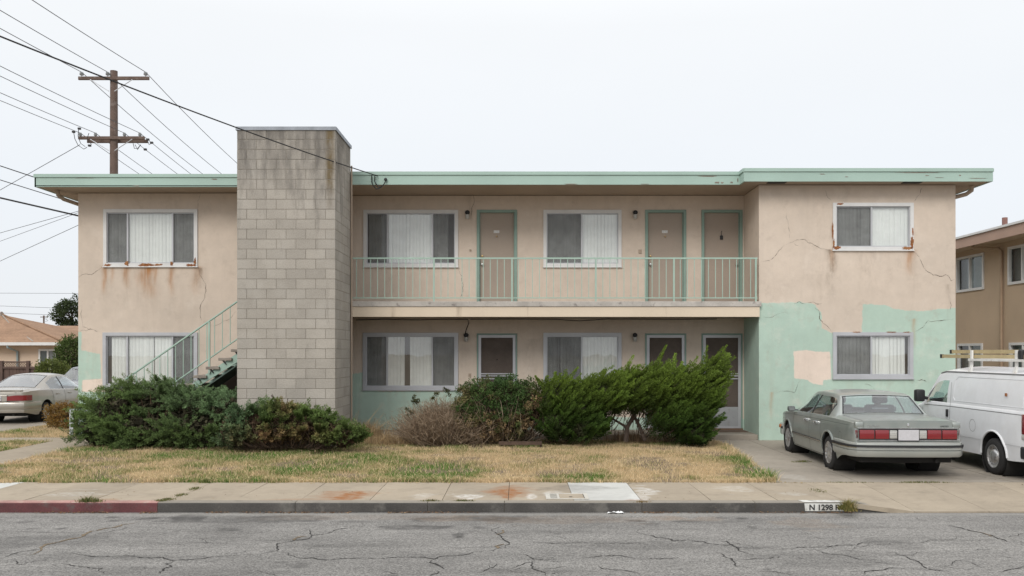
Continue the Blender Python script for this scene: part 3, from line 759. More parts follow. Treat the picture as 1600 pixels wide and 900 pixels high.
# ---- chimney tower of concrete block
CX0, CX1, CY0, CY1, CZT = -5.594, -3.636, 17.8, 19.425, 6.34
chim = MB().box(CX0+.007, CX1-.007, CY0+.007, CY1, -.05, CZT-.004).build('chimney', m_mortar, apt)
BW, BH, BD, J = (CX1-CX0)/5, .198, .196, .009
def block_mesh(w, d, h, faces='f'):
    m = MB(); c = .006
    x0, x1, y0, y1, z0, z1 = J/2, w-J/2, 0, d, J/2, h-J/2
    bm = bmesh.new(); bmesh.ops.create_cube(bm, size=1)
    for v in bm.verts: v.co = ((x0+x1)/2+v.co.x*(x1-x0), (y0+y1)/2+v.co.y*(y1-y0), (z0+z1)/2+v.co.z*(z1-z0))
    bmesh.ops.bevel(bm, geom=bm.edges[:], offset=c*.7, segments=1, affect='EDGES')
    me = bpy.data.meshes.new('concrete_block'); bm.to_mesh(me); bm.free(); me.materials.append(m_block); return me
me_f = block_mesh(BW, BD, BH); me_e = block_mesh(BD, BW, BH); me_h = block_mesh(BW/2, BD, BH); me_sh = block_mesh(BD, BW/2, BH)
o_ = org(chim); r = random.Random(4)
def put(me, x, y, z):
    o = bpy.data.objects.new('concrete_block', me); col.objects.link(o); o.parent = chim
    o.location = (x-o_.x+r.uniform(-.0012, .0012), y-o_.y+r.uniform(-.0015, .0015), z-o_.z)
nc = int(round(CZT/BH)); BHh = CZT/nc
for k in range(nc):
    z = k*BHh
    if k % 2 == 0:
        for j in range(5): put(me_f, CX0+j*BW, CY0, z)
        y = CY0+BD
    else:
        put(me_e, CX0, CY0, z); put(me_e, CX1-BD, CY0, z)
        for j in range(4): put(me_f, CX0+BW/2+j*BW, CY0, z)
        y = CY0+BW
    while y < CY1-.1:
        if y+BW <= CY1+.01: put(me_e, CX1-BD, y, z); y += BW
        else: put(me_sh, CX1-BD, y, z); y += BW/2
cp = MB(); cp.box(CX0-.02, CX1+.02, CY0-.02, CY0+.0, CZT-.015, CZT+.055); cp.box(CX1, CX1+.02, CY0, CY1+.02, CZT-.015, CZT+.055)
cp.box(CX0-.02, CX0, CY0, CY1+.02, CZT-.015, CZT+.055); cp.box(CX0-.018, CX1+.018, CY0+.002, CY1+.018, CZT+.003, CZT+.05)
cp.build('metal_cap', simple('dull_zinc_cap', (.27, .29, .32), .6, .2, 5, .08, 40, .1, 30, .002, metal=.2), chim)
MB().tube([(CX1+.022, CY1-.02, .05), (CX1+.022, CY1-.02, 5.95)], .02, 8).build('conduit', m_soffit, apt, True)

# ---- outside staircase
st_y0, st_y1 = 19.12, 20.25
RUN, RISE = .268, .1865; xt0, zt0 = X(294, 19.2), 1.235          # the step at the photograph's (294, 600)
k0 = -6; k1 = 9
def sx_(k): return xt0+k*RUN
def sz_(k): return zt0+k*RISE
str_ = MB()
for yy in (st_y0+.06, st_y1-.1):
    a, b = k0-.5, k1+.6
    str_.prism([(sx_(a)+.05, yy, max(-.02, sz_(a)-.34)), (sx_(b)+.05, yy, sz_(b)-.34), (sx_(b)+.05, yy, sz_(b)-.06), (sx_(a)+.05, yy, max(.02, sz_(a)-.06))], (0, .045, 0))
stair = str_.build('staircase', m_green, apt)
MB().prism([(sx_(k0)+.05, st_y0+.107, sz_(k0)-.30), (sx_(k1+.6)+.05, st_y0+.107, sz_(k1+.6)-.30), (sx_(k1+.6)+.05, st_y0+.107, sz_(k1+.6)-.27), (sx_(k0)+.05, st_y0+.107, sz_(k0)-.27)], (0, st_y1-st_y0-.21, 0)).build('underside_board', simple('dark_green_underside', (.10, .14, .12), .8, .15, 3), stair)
tr = None
for k in range(k0, k1+1):
    if tr is None:
        tr = MB().bbox(-.135, .15, 0, st_y1-st_y0, -.06, 0, .008).build('tread', m_tread, stair, local=True); tr.location = (sx_(k), st_y0-20.5, sz_(k))
        bk = MB().prism([(-.06, .03, -.06), (-.02, .03, -.06), (.03, .03, -.14), (.01, .03, -.14)], (0, .03, 0)).build('bracket', m_black, stair, local=True); bk.location = tr.location
    else:
        copy_part(tr, 'tread', stair, (sx_(k), st_y0-20.5, sz_(k))); copy_part(bk, 'bracket', stair, (sx_(k), st_y0-20.5, sz_(k)))
hr = MB(); slope = RISE/RUN
ry = st_y0+.03
def rail_z(x, h): return zt0+(x-xt0)*slope+h
hx0, hx1 = X(196, ry), sx_(k1)+.1
hr.tube([(hx0, ry, rail_z(hx0, 1.02)), (hx1, ry, rail_z(hx1, 1.02))], .02, 6); hr.tube([(sx_(-3), ry, rail_z(sx_(-3), .22)), (hx1, ry, rail_z(hx1, .22))], .016, 6)
hrl = hr.build('stair_railing', m_green, apt, True)
x = X(201, ry)
while x < hx1-.05:
    MB().box(x-.007, x+.007, ry-.007, ry+.007, rail_z(x, .22 if x > sx_(-3) else .1), rail_z(x, 1.0)).build('baluster', m_green, hrl); x += .167
x = X(327, ry); MB().box(x-.018, x+.018, ry-.018, ry+.018, rail_z(x, -.1), rail_z(x, 1.0)).build('post', m_green, hrl)
MB().prism([(-7.6, 20.36, 0), (-4.6, 20.36, 0), (-4.6, 20.36, rail_z(-4.6, -.28)), (-7.6, 20.36, rail_z(-7.6, -.28))], (0, .04, 0)).build('stair_shade_panel', simple('under_stair_shade', (.10, .075, .06), .95), apt)  # dark sheet added behind the stairs to stand in for their shade
# service drop hardware on the fascia
MB().lathe([(0, .001), (-.01, .03), (-.05, .035), (-.07, .02), (-.072, .001)], (X(603, YB), YB-.002, Z(281, YB)), 'y', 10).build('weather_head', m_black, apt, True)
for pp in ([(581, 274), (581.5, 286), (584, 291), (589, 296), (594, 294.5), (600, 289), (603.5, 283)], [(586.5, 274), (585.5, 284), (589, 289), (594, 294), (597, 291)]):
    MB().tube([(X(a, YB), YB-.05, Z(b, YB)) for a, b in pp], .012, 5).build('cable_loop', m_wire, apt, True)
# small pipes and meter by the left corner
MB().tube([(-10.16, 20.42, .02), (-10.16, 20.42, .55), (-10.16, 20.47, .60), (-10.16, 20.6, .60)], .022, 8).tube([(-10.24, 20.5, .02), (-10.24, 20.5, .62)], .03, 8).build('gas_pipe', m_galv, apt, True)
MB().tube([(-10.02, 20.46, .25), (-10.0, 20.44, .42), (-9.9, 20.42, .52), (-9.82, 20.42, .62)], .02, 6).build('hose_pipe', m_galv, apt, True)
# ------------------------------------------------------------------ terrain, road, sidewalk, curb, driveway
ZR = -.13; YC = 11.44; YSB = 13.2
m_dirt = simple('dry_soil', (.23, .175, .115), .95, .25, 1.5, .2, 30, .5, 20, .02, dirt=((.15, .12, .08), 3, .5, .6))
tag(MB().add([(-700, -500, -.24), (700, -500, -.24), (700, 900, -.24), (-700, 900, -.24)], [(0, 1, 2, 3)]).build('ground', m_dirt), kind='structure')

xs = np.unique(np.concatenate([np.linspace(-150, -9, 20), np.arange(-9, 9.01, .045), np.linspace(9, 150, 20)]))
ys = np.unique(np.concatenate([np.linspace(-9, 7, 8), np.arange(7, YC, .045), [YC+.01]]))
XX, YY = np.meshgrid(xs, ys); mm = len(xs); i = np.arange(len(ys)-1)[:, None]*mm+np.arange(mm-1)[None]
crown = ZR + .05*np.clip((YC-.5-YY)/5, 0, 1)
V = np.stack([XX.ravel(), YY.ravel(), crown.ravel()], 1)
A = np.zeros((len(V), 4), np.float32)
def gpx(px, py, z=ZR): g = G(px, py, z); return g.x, g.y
def spot(A, V, ch, px, py, rx, ry, a, z=ZR):
    cx, cy = gpx(px, py, z); k = F/cy; wx = rx/k; wy = abs(gpx(px, py-ry, z)[1]-gpx(px, py+ry, z)[1])/2
    wob = np.clip(1+2.6*(fbm(V[:, 0], V[:, 1]*2.2, 3.2)-.5), .25, 3)
    d = ((V[:, 0]-cx)/wx)**2+((V[:, 1]-cy)/wy)**2
    A[:, ch] = np.maximum(A[:, ch], a*np.clip(2.2-1.4*d*wob, 0, 1))
for s in [(297, 810, 28, 5, .8), (357, 811, 30, 5, .55), (232, 810, 15, 1.6, .8), (360, 829, 14, 2, .85), (177, 814, 8, 1.5, .8), (177, 808, 9, 1.2, .8), (250, 814, 10, 1.5, .7), (450, 810, 70, 5, .65), (655, 825, 48, 3.2, .75), (672, 811, 28, 3.5, .75),
          (750, 810, 52, 4, .85), (717, 839, 9, 4, .85), (950, 812, 30, 2, .7), (995, 814, 19, 2.6, .95), (1020, 819, 11, 1.6, .8), (1070, 815, 28, 1.6, .7), (1160, 810, 11, 1.7, .9), (1130, 809, 10, 1.2, .7), (870, 836, 9, 1.4, .6), (40, 815, 8, 1.2, .7),
          (50, 827, 9, 1.2, .7), (97, 826, 6, 1.3, .7), (1175, 825, 5, 1.2, .8), (467, 888, 12, 5, .55), (1400, 852, 40, 8, .35), (20, 850, 40, 12, .4), (90, 845, 90, 9, .3), (660, 880, 60, 8, .3), (1000, 856, 90, 6, .25), (1300, 880, 90, 12, .25), (540, 854, 70, 3, .3), (750, 825, 10, 1.6, .8), (735, 831, 10, 1.5, .5), (830, 812, 30, 2, .5), (810, 808, 15, 3, .6), (560, 815, 30, 1.5, .4), (220, 838, 40, 4, .2)]: spot(A, V, 0, *s)
for s in [(1045, 810, 25, 3, .5), (1110, 811, 22, 3, .35), (700, 810, 40, 5, .35), (900, 812, 160, 5, .25), (1260, 818, 40, 8, .25), (600, 808, 160, 4, .2)]: spot(A, V, 1, *s)
A[:, 2] = np.clip(1-np.abs(V[:, 1]-(YC-.12))/.16, 0, 1)*.8
A[:, 0] = np.maximum(A[:, 0], .22*np.clip((fbm(V[:, 0], V[:, 1], .9)-.52)*5, 0, 1))
A[:, 0] = np.maximum(A[:, 0], .30*np.clip((fbm(V[:, 0]*.35, V[:, 1]*1.8, 2.2)-.60)*8, 0, 1))
tag(npmesh('road', V, np.stack([i, i+1, i+mm+1, i+mm], -1).reshape(-1, 4), m_asphalt, None, {'stain': A}), kind='structure')
road = bpy.data.objects['road']
def road_z(y): return ZR + .05*min(1, max(0, (YC-.5-y)/5))
def road_crack(pix, w, seed, mat=None, n=5, amp=.075):
    pts = []
    for a, b in pix:
        g = G(a, b, ZR); g = G(a, b, road_z(g.y)); pts.append((g.x, g.y, 0))
    pts = jag(pts, n, amp, seed, 'z'); rr = random.Random(seed)
    pts = [Vector((p.x, p.y, road_z(p.y)+.004)) for p in pts]
    ws = [max(.0035, 1.35*w*max(.22, .3+1.4*(vnoise(np.array(i*.17+seed*3.3), np.array(.5)).item()-.15))*rr.uniform(.5, 1.2)*min(1, 4*min(i+1, len(pts)-i)/len(pts))) for i in range(len(pts))]
    MB().ribbon(pts, ws, (0, 0, 1)).build('crack', mat or m_roadcrack, road)
m_tan = simple('crack_weeds_dirt', (.15, .112, .070), .95, .3, 8, .3, 40, .4, 50, .005)
CR = [([(0, 833), (60, 832), (150, 833)], .007), ([(0, 873), (20, 866), (45, 861), (66, 857)], .013), ([(90, 864), (120, 866), (160, 870), (220, 872), (255, 871), (270, 876), (300, 875), (335, 870), (370, 868), (400, 867)], .013),
      ([(105, 876), (110, 884), (140, 888), (160, 888), (163, 897)], .012), ([(275, 876), (268, 886), (255, 891), (250, 897)], .018), ([(245, 848), (300, 849), (400, 852)], .007), ([(400, 867), (425, 862), (433, 856), (460, 845), (487, 837), (520, 831), (560, 825), (567, 818)], .013),
      ([(475, 826), (485, 832), (487, 837)], .010), ([(433, 862), (450, 868), (490, 872), (550, 873), (600, 873), (640, 871), (680, 874), (720, 868), (770, 861), (790, 856)], .014), ([(790, 856), (796, 849), (783, 840), (775, 833), (782, 823)], .014), ([(680, 874), (685, 884), (693, 890)], .016), ([(672, 900), (683, 892)], .012),
      ([(752, 895), (765, 888), (776, 881)], .014), ([(800, 866), (830, 872), (842, 875), (868, 874)], .013), ([(816, 848), (880, 851), (950, 849), (1035, 846)], .009), ([(1000, 827), (1010, 836), (1025, 840), (1050, 845), (1100, 847), (1130, 852), (1145, 851), (1165, 857), (1200, 857)], .015),
      ([(1115, 845), (1135, 846), (1150, 855), (1170, 866), (1178, 868)], .012), ([(1115, 862), (1130, 870), (1145, 877), (1150, 885), (1175, 888)], .013), ([(1148, 876), (1180, 873), (1200, 874)], .009), ([(1200, 857), (1240, 858), (1260, 855), (1280, 855), (1320, 852), (1345, 849), (1370, 846)], .013), ([(1272, 858), (1290, 865), (1330, 871), (1380, 876)], .011),
      ([(1380, 862), (1410, 868), (1430, 876), (1445, 887), (1470, 892), (1490, 895)], .013), ([(1475, 819), (1500, 825), (1530, 832), (1560, 842), (1600, 849)], .016), ([(1352, 898), (1370, 892), (1420, 890)], .013), ([(1370, 847), (1450, 845), (1550, 843)], .006), ([(1430, 808), (1450, 814)], .007),
      ([(910, 872), (940, 869), (960, 868), (1005, 875)], .010), ([(1010, 874), (1030, 874), (1060, 871)], .010), ([(935, 885), (960, 891), (1000, 898)], .011), ([(835, 876), (833, 886), (845, 893), (853, 900)], .013), ([(800, 888), (820, 880), (840, 879)], .010), ([(20, 876), (25, 882), (40, 882)], .010), ([(690, 855), (720, 857), (760, 855)], .006), ([(1560, 895), (1600, 885)], .011), ([(600, 893), (620, 897)], .009), ([(1200, 873), (1210, 870)], .009), ([(1560, 868), (1590, 874)], .008), ([(1250, 833), (1268, 836)], .006), ([(1180, 893), (1240, 899)], .009), ([(430, 880), (450, 879)], .006)]
for k, (p, w_) in enumerate(CR): road_crack(p, w_*1.0, 100+k)
for k, (p, w_) in enumerate([([(215, 815), (190, 820), (165, 826), (130, 836), (100, 845), (65, 858), (40, 869)], .030), ([(460, 845), (480, 838)], .028), ([(775, 836), (786, 828)], .022), ([(778, 858), (788, 850)], .03), ([(1525, 831), (1555, 840)], .016)]): road_crack(p, w_, 200+k, m_tan)
rr = random.Random(77)
for k in range(46):
    a = rr.uniform(0, 1600); b = rr.uniform(836, 900); L = rr.uniform(12, 60); an = rr.choice([0, 0, .15, -.15, .5, -.5])
    road_crack([(a, b), (a+L*.5, b+L*.5*an*.5), (a+L, b+L*an*.5+rr.uniform(-3, 3))], .0055, 300+k, None, 4)

def patch_grid(name, mat, parent, c, n, m, paint=None, skirt=.06, kind=None):
    """slab: bilinear top between corners c00,c10,c11,c01 with n x m cells and side skirts"""
    c = [np.array(q, float) for q in c]; u = np.linspace(0, 1, n+1); v = np.linspace(0, 1, m+1); U, W = np.meshgrid(u, v)
    U = U.ravel()[:, None]; W = W.ravel()[:, None]
    V = c[0]*(1-U)*(1-W)+c[1]*U*(1-W)+c[2]*U*W+c[3]*(1-U)*W
    k = n+1; i = np.arange(m)[:, None]*k+np.arange(n)[None]; Fc = np.stack([i, i+1, i+k+1, i+k], -1).reshape(-1, 4)
    b = len(V); sk = []; ef = []
    for q in range(4):
        p1, p2 = c[q], c[(q+1) % 4]; d = np.array([0, 0, -skirt]); sk += [p1, p2, p2+d, p1+d]; ef.append([b+4*q+3, b+4*q+2, b+4*q+1, b+4*q])
    V = np.vstack([V, sk]); Fc = np.vstack([Fc, ef])
    A = np.zeros((len(V), 4), np.float32)
    if paint: paint(A, V)
    o = npmesh(name, V, Fc, mat, parent, {'stain': A})
    if kind: tag(o, kind=kind)
    return o
def sw_paint(A, V):
    for s in [(545, 776, 22, 6, 1.0), (530, 773, 30, 5, .55), (560, 772, 28, 5, .4), (795, 771, 16, 8, 1.0), (795, 766, 26, 8, .5), (815, 772, 14, 6, .35), (1060, 783, 30, 1.5, .5), (990, 783, 15, 1.5, .7), (470, 781, 40, 2, .3), (160, 781, 20, 1.5, .4)]: spot(A, V, 0, *s, z=0)
    for s in [(735, 775, 17, 3, 1.1), (830, 776, 9, 4, 1.1), (660, 775, 13, 4, .5), (1010, 768, 14, 5, 1.0), (1000, 776, 12, 5, .9), (1240, 772, 20, 3, .4), (1150, 765, 20, 4, .4), (865, 773, 14, 5, .7), (120, 772, 30, 4, .4)]: spot(A, V, 1, *s, z=0)
    for s in [(900, 762, 40, 5, .35), (675, 783, 14, 1.2, .9), (725, 783, 15, 1.2, .9), (1085, 783, 12, 1, .6), (1240, 720, 5, 1, .1)]: spot(A, V, 2, *s, z=0)
sw = tag(MB().box(-60, 4.15, YC+.02, YSB, -.2, -.022).build('sidewalk', m_mortar), kind='structure')
jx = [X(p, YSB-.03) for p in (-160, -65, 36, 130, 223, 331, 419, 509, 605, 705, 796, 886.5, 979, 1075, 1167, 1257)]
jx = [-60, -30, -18, -12.6, -11, -10.1] + [q for q in jx if q > -9.6]
for k in range(len(jx)-1):
    a, b = jx[k]+.004, jx[k+1]-.004
    mid = (a+b)/2; mt = m_newslab if (X(890, YSB) < mid < X(979, YSB) or X(-60, YSB) < mid < X(20, YSB)) else m_conc
    tilt = random.uniform(-.003, .003)
    patch_grid('paving_slab', mt, sw, [(a, YC+.155, tilt), (b, YC+.155, -tilt), (b, YSB, tilt), (a, YSB, -tilt)], 26, 36, sw_paint)
# driveway apron: slabs falling to the gutter
dw = tag(MB().box(4.0, 14.5, YC-.05, 20.3, -.22, -.140).build('driveway', m_mortar), kind='structure')
ax = [jx[-1], 5.05, 6.0, 7.0, 8.05, 9.1, 10.3, 14.4]
zf = lambda x: -.112*min(1, max(0, (x-4.33)/.42))
for a, b in zip(ax, ax[1:]):
    patch_grid('paving_slab', m_conc, dw, [(a+.003, YC-.02, zf(a)), (b-.003, YC-.02, zf(b)), (b-.003, YSB, 0), (a+.003, YSB, 0)], 20, 30, sw_paint)
def dw_paint(A, V):
    for s in [(1400, 728, 60, 10, .5), (1330, 737, 20, 4, .3), (1480, 725, 20, 6, .45), (1265, 722, 20, 5, .2), (1420, 742, 5, 1.2, .8), (1540, 745, 40, 5, .3)]: spot(A, V, 2, *s, z=0)
    for s in [(1240, 745, 18, 4, .3)]: spot(A, V, 1, *s, z=0)
def lx(y): return 3.80+(y-13.2)*.085           # edge of the lawn
dxs = [None, 5.02, 7.3, 9.7, 14.4]; dys = [YSB+.008, 14.75, 17.2, 19.54]
for q in range(3):
    for k in range(4):
        y0, y1 = dys[q]+.004, dys[q+1]-.004
        a0, a1 = (lx(y0)-.05, lx(y1)-.05) if k == 0 else (dxs[k]+.004, dxs[k]+.004); b = dxs[k+1]-.004
        if k == 0 and q == 0: b0 = b
        patch_grid('paving_slab', m_drive, dw, [(a0, y0, .001*k), (b, y0, .001*k), (b, y1, .001*k), (a1, y1, .001*k)], 30, 30, dw_paint, skirt=.1)
patch_grid('paving_slab', m_drive, dw, [(XR+.01, 19.545, 0), (14.4, 19.545, 0), (14.4, 34, 0), (XR+.01, 34, 0)], 10, 10, None, .1)
# curb stones
def curb_piece(x0, x1, top, face, nm='curb_stone', z0=0., z1=0., label=None):
    m = MB(); prof = lambda zt: [(YC+.002, ZR-.08), (YC, max(zt-.02, ZR-.06)), (YC+.006, zt-.006), (YC+.022, zt+.0005), (YC+.15, zt+.002), (YC+.15, ZR-.08)]
    pa, pb = prof(z0), prof(z1); n = len(pa)
    m.add([(x0+.004, y, z) for y, z in pa]+[(x1-.004, y, z) for y, z in pb], [(i, (i+1) % n, n+(i+1) % n, n+i) for i in range(n)]+[tuple(range(n-1, -1, -1)), tuple(range(n, 2*n))])
    o = m.build(nm, top, curb); o.data.materials.append(face)
    for p in o.data.polygons:
        if p.normal.y < -.5: p.material_index = 1
    if label: tag(o, label)
    return o
curb = tag(MB().box(-60, 4.3, YC+.03, YC+.14, -.2, -.1).build('curb', m_mortar), kind='structure')
edges = [-60, -20, -12.4, -8.2, X(246, YC)]
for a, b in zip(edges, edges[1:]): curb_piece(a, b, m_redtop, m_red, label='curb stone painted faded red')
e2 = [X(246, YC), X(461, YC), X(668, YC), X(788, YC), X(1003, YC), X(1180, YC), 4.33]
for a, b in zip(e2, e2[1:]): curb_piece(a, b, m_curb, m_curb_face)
curb_piece(4.33, 4.78, m_curb, m_curb_face, z0=0., z1=-.105, label='curb stone tapering down to the driveway')
# painted house number on the curb face
cx0, cx1 = X(1258, YC), X(1318, YC)
num = MB()
num.prism([(cx0, YC-.0032, ZR+.02), (cx1, YC-.0032, ZR+.02), (cx1+.01, YC-.0032, -.012), (cx0-.01, YC-.0032, -.012)], (0, .003, 0))
num.prism([(cx0-.012, YC+.012, .0012), (cx1+.012, YC+.012, .0012), (cx1-.02, YC+.13, .0058), (cx0-.05, YC+.13, .0058)], (0, 0, .0025))
nb = num.build('number_panel', simple('white_road_paint', (.55, .55, .52), .8, .15, 6, .12, 60, .2, 60, .002, dirt=((.26, .24, .21), 8, .50, .75)), curb); tag(nb, 'white painted panel with black house number')
fc = bpy.data.curves.new('num', 'FONT'); fc.body = 'N 1298 R'; fc.size = .105; fc.align_x = 'CENTER'; fc.extrude = .0008; fc.offset = .0035
fo = bpy.data.objects.new('num', fc); col.objects.link(fo); bpy.context.view_layer.update()
tm = bpy.data.meshes.new_from_object(fo.evaluated_get(bpy.context.evaluated_depsgraph_get())); bpy.data.objects.remove(fo)
tm.materials.append(simple('black_stencil_paint', (.035, .035, .035), .85, .3, 15, .2, 60, 0))
to = link('number', tm, nb); o_ = org(nb)
to.location = ((cx0+cx1)/2-o_.x, YC-.0055-o_.y, -.098-o_.z); to.rotation_euler = (R(90), 0, 0); to.scale = (.95, .95, 1)
# meter box lid let into the sidewalk
lid = thing('meter_box_cover', 'small rectangular utility box lid let into the sidewalk beside the pale new slab', 'meter cover', (.66, 11.88, .004))
x0, x1, y0, y1 = .36, .92, 11.66, 12.10
fr = MB()
for b_ in ((x0, x1, y0, y0+.035), (x0, x1, y1-.035, y1), (x0, x0+.06, y0+.035, y1-.035), (x1-.05, x1, y0+.035, y1-.035), (x0+.15, x0+.18, y0+.035, y1-.035)): fr.box(*b_, .003, .012)
fr.build('rim', simple('chalky_paint', (.47, .45, .40), .85, .15, 8), lid)
MB().box(x0+.06, x0+.148, y0+.037, y1-.037, .003, .009).build('lid', simple('grey_lid', (.30, .285, .25), .9, .15, 10, .1, 90, .3, 60, .003), lid)
pl_ = MB().box(x0+.182, x1-.052, y0+.037, y1-.037, .003, .009).build('lid', m_conc, lid)
MB().lathe([(0, .025), (.002, .025), (.002, .001)], (x0+.33, y0+.16, .009), 'z', 10).build('lift_hole', m_black, pl_)
MB().box(x1-.058, x1-.052, y0+.04, y1-.04, .009, .0105).build('seam', m_black, pl_)
# litter in the gutter
lt = MB(); r = random.Random(9); pts = []
gx, gy = X(962, YC-.06), YC-.06
top = [(gx+r.uniform(-.02, .02)+(k/8-.5)*.22, gy+r.uniform(-.012, .012)+(.03 if j else -.03), ZR+.005+r.uniform(.0, .026)) for k in range(9) for j in (0, 1)]
lt.add(top, [(2*k, 2*k+2, 2*k+3, 2*k+1) for k in range(8)]); lt.add([(a, b, c-.004) for a, b, c in top], [(2*k+1, 2*k+3, 2*k+2, 2*k) for k in range(8)])
tag(lt.build('paper_litter', simple('white_paper', (.78, .78, .77), .8, .05)), 'crumpled strip of white paper lying in the gutter', 'litter')
for i, (px, py, c, lab) in enumerate([(1314, 799, (.55, .25, .20), 'small torn pinkish wrapper in the gutter below the weed'), (1329, 801, (.62, .42, .27), 'tiny tan scrap of litter in the gutter under the driveway weed'), (790, 799, (.72, .62, .55), 'tiny pale crumb of litter at the curb joint'), (241, 799, (.45, .24, .09), 'dry orange leaf at the end of the red curb')]):
    g = G(px, py, ZR); w_ = .035 if i == 0 else .02
    m = MB().prism([(g.x-w_, g.y-.01, ZR+.006), (g.x+w_*.6, g.y-.015, ZR+.006), (g.x+w_, g.y+.012, ZR+.02), (g.x-w_*.3, g.y+.02, ZR+.012)], (0, 0, .003))
    tag(m.build('litter_scrap', simple('scrap_%d' % i, c, .8)), lab, 'litter')

# ------------------------------------------------------------------ walk and yards on the left
patch_grid('paving_slab', m_conc, sw, [(-10.0, YSB+.008, 0), (-8.8, YSB+.008, 0), (-8.8, 15.6, 0), (-10.0, 15.6, 0)], 10, 20, None, .1)
patch_grid('paving_slab', m_conc, sw, [(-10.0, 15.61, 0), (-8.8, 15.61, 0), (-8.75, 17.9, 0), (-10.0, 17.9, 0)], 10, 20, None, .1)
patch_grid('paving_slab', m_conc, sw, [(-10.02, 17.91, 0), (-8.75, 17.91, 0), (-8.7, 20.49, 0), (-10.05, 20.1, 0)], 10, 20, None, .1)
patch_grid('paving_slab', m_conc, sw, [(-12.38, 19.35, 0), (-10.03, 19.35, 0), (-10.06, 20.1, 0), (-12.38, 20.1, 0)], 10, 6, None, .1)
ld = tag(MB().box(-19, -12.4, YSB, 60, -.2, -.1).build('driveway', m_mortar), kind='structure')
for y0, y1 in ((YSB+.01, 17.2), (17.21, 21.4), (21.41, 25.6), (25.61, 31), (31.01, 44)):
    patch_grid('paving_slab', m_drive, ld, [(-19, y0, -.002), (-12.42, y0, -.002), (-12.42, y1, -.002), (-19, y1, -.002)], 8, 8, None, .1)
STRAW = np.array([.58, .45, .275]); OLIVE = np.array([.31, .27, .12]); LUSH = np.array([.105, .205, .036]); SOIL = np.array([.16, .12, .08])
def lush(x, y):
    """how green the lawn is at x, y"""
    g = fbm(x, y, .75, 4)-.50 + .85*(fbm(x, y, 2.2, 4)-.5)
    g = g + np.where(x < -1, -.08, -.18) + .10*np.clip((16.5-np.abs(y-16))/16.5, 0, 1)*np.where(x < -1, 1, 0)
    for px, py, rx, ry, a in ((730, 741, 22, 5, .5), (945, 737, 18, 4, .5), (1085, 749, 35, 4, .6), (250, 714, 45, 8, .3), (50, 745, 30, 6, .25), (700, 697, 14, 5, .35), (440, 712, 30, 5, .3), (820, 697, 18, 5, .35), (925, 746, 25, 4, .35), (1182, 740, 26, 14, .8), (1155, 720, 12, 10, .55), (1140, 706, 8, 6, .4), (300, 745, 40, 6, .15), (600, 744, 60, 4, .15), (335, 708, 20, 4, .2)):
        q = G(px, py); k = F/q.y; wy = abs(G(px, py-ry).y-G(px, py+ry).y)/2
        g = g + a*np.exp(-((x-q.x)/(rx/k))**2-((y-q.y)/wy)**2)
    return g
def bare(x, y):
    b = np.zeros_like(x)
    for px, py, rx, ry in ((1005, 716, 16, 3), (970, 717, 10, 2), (880, 722, 16, 4), (640, 737, 22, 4), (785, 737, 12, 5), (1070, 724, 8, 2), (830, 730, 10, 2), (930, 726, 10, 2)):
        q = G(px, py); k = F/q.y; wy = abs(G(px, py-ry).y-G(px, py+ry).y)/2
        b = np.maximum(b, np.exp(-((x-q.x)/(rx/k))**2-((y-q.y)/wy)**2))
    return b
m_lawn = foliage_mat('lawn_soil', .95, 0.0)
m_grass = foliage_mat('grass_blades', .7, .25)
def yard(x0, x1, y0, y1, name, step=.08, z=-.006):
    a = np.arange(x0, x1+.001, step); b = np.arange(y0, y1+.001, step); XX, YY = np.meshgrid(a, b); x = XX.ravel(); y = YY.ravel()
    zz = z+.03*(fbm(x, y, 1.3)-.5)*np.clip(np.minimum(y-y0, y1-y)/.3, 0, 1)
    g = np.clip(lush(x, y)*2.2+.35, 0, 1)[:, None]; c = (STRAW*.55)*(1-g)+OLIVE*.6*g
    bb = np.maximum(bare(x, y), .9*np.clip((fbm(x, y, 2.1)-.53)*8, 0, 1))[:, None]; c = c*(1-bb)+SOIL*bb; c = c*(.8+.4*fbm(x, y, 9)[:, None])
    mm = len(a); i = np.arange(len(b)-1)[:, None]*mm+np.arange(mm-1)[None]
    return tag(npmesh(name, np.stack([x, y, zz], 1), np.stack([i, i+1, i+mm+1, i+mm], -1).reshape(-1, 4), m_lawn, None, {'col': np.hstack([c, np.ones((len(c), 1))])}, True), kind='structure')
yard(-8.8, 4.35, YSB+.01, 20.4, 'lawn'); yard(-12.4, -10.0, YSB+.01, 28, 'yard')
tag(MB().box(-60, -19, YSB, 200, -.2, -.01).build('yard', m_dirt), kind='structure')
tag(MB().box(-12.4, 60, 31.3, 200, -.2, -.01).build('yard', m_dirt), kind='structure')
def blades(x, y, h, w, c, z0=-.01, lean=.5, rng=RNG):
    n = len(x); th = rng.random(n)*2*math.pi; ln = rng.random(n)**1.0*lean*h; ta = rng.random(n)*2*math.pi
    dx, dy = np.cos(ta)*w/2, np.sin(ta)*w/2
    ix, iy = x+np.cos(th)*ln*.35, y+np.sin(th)*ln*.35; tx, ty = x+np.cos(th)*ln, y+np.sin(th)*ln
    z = np.full(n, z0)
    V = np.stack([np.stack([x-dx, y-dy, z], 1), np.stack([x+dx, y+dy, z], 1), np.stack([ix+dx*.7, iy+dy*.7, z+h*.6], 1), np.stack([ix-dx*.7, iy-dy*.7, z+h*.6], 1), np.stack([tx, ty, z+h*.95], 1)], 1)
    b = np.arange(n)[:, None]*5
    Fc = np.vstack([b+np.array([[0, 1, 2]]), b+np.array([[0, 2, 3]]), b+np.array([[3, 2, 4]])])
    return V.reshape(-1, 3), Fc, np.repeat(np.hstack([c, np.ones((n, 1))]), 5, 0)
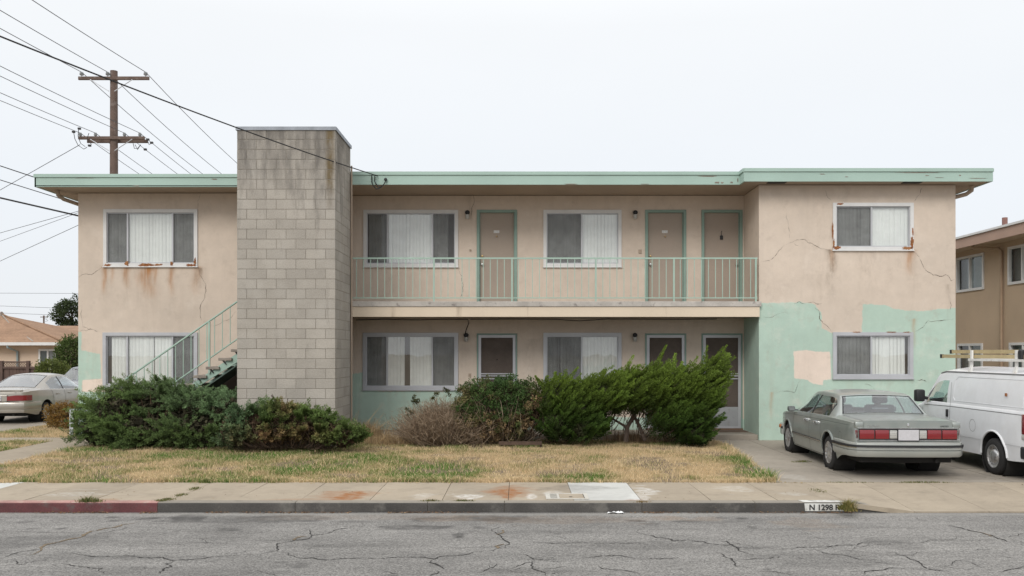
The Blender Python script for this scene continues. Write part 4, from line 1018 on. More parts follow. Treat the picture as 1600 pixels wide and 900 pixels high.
def grass_colour(x, y, rng):
    g = lush(x, y)+rng.normal(0, .13, len(x)); t = np.clip(g*2.2+.35, 0, 1)[:, None]
    c = np.where(t < .5, STRAW*(1-2*t)+OLIVE*2*t, OLIVE*(2-2*t)+LUSH*(2*t-1))
    pale = rng.random(len(x)) < .22; c[pale] = STRAW*1.2
    return c*(.7+.6*rng.random((len(x), 1)))
def sow(n, x0, x1, y0, y1, test, hm, wm=.008):
    x = RNG.uniform(x0, x1, n); y = RNG.uniform(y0, y1, n)**1.0; k = test(x, y); x, y = x[k], y[k]
    k = RNG.random(len(x)) > np.maximum(.9*bare(x, y), .78*np.clip((fbm(x, y, 2.1)-.53)*8, 0, 1)); x, y = x[k], y[k]
    cl = .30+1.35*fbm(x, y, 3.0, 4); g = np.clip(lush(x, y)*2+.4, 0, 1)
    h = hm*cl*(.6+.7*RNG.random(len(x)))*(1+.35*g)
    return blades(x, y, h, wm*(.7+.6*RNG.random(len(x))), grass_colour(x, y, RNG), lean=1.1)
def join(parts):
    V, Fc, C, b = [], [], [], 0
    for v, f, c in parts: V.append(v); Fc.append(f+b); C.append(c); b += len(v)
    return np.vstack(V), np.vstack(Fc), np.vstack(C)
parts = [sow(210000, -8.85, 4.3, YSB+.02, 19.3, lambda x, y: (x < lx(y)+.02*np.sin(y*9)) & (x > -8.82+.05*np.sin(y*5)), .05),
         sow(14000, -8.85, 4.3, YSB-.09, YSB+.12, lambda x, y: (x < lx(y)) & (y > YSB-.10*np.clip(fbm(x, y*0, 2.5)*2.2-.7, 0, 1)), .06),
         sow(5000, 3.6, 4.3, YSB, 18.5, lambda x, y: np.abs(x-lx(y)+.02) < .09, .09),
         sow(2500, -8.95, -8.6, YSB, 17.8, lambda x, y: np.abs(x+8.8) < .10*fbm(x, y, 3), .07)]
V, Fc, C = join(parts)
tag(npmesh('grass', V, Fc, m_grass, None, {'col': C}), 'dry straw-coloured lawn with green tufts in front of the building', 'grass', kind='stuff')
parts = [sow(26000, -12.38, -10.0, YSB+.02, 19.33, lambda x, y: x < -10.0, .05), sow(16000, -12.38, -10.1, 20.12, 25, lambda x, y: x < -10.1, .06)]
V, Fc, C = join(parts)
tag(npmesh('grass', V, Fc, m_grass, None, {'col': C}), 'patchy dry grass beside the left walkway', 'grass', kind='stuff')
# weeds in joints
def weed(px, py, z, rx, ry, h, n, c1, c2, label, name='weed'):
    g = G(px, py, z); x = g.x+RNG.normal(0, rx, n); y = g.y+RNG.normal(0, ry, n); t = RNG.random((n, 1)); c = (np.array(c1)*(1-t)+np.array(c2)*t)*(.7+.6*RNG.random((n, 1)))
    d = np.hypot((x-g.x)/rx, (y-g.y)/ry); hh = h*(.5+.8*RNG.random(n))*np.clip(1.3-d*.4, .2, 1)
    V, Fc, C = blades(x, y, hh, .009*np.ones(n), c, z-.002, 1.3)
    tag(npmesh(name, V, Fc, m_grass, None, {'col': C}), label, 'weed', kind='stuff')
gw = ((.07, .11, .03), (.24, .20, .09))
weed(139, 784, 0, .09, .03, .07, 260, *gw, 'green weed growing over the red curb'); weed(1325, 797, -.06, .05, .06, .14, 420, (.06, .09, .02), (.36, .27, .10), 'bushy weed growing at the curb end beside the painted number')
weed(673, 783, 0, .07, .015, .03, 160, *gw, 'flat weed in the curb joint, left one near the white splash'); weed(725, 783, 0, .08, .015, .03, 160, *gw, 'flat weed in the curb joint right below the white splash')
weed(1440, 754, 0, .22, .02, .03, 260, *gw, 'low weeds in the driveway joint behind the green sedan'); weed(1255, 722, 0, .10, .03, .04, 160, *gw, 'weed tuft in the driveway crack left of the green sedan'); weed(1320, 754, 0, .25, .02, .02, 130, *gw, 'low weeds in the joint between driveway and sidewalk')
weed(262, 781, 0, .05, .05, .03, 160, *gw, 'weeds lining the sidewalk joint behind the red curb end'); weed(283, 774, 0, .05, .07, .03, 120, *gw, 'weeds half way along the sidewalk joint behind the red curb end'); weed(305, 764, 0, .05, .08, .03, 120, *gw, 'weeds far along the sidewalk joint near the lawn'); weed(322, 754, 0, .06, .04, .06, 160, (.07, .13, .03), (.2, .2, .07), 'green grass tuft at the head of the weedy sidewalk joint'); weed(250, 783, 0, .05, .03, .03, 120, *gw, 'dry weed at the end of the red curb'); weed(1003, 784, 0, .06, .03, .02, 120, (.2, .13, .06), (.3, .22, .1), 'dry weed in the dark curb joint')
weed(1278, 767, 0, .07, .12, .02, 100, *gw, 'weeds in the sidewalk joint left of the apron')
# thin white edging lying at the back of the lawn
for i, (a, b, yy, lab) in enumerate([(592, 650, 694, 'thin white edging strip in the lawn below the mint wall'), (1073, 1100, 695.5, 'short white edging strip in the lawn by the right juniper')]):
    g0, g1 = G(a, yy), G(b, yy-1.5)
    tag(MB().bbox(g0.x, g1.x, g0.y, g0.y+.05, -.02, .045, .006).build('edging_strip', m_white), lab, 'edging')
g0 = G(785, 688)
m_fenced = simple('rotten_wood', (.085, .055, .04), .95, .3, 9, .2, 50, .4, 40, .006)
brd = thing('planter_edge', 'weathered wooden planter edge under the middle green bush', 'planter', (g0.x+.4, g0.y, 0))
MB().box(g0.x-.05, g0.x+.82, 18.02, 18.06, .05, .12).build('plank', m_fenced, brd); MB().box(g0.x+.78, g0.x+.82, 18.06, 18.10, -.02, .12).build('stake', m_fenced, brd); MB().box(g0.x, g0.x+.04, 18.06, 18.10, -.02, .10).build('stake', m_fenced, brd)

# dry leaves and grit gathered along the gutter and at the back of the sidewalk
def litter(n, x0, x1, yc, ys, z, label, c1, c2, size=.016):
    x = RNG.uniform(x0, x1, n); k = fbm(x, x*0, .9, 3) > .42+.2*RNG.random(n)*0; k &= RNG.random(n) < np.clip((fbm(x, x*0+3, 1.7, 3)-.3)*2.4, .05, 1); x = x[k]; n = len(x)
    y = yc-np.abs(RNG.normal(0, ys, n)); a = RNG.random(n)*6.28; s_ = size*(.4+1.1*RNG.random(n)); t = RNG.random((n, 1)); c = (np.array(c1)*(1-t)+np.array(c2)*t)*(.5+RNG.random((n, 1)))
    zz = z+.004+.012*RNG.random((n, 4)); V = np.stack([np.stack([x+np.cos(a+q*1.571)*s_*(1 if q % 2 else .5), y+np.sin(a+q*1.571)*s_*(1 if q % 2 else .5), zz[:, q]], 1) for q in range(4)], 1).reshape(-1, 3)
    tag(npmesh('leaf_litter', V, np.arange(n)[:, None]*4+np.array([[0, 1, 2, 3]]), m_grass, None, {'col': np.repeat(np.hstack([c, np.ones((n, 1))]), 4, 0)}), label, 'leaf litter', kind='stuff')
litter(2600, -8.5, 5.2, YC-.006, .035, ZR, 'reddish brown leaf litter lying in the gutter along the curb', (.12, .055, .03), (.30, .19, .10))
litter(900, -8.5, 4.2, YSB-.02, .06, .001, 'dry grass clippings along the back edge of the sidewalk', (.25, .18, .09), (.45, .34, .18))
litter(300, -8.5, 4.2, YC+.9, .5, .001, 'scattered dry bits on the sidewalk slabs', (.12, .08, .04), (.3, .22, .12), .010)
litter(260, 4.3, 12, 14.2, .9, .004, 'scattered dry bits on the right driveway', (.10, .07, .04), (.26, .19, .1), .012)
# ------------------------------------------------------------------ shrubs and trees
m_leaf = foliage_mat('juniper_foliage', .65, .22)
m_bark = simple('shrub_bark', (.062, .045, .035), .95, .25, 8, .2, 60, .6, 40, .01)
m_deadwood = foliage_mat('dry_twigs', .9, .05)
def unit(v): return v/np.maximum(np.linalg.norm(v, axis=1, keepdims=True), 1e-9)
def leaves(P0, D, n_each, L, rad, leaf_l, leaf_w, c0, c1, rng, taper=.75, fan=.8, jit=.25, flat=None):
    """plumes: each starts at P0 and runs along D for length L, set with small pointed leaves"""
    N = len(P0); k = n_each; t = rng.random((N, k))**.85
    a = rng.random((N, k))*2*math.pi
    up = np.tile(np.array([0, 0, 1.]), (N, 1)); s1 = unit(np.cross(D, up)+1e-6); s2 = np.cross(D, s1)
    rr = (rad[:, None]*(1-taper*t)*np.sqrt(rng.random((N, k))))
    radial = s1[:, None]*np.cos(a)[..., None]+s2[:, None]*np.sin(a)[..., None]
    B = P0[:, None]+D[:, None]*(L[:, None]*t)[..., None]+radial*rr[..., None]
    d = D[:, None]*(1-fan*.4)+radial*fan+rng.normal(0, jit, (N, k, 3)); d = d/np.linalg.norm(d, axis=2, keepdims=True)
    w = np.cross(d, rng.normal(0, 1, (N, k, 3))); w = w/np.maximum(np.linalg.norm(w, axis=2, keepdims=True), 1e-6)
    ll = leaf_l*(.6+.8*rng.random((N, k, 1))); ww = leaf_w*(.7+.6*rng.random((N, k, 1)))
    V = np.stack([B, B+d*ll*.45+w*ww*.5, B+d*ll, B+d*ll*.45-w*ww*.5], 2).reshape(-1, 3)
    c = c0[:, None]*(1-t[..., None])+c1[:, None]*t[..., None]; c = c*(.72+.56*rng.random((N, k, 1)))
    M = N*k; b = np.arange(M)[:, None]*4
    C = np.hstack([np.repeat(c.reshape(-1, 3), 4, 0), np.ones((M*4, 1))])
    return V, b+np.array([[0, 1, 2, 3]]), C
def twigs(P0, P1, r0, c, rng, seg=3, bend=.12):
    """thin three-sided tapering twigs from P0 to P1"""
    N = len(P0); L = np.linalg.norm(P1-P0, axis=1, keepdims=True); B = rng.normal(0, 1, (N, 3))*L*bend
    pts = [P0*(1-t)+P1*t+B*(4*t*(1-t)) for t in np.linspace(0, 1, seg+1)]
    d = unit(P1-P0); s1 = unit(np.cross(d, rng.normal(0, 1, (N, 3)))); s2 = np.cross(d, s1); V = []
    for j, p in enumerate(pts):
        r = r0[:, None]*(1-.75*j/seg)
        for q in range(3): V.append(p+r*(s1*math.cos(q*2.094)+s2*math.sin(q*2.094)))
    V = np.stack(V, 1); m = (seg+1)*3; b = np.arange(N)[:, None]*m; Fc = []
    for j in range(seg):
        for q in range(3): Fc.append(b+np.array([[j*3+q, j*3+(q+1) % 3, j*3+3+(q+1) % 3, j*3+3+q]]))
    cc = c*(.65+.7*rng.random((N, 1)))
    return V.reshape(-1, 3), np.vstack(Fc), np.repeat(np.hstack([cc, np.ones((N, 1))]), m, 0)
def lobe_points(lobes, n, rng, inner=.25):
    """random points near the surface of a set of ellipsoids, with outward normals; lobes: (cx,cy,cz,rx,ry,rz)"""
    L = np.array(lobes, float); w = (L[:, 3]*L[:, 5]+L[:, 3]*L[:, 4]); idx = rng.choice(len(L), n*2, p=w/w.sum()); q = L[idx]
    u = unit(rng.normal(0, 1, (n*2, 3))); rad = 1-inner*rng.random((n*2, 1))**1.5
    p = q[:, :3]+u*q[:, 3:]*rad; nr = unit(u/q[:, 3:])
    ok = p[:, 2] > .02
    for (cx, cy, cz, rx, ry, rz) in lobes:                    # drop points deep inside another lobe
        ok &= (((p[:, 0]-cx)/rx)**2+((p[:, 1]-cy)/ry)**2+((p[:, 2]-cz)/rz)**2) > .42
    return p[ok][:n], nr[ok][:n]
def mixc(a, b, t): return np.array(a)*(1-t)+np.array(b)*t
def LP(px, py, Y, rx, ry, rz): p = P(px, py, Y); return (p.x, p.y, p.z, rx/F*Y, ry, rz/F*Y)

def core(root, lobes, k, c, seed, gap=None):
    """ragged dark brown mass added inside the shrub so its gaps look deeply shaded"""
    rg = np.random.default_rng(seed); pr = []
    for (cx, cy, cz, rx, ry, rz) in lobes:
        n = 2600; u = unit(rg.normal(0, 1, (n, 3))); r = (rg.random((n, 1))**.33)*k; p = np.array([[cx, cy, cz]])+u*np.array([[rx, ry, rz]])*r
        p = p[p[:, 2] > .03]
        if gap is not None: p = p[~gap(p)]
        n = len(p); d = unit(rg.normal(0, 1, (n, 3))); w = unit(np.cross(d, rg.normal(0, 1, (n, 3)))); l = .05+.05*rg.random((n, 1)); 
        V = np.stack([p-d*l, p+w*l*.45, p+d*l, p-w*l*.45], 1).reshape(-1, 3); b = np.arange(n)[:, None]*4
        cc = np.array(c)*(.5+rg.random((n, 1))); pr.append((V, b+np.array([[0, 1, 2, 3]]), np.repeat(np.hstack([cc, np.ones((n, 1))]), 4, 0)))
    V, Fc, C = join(pr); return npmesh('inner_dark_core', V, Fc, m_deadwood, root, {'col': C})
# --- big spreading juniper on the left
rng = np.random.default_rng(21)
Lj = [LP(190, 648, 18.6, 48, .75, 44), LP(250, 642, 18.7, 62, .75, 44), LP(310, 650, 18.5, 60, .75, 40), LP(165, 672, 18.4, 38, .6, 28), LP(230, 672, 18.2, 60, .6, 30), LP(310, 676, 18.0, 60, .6, 28), LP(360, 652, 18.3, 40, .6, 36),
      LP(345, 640, 18.7, 40, .5, 20)]
jl = thing('juniper_shrub', 'wide spreading blue-green juniper in front of the stairs and left wing', 'shrub', (X(250, 18.5), 18.5, 0))
def juniper(root, lobes, n, k, rng, dirf, lf, colf, leaf=(.042, .0145), rad=.058, fan=.75, brown=0, inner=.35):
    p, nr = lobe_points(lobes, n, rng, inner); D = dirf(p, nr); L = lf(p, nr)
    c0, c1 = colf(p, nr)
    V, Fc, C = leaves(p-D*L[:, None]*.5, D, k, L, rad*(.7+.6*rng.random(len(p))), leaf[0], leaf[1], c0, c1, rng, fan=fan)
    return npmesh('foliage', V, Fc, m_leaf, root, {'col': C})
def dir_spread(p, nr):
    d = nr*np.array([.9, .9, .45])+rng.normal(0, .28, p.shape)+np.array([-.1, -.2, .12])
    d[:, 0] += np.where(p[:, 0] > X(300, 18.5), .15, -.35); return unit(d)
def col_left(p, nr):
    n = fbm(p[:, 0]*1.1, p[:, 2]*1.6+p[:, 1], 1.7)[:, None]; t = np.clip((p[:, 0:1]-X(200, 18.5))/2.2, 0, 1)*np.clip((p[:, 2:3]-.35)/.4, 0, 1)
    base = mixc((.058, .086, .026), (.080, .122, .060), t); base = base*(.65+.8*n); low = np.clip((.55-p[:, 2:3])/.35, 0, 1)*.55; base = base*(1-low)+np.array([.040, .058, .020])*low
    return base*.58, base*2.5  # spray tips brightened and bases darkened in colour, as if lit from above
core(jl, Lj, .80, (.050, .045, .026), 51)
def shelves(lobes, n, rg, rx, ry, rz):
    p, nr = lobe_points(lobes, n, rg, .12); return [(a, b, max(c, .12), rx*rg.uniform(.6, 1.2), ry*rg.uniform(.7, 1.2), rz*rg.uniform(.7, 1.3)) for a, b, c in p-nr*.10]
Sj = shelves(Lj, 62, rng, .40, .30, .15)
def arms(root, lobes, n, rg, dirf, colf, L=.75, side=.62, sl=.28, k=62, zmin=.25):
    """feathery branches: each arm carries two ranks of side sprays, like a fern"""
    p, nr = lobe_points(lobes, n, rg, .06); q = p[:, 2] > zmin; p, nr = p[q], nr[q]; D = dirf(p, nr); st = p-D*L*.7; PP, DD, LL = [], [], []
    up = np.array([[0, 0, 1.]]); S = unit(np.cross(D, up)); S = S+rg.normal(0, .25, S.shape)
    for j in range(15):
        t = .2+.8*j/14
        for sg in (-1, 1):
            PP.append(st+D*L*t+np.array([0, 0, -.10])*t*t); d = D*.85+S*sg*side*(1.05-t*.75)+up*.12+rg.normal(0, .12, D.shape); DD.append(unit(d)); LL.append(sl*(1.05-.6*t)*(.8+.4*rg.random(len(p))))
    PP, DD, LL = np.vstack(PP), np.vstack(DD), np.concatenate(LL); c0, c1 = colf(PP, DD)
    V, Fc, C = leaves(PP, DD, k, LL, np.full(len(PP), .022), .034, .0105, c0, c1, rg, .6, .5, .2); return npmesh('plumes', V, Fc, m_leaf, root, {'col': C})
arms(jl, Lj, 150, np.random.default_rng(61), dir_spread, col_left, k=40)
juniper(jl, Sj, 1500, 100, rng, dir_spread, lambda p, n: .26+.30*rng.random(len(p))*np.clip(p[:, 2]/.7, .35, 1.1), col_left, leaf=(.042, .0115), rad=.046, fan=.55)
# long feathery sprays along the top edge
top = []
for px, py in ((178, 599), (192, 592), (206, 596), (222, 594), (236, 592), (250, 590), (262, 594), (272, 597), (150, 613), (136, 616), (160, 608), (168, 604), (290, 606), (300, 608), (312, 612), (322, 614), (335, 616), (345, 614), (360, 618), (128, 663), (133, 640), (145, 630), (131, 676), (140, 622)):
    for _ in range(3): top.append(P(px+RNG.normal(0, 5), py+7+RNG.normal(0, 4), 18.55+RNG.normal(0, .25)))
top = np.array([list(t) for t in top]); d = unit(np.stack([np.where(top[:, 0] < X(215, 18.5), -.75, np.where(top[:, 0] > X(260, 18.5), .35, -.3))+rng.normal(0, .3, len(top)), rng.normal(-.15, .25, len(top)), .35+.25*rng.random(len(top))], 1))
c0, c1 = col_left(top, d); V, Fc, C = leaves(top-d*.22, d, 150, .34+.12*rng.random(len(top)), np.full(len(top), .05), .034, .010, c0*1.05, c1*1.05, rng)
npmesh('foliage', V, Fc, m_leaf, jl, {'col': C})
p, nr = lobe_points(Lj, 500, rng, .75); cen = np.array([[X(250, 18.5), 18.6, .1]]); b0 = cen+(p-cen)*np.array([[.75, .6, .1]]); V, Fc, C = twigs(b0, p, .008+.008*rng.random(len(p)), np.tile([[.10, .065, .04]], (len(p), 1)), rng)
npmesh('branches', V, Fc, m_deadwood, jl, {'col': C})

# --- half-dead juniper in front of the chimney
rng = np.random.default_rng(22)
jc = thing('juniper_shrub', 'low juniper with dead brown underside at the foot of the block chimney', 'shrub', (X(460, 17.2), 17.2, 0))
Lc = [LP(374, 668, 17.3, 34, .4, 30), LP(400, 662, 17.25, 38, .45, 32), LP(440, 660, 17.25, 40, .45, 30), LP(480, 664, 17.2, 36, .42, 28), LP(512, 676, 17.1, 30, .4, 22), LP(535, 682, 17.0, 24, .35, 18)]
def dir_c(p, nr):
    d = nr*np.array([.6, .7, .35])+rng.normal(0, .25, p.shape)+np.array([.25, -.25, .38]); return unit(d)
def col_c(p, nr):
    n = fbm(p[:, 0]*1.3, p[:, 2]*2, 2.0)[:, None]; base = mixc((.066, .108, .05), (.062, .092, .025), np.clip((p[:, 0:1]-X(385, 17.2))/.5, 0, 1))*(.65+.8*n)
    dead = np.clip((.58-p[:, 2:3])/.2, 0, 1)*np.exp(-((p[:, 0:1]-X(440, 17.2))/.75)**2)+.6*np.exp(-((p[:, 0:1]-X(448, 17.2))/.18)**2)*np.clip((p[:, 2:3]-.6)/.2, 0, 1)
    dead = np.clip(dead*(.5+rng.random((len(p), 1))), 0, 1)
    dc = mixc((.11, .065, .035), (.30, .20, .10), rng.random((len(p), 1))**2); base = base*(1-dead)+dc*dead
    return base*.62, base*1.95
core(jc, Lc, .74, (.075, .048, .030), 52)
arms(jc, Lc, 60, np.random.default_rng(62), dir_c, col_c, .5, .6, .22, 40, .38)
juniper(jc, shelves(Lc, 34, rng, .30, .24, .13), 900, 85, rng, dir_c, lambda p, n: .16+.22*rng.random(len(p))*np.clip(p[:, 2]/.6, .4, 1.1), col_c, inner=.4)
top = np.array([list(P(a+RNG.normal(0, 3), b+6, 17.2+RNG.normal(0, .15))) for a, b in ((412, 622), (408, 625), (420, 627), (400, 628), (392, 634), (478, 634), (470, 638), (462, 640), (495, 642), (505, 648), (520, 648), (535, 656), (545, 662), (556, 668), (562, 672), (550, 680), (440, 638)) for _ in range(3)])
d = unit(np.stack([.45+rng.normal(0, .25, len(top)), rng.normal(-.1, .25, len(top)), .5+.3*rng.random(len(top))], 1)); c0, c1 = col_c(top, d)
V, Fc, C = leaves(top-d*.2, d, 130, .30+.1*rng.random(len(top)), np.full(len(top), .045), .032, .010, c0, c1, rng); npmesh('foliage', V, Fc, m_leaf, jc, {'col': C})
cen = np.array([[X(450, 17.2), 17.3, .05]]); p, nr = lobe_points(Lc, 420, rng, .6); b0 = cen+(p-cen)*np.array([[.6, .5, .1]]); V, Fc, C = twigs(b0, p, .003+.005*rng.random(len(p)), mixc((.06, .04, .03), (.20, .14, .095), rng.random((len(p), 1))**2), rng, 4, .16)
npmesh('branches', V, Fc, m_deadwood, jc, {'col': C})
s0 = [(425, 616, 432, 632), (450, 622, 441, 650), (430, 628, 424, 618)]
mb = MB()
for a, b, c, d_ in s0: MB().tube([P(a, b, 17.2), P((a+c)/2+1, (b+d_)/2, 17.2), P(c, d_, 17.25)], [.006, .008, .011], 5).build('bare_branch', m_bark, jc, True)

# --- dead grey bush
rng = np.random.default_rng(23)
db = thing('dead_bush', 'dead grey-brown bush of bare twigs below the left gallery window', 'bush', (X(690, 18.6), 18.6, 0))
n = 3400; base = np.array([X(695, 18.6), 18.6, -.02])+rng.normal(0, 1, (n, 3))*np.array([.24, .18, 0.0])
u = unit(np.stack([rng.normal(-.10, .55, n), rng.normal(0, .5, n), .35+.6*rng.random(n)], 1)); tipL = .55+.55*rng.random(n)
edge = np.array([X(688, 18.6), 18.6, .12]); tip = base+u*tipL[:, None]; tip[:, 2] = np.clip(tip[:, 2], .05, 1.15-.32*np.abs(tip[:, 0]-X(715, 18.6)))
c = mixc((.16, .110, .072), (.35, .265, .18), rng.random((n, 1)))
q1 = twigs(base, tip, .0035+.004*rng.random(n), c, rng, 4, .10)
m2 = 9000; k = rng.integers(0, n, m2); t = (.35+.65*rng.random((m2, 1))); s0 = base[k]*(1-t)+tip[k]*t; s1 = s0+unit(rng.normal(0, 1, (m2, 3))+np.array([0, 0, .4]))*(.05+.13*rng.random((m2, 1)))
s1[:, 2] = np.maximum(s1[:, 2], .02)
q2 = twigs(s0, s1, .0022+.0022*rng.random(m2), mixc((.17, .115, .075), (.38, .295, .21), rng.random((m2, 1))), rng, 2, .15)
V, Fc, C = join([q1, q2]); npmesh('twigs', V, Fc, m_deadwood, db, {'col': C})
lf = np.array([list(P(a+RNG.normal(0, 3), b+RNG.normal(0, 3), 18.5)) for a, b in ((647, 624), (650, 630), (646, 632), (676, 618), (679, 622), (642, 650), (697, 612), (700, 618), (644, 642)) for _ in range(2)])
d = unit(rng.normal(0, .5, lf.shape)+np.array([0, 0, .6])); V, Fc, C = leaves(lf, d, 45, np.full(len(lf), .09), np.full(len(lf), .03), .035, .018, np.tile([[.05, .055, .02]], (len(lf), 1)), np.tile([[.09, .09, .03]], (len(lf), 1)), rng); npmesh('last_leaves', V, Fc, m_leaf, db, {'col': C})

# --- middle green bush, dying underneath
rng = np.random.default_rng(24)
gb = thing('green_bush', 'rounded dark green bush with dead brown branches below, in front of the left screen door', 'bush', (X(780, 18.6), 18.6, 0))
Lg = [LP(752, 632, 18.6, 38, .5, 36), LP(790, 628, 18.6, 42, .5, 34), LP(825, 636, 18.6, 26, .5, 38), LP(780, 662, 18.5, 52, .5, 24), LP(735, 652, 18.5, 24, .4, 30)]
def col_g(p, nr):
    n = fbm(p[:, 0]*2, p[:, 2]*2.4, 2.0)[:, None]; base = mixc((.030, .060, .018), (.070, .115, .030), n)
    dead = np.clip((.72-p[:, 2:3])/.25, 0, .9)+.55*np.clip((p[:, 0:1]-X(815, 18.6))/.2, 0, 1)+.5*(fbm(p[:, 0], p[:, 2], 4.5)[:, None] > .58)
    dead = np.clip(dead*rng.random((len(p), 1))*1.4, 0, 1); dc = mixc((.09, .055, .03), (.30, .21, .11), rng.random((len(p), 1))**1.5); base = base*(1-dead)+dc*dead
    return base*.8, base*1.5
core(gb, Lg, .72, (.060, .042, .026), 53)
p, nr = lobe_points(Lg, 1050, rng, .35); d = unit(nr*.7+rng.normal(0, .45, p.shape)+np.array([0, 0, .35])); L = .08+.10*rng.random(len(p)); c0, c1 = col_g(p, nr)
keep = (p[:, 2] > .45) | (rng.random(len(p)) < .45); p, d, L, c0, c1 = p[keep], d[keep], L[keep], c0[keep], c1[keep]
V, Fc, C = leaves(p, d, 48, L, .05+.03*rng.random(len(p)), .036, .022, c0, c1, rng, .3, .9, .5); npmesh('foliage', V, Fc, m_leaf, gb, {'col': C})
cen = np.array([[X(785, 18.6), 18.7, .0]]); p, nr = lobe_points(Lg, 1100, rng, .5); b0 = cen+(p-cen)*np.array([[.5, .4, .05]]); V, Fc, C = twigs(b0, p, .004+.007*rng.random(len(p)), mixc((.10, .07, .05), (.36, .28, .20), rng.random((len(p), 1))**1.3), rng, 4, .18)
npmesh('branches', V, Fc, m_deadwood, gb, {'col': C})

# --- upright twisted juniper on the right
rng = np.random.default_rng(25)
jr = thing('juniper_shrub', 'tall bright green twisted juniper with pointed leaning spires on the right', 'shrub', (X(990, 18.4), 18.4, 0))
Lr = [LP(872, 628, 18.5, 34, .5, 34), LP(905, 640, 18.4, 36, .55, 38), LP(945, 618, 18.4, 44, .55, 30), LP(990, 612, 18.4, 48, .55, 28), LP(1040, 610, 18.4, 50, .55, 34), LP(1090, 612, 18.4, 38, .5, 34),
      LP(870, 662, 18.3, 28, .45, 26), LP(915, 668, 18.2, 30, .45, 20), LP(1050, 650, 18.3, 38, .5, 30), LP(1092, 655, 18.3, 28, .45, 34), LP(1085, 680, 18.2, 24, .4, 14), LP(1118, 585, 18.45, 15, .25, 26)]
LEAN = np.array([.62, -.12, .62])
def dir_r(p, nr):
    d = LEAN*1.15+nr*np.array([.35, .45, .25])+rng.normal(0, .16, p.shape)
    low = np.clip((.55-p[:, 2])/.4, 0, 1)[:, None]; d = d*(1-low)+(nr*np.array([.6, .6, .2])+np.array([.1, -.2, .45])+rng.normal(0, .2, p.shape))*low
    lf_ = np.clip((X(880, 18.4)-p[:, 0])/.4, 0, 1)[:, None]*(rng.random((len(p), 1)) < .45); d = d*(1-lf_)+np.array([-.75, -.2, .55])*lf_
    return unit(d)
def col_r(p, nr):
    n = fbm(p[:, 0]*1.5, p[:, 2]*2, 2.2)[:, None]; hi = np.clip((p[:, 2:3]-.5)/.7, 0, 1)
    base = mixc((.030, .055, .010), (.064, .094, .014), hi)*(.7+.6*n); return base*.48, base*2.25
def len_r(p, n_): return .24+.34*rng.random(len(p))*np.clip(p[:, 2]/.8, .4, 1.1)
core(jr, Lr, .68, (.045, .048, .022), 54, lambda q: (np.abs(q[:, 0]-X(988, 18.4)) < .38) & (q[:, 2] < .62))
p, nr = lobe_points(Lr, 1250, rng, .4); gapx = np.exp(-((p[:, 0]-X(985, 18.4))/.33)**2)*(p[:, 2] < .56)+np.exp(-((p[:, 0]-X(925, 18.2))/.15)**2)*(p[:, 2] < .22); k = rng.random(len(p)) > gapx*1.6; p, nr = p[k], nr[k]
D = dir_r(p, nr); L = len_r(p, nr); c0, c1 = col_r(p, nr)
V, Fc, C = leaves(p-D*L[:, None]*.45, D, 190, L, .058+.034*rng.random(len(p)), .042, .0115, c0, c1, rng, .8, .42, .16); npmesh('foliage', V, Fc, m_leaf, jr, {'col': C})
# stiff pointed plumes all over the front and top
q, qn = lobe_points(Lr, 420, rng, .05); kk = ((qn[:, 1] < .15) | (qn[:, 2] > .5)) & (q[:, 2] > .18); kk &= ~((np.abs(q[:, 0]-X(988, 18.4)) < .3) & (q[:, 2] < .6)); q, qn = q[kk], qn[kk]
dq = unit(LEAN+qn*np.array([.18, .35, .12])+rng.normal(0, .10, q.shape)); lf_ = (q[:, 0] < X(885, 18.4)) & (rng.random(len(q)) < .5); dq[lf_] = unit(np.array([[-.62, -.3, .6]])+rng.normal(0, .1, (int(lf_.sum()), 3)))
lq = .30+.26*rng.random(len(q)); c0, c1 = col_r(q, qn)
V, Fc, C = leaves(q-dq*lq[:, None]*.55, dq, 230, lq, .048+.02*rng.random(len(q)), .032, .0105, c0*1.15, c1*1.25, rng, .92, .38, .12); npmesh('plumes', V, Fc, m_leaf, jr, {'col': C})
# named spires standing clear of the mass: foot and tip in the photograph
SP = [((885, 598), (902, 574)), ((918, 598), (958, 572)), ((930, 604), (945, 580)), ((970, 590), (990, 556)), ((975, 588), (985, 566)), ((1020, 578), (1040, 540)), ((1024, 575), (1036, 552)), ((1042, 590), (1056, 553)), ((1050, 586), (1054, 560)), ((1075, 588), (1090, 557)), ((1062, 585), (1066, 566)), ((1095, 580), (1106, 542)), ((1098, 576), (1104, 556)), ((1118, 582), (1135, 540)), ((1125, 590), (1138, 552)), ((1122, 600), (1140, 572)), ((1112, 578), (1120, 558)), ((866, 600), (868, 582)), ((850, 604), (855, 588)), ((1000, 590), (1012, 572)), ((940, 596), (962, 578)), ((1115, 630), (1132, 598)), ((1105, 645), (1125, 612)), ((845, 600), (838, 588)), ((995, 582), (1000, 570))]
pp, dd, LL = [], [], []
for a, b in SP:
    A0, B0 = P(*a, 18.4+RNG.normal(0, .12)), P(*b, 18.35+RNG.normal(0, .1)); v = B0-A0
    for _ in range(2): pp.append(list(A0+Vector((RNG.normal(0, .01), RNG.normal(0, .02), 0))-v*.25)); dd.append(list(v.normalized())); LL.append(v.length*1.25)
pp = np.array(pp); dd = np.array(dd); LL = np.array(LL); c0, c1 = col_r(pp, dd)
V, Fc, C = leaves(pp, dd, 170, LL, .035+.018*rng.random(len(pp))+LL*.06, .038, .0115, c0*1.2, c1*1.3, rng, .92, .38, .12); npmesh('spires', V, Fc, m_leaf, jr, {'col': C})
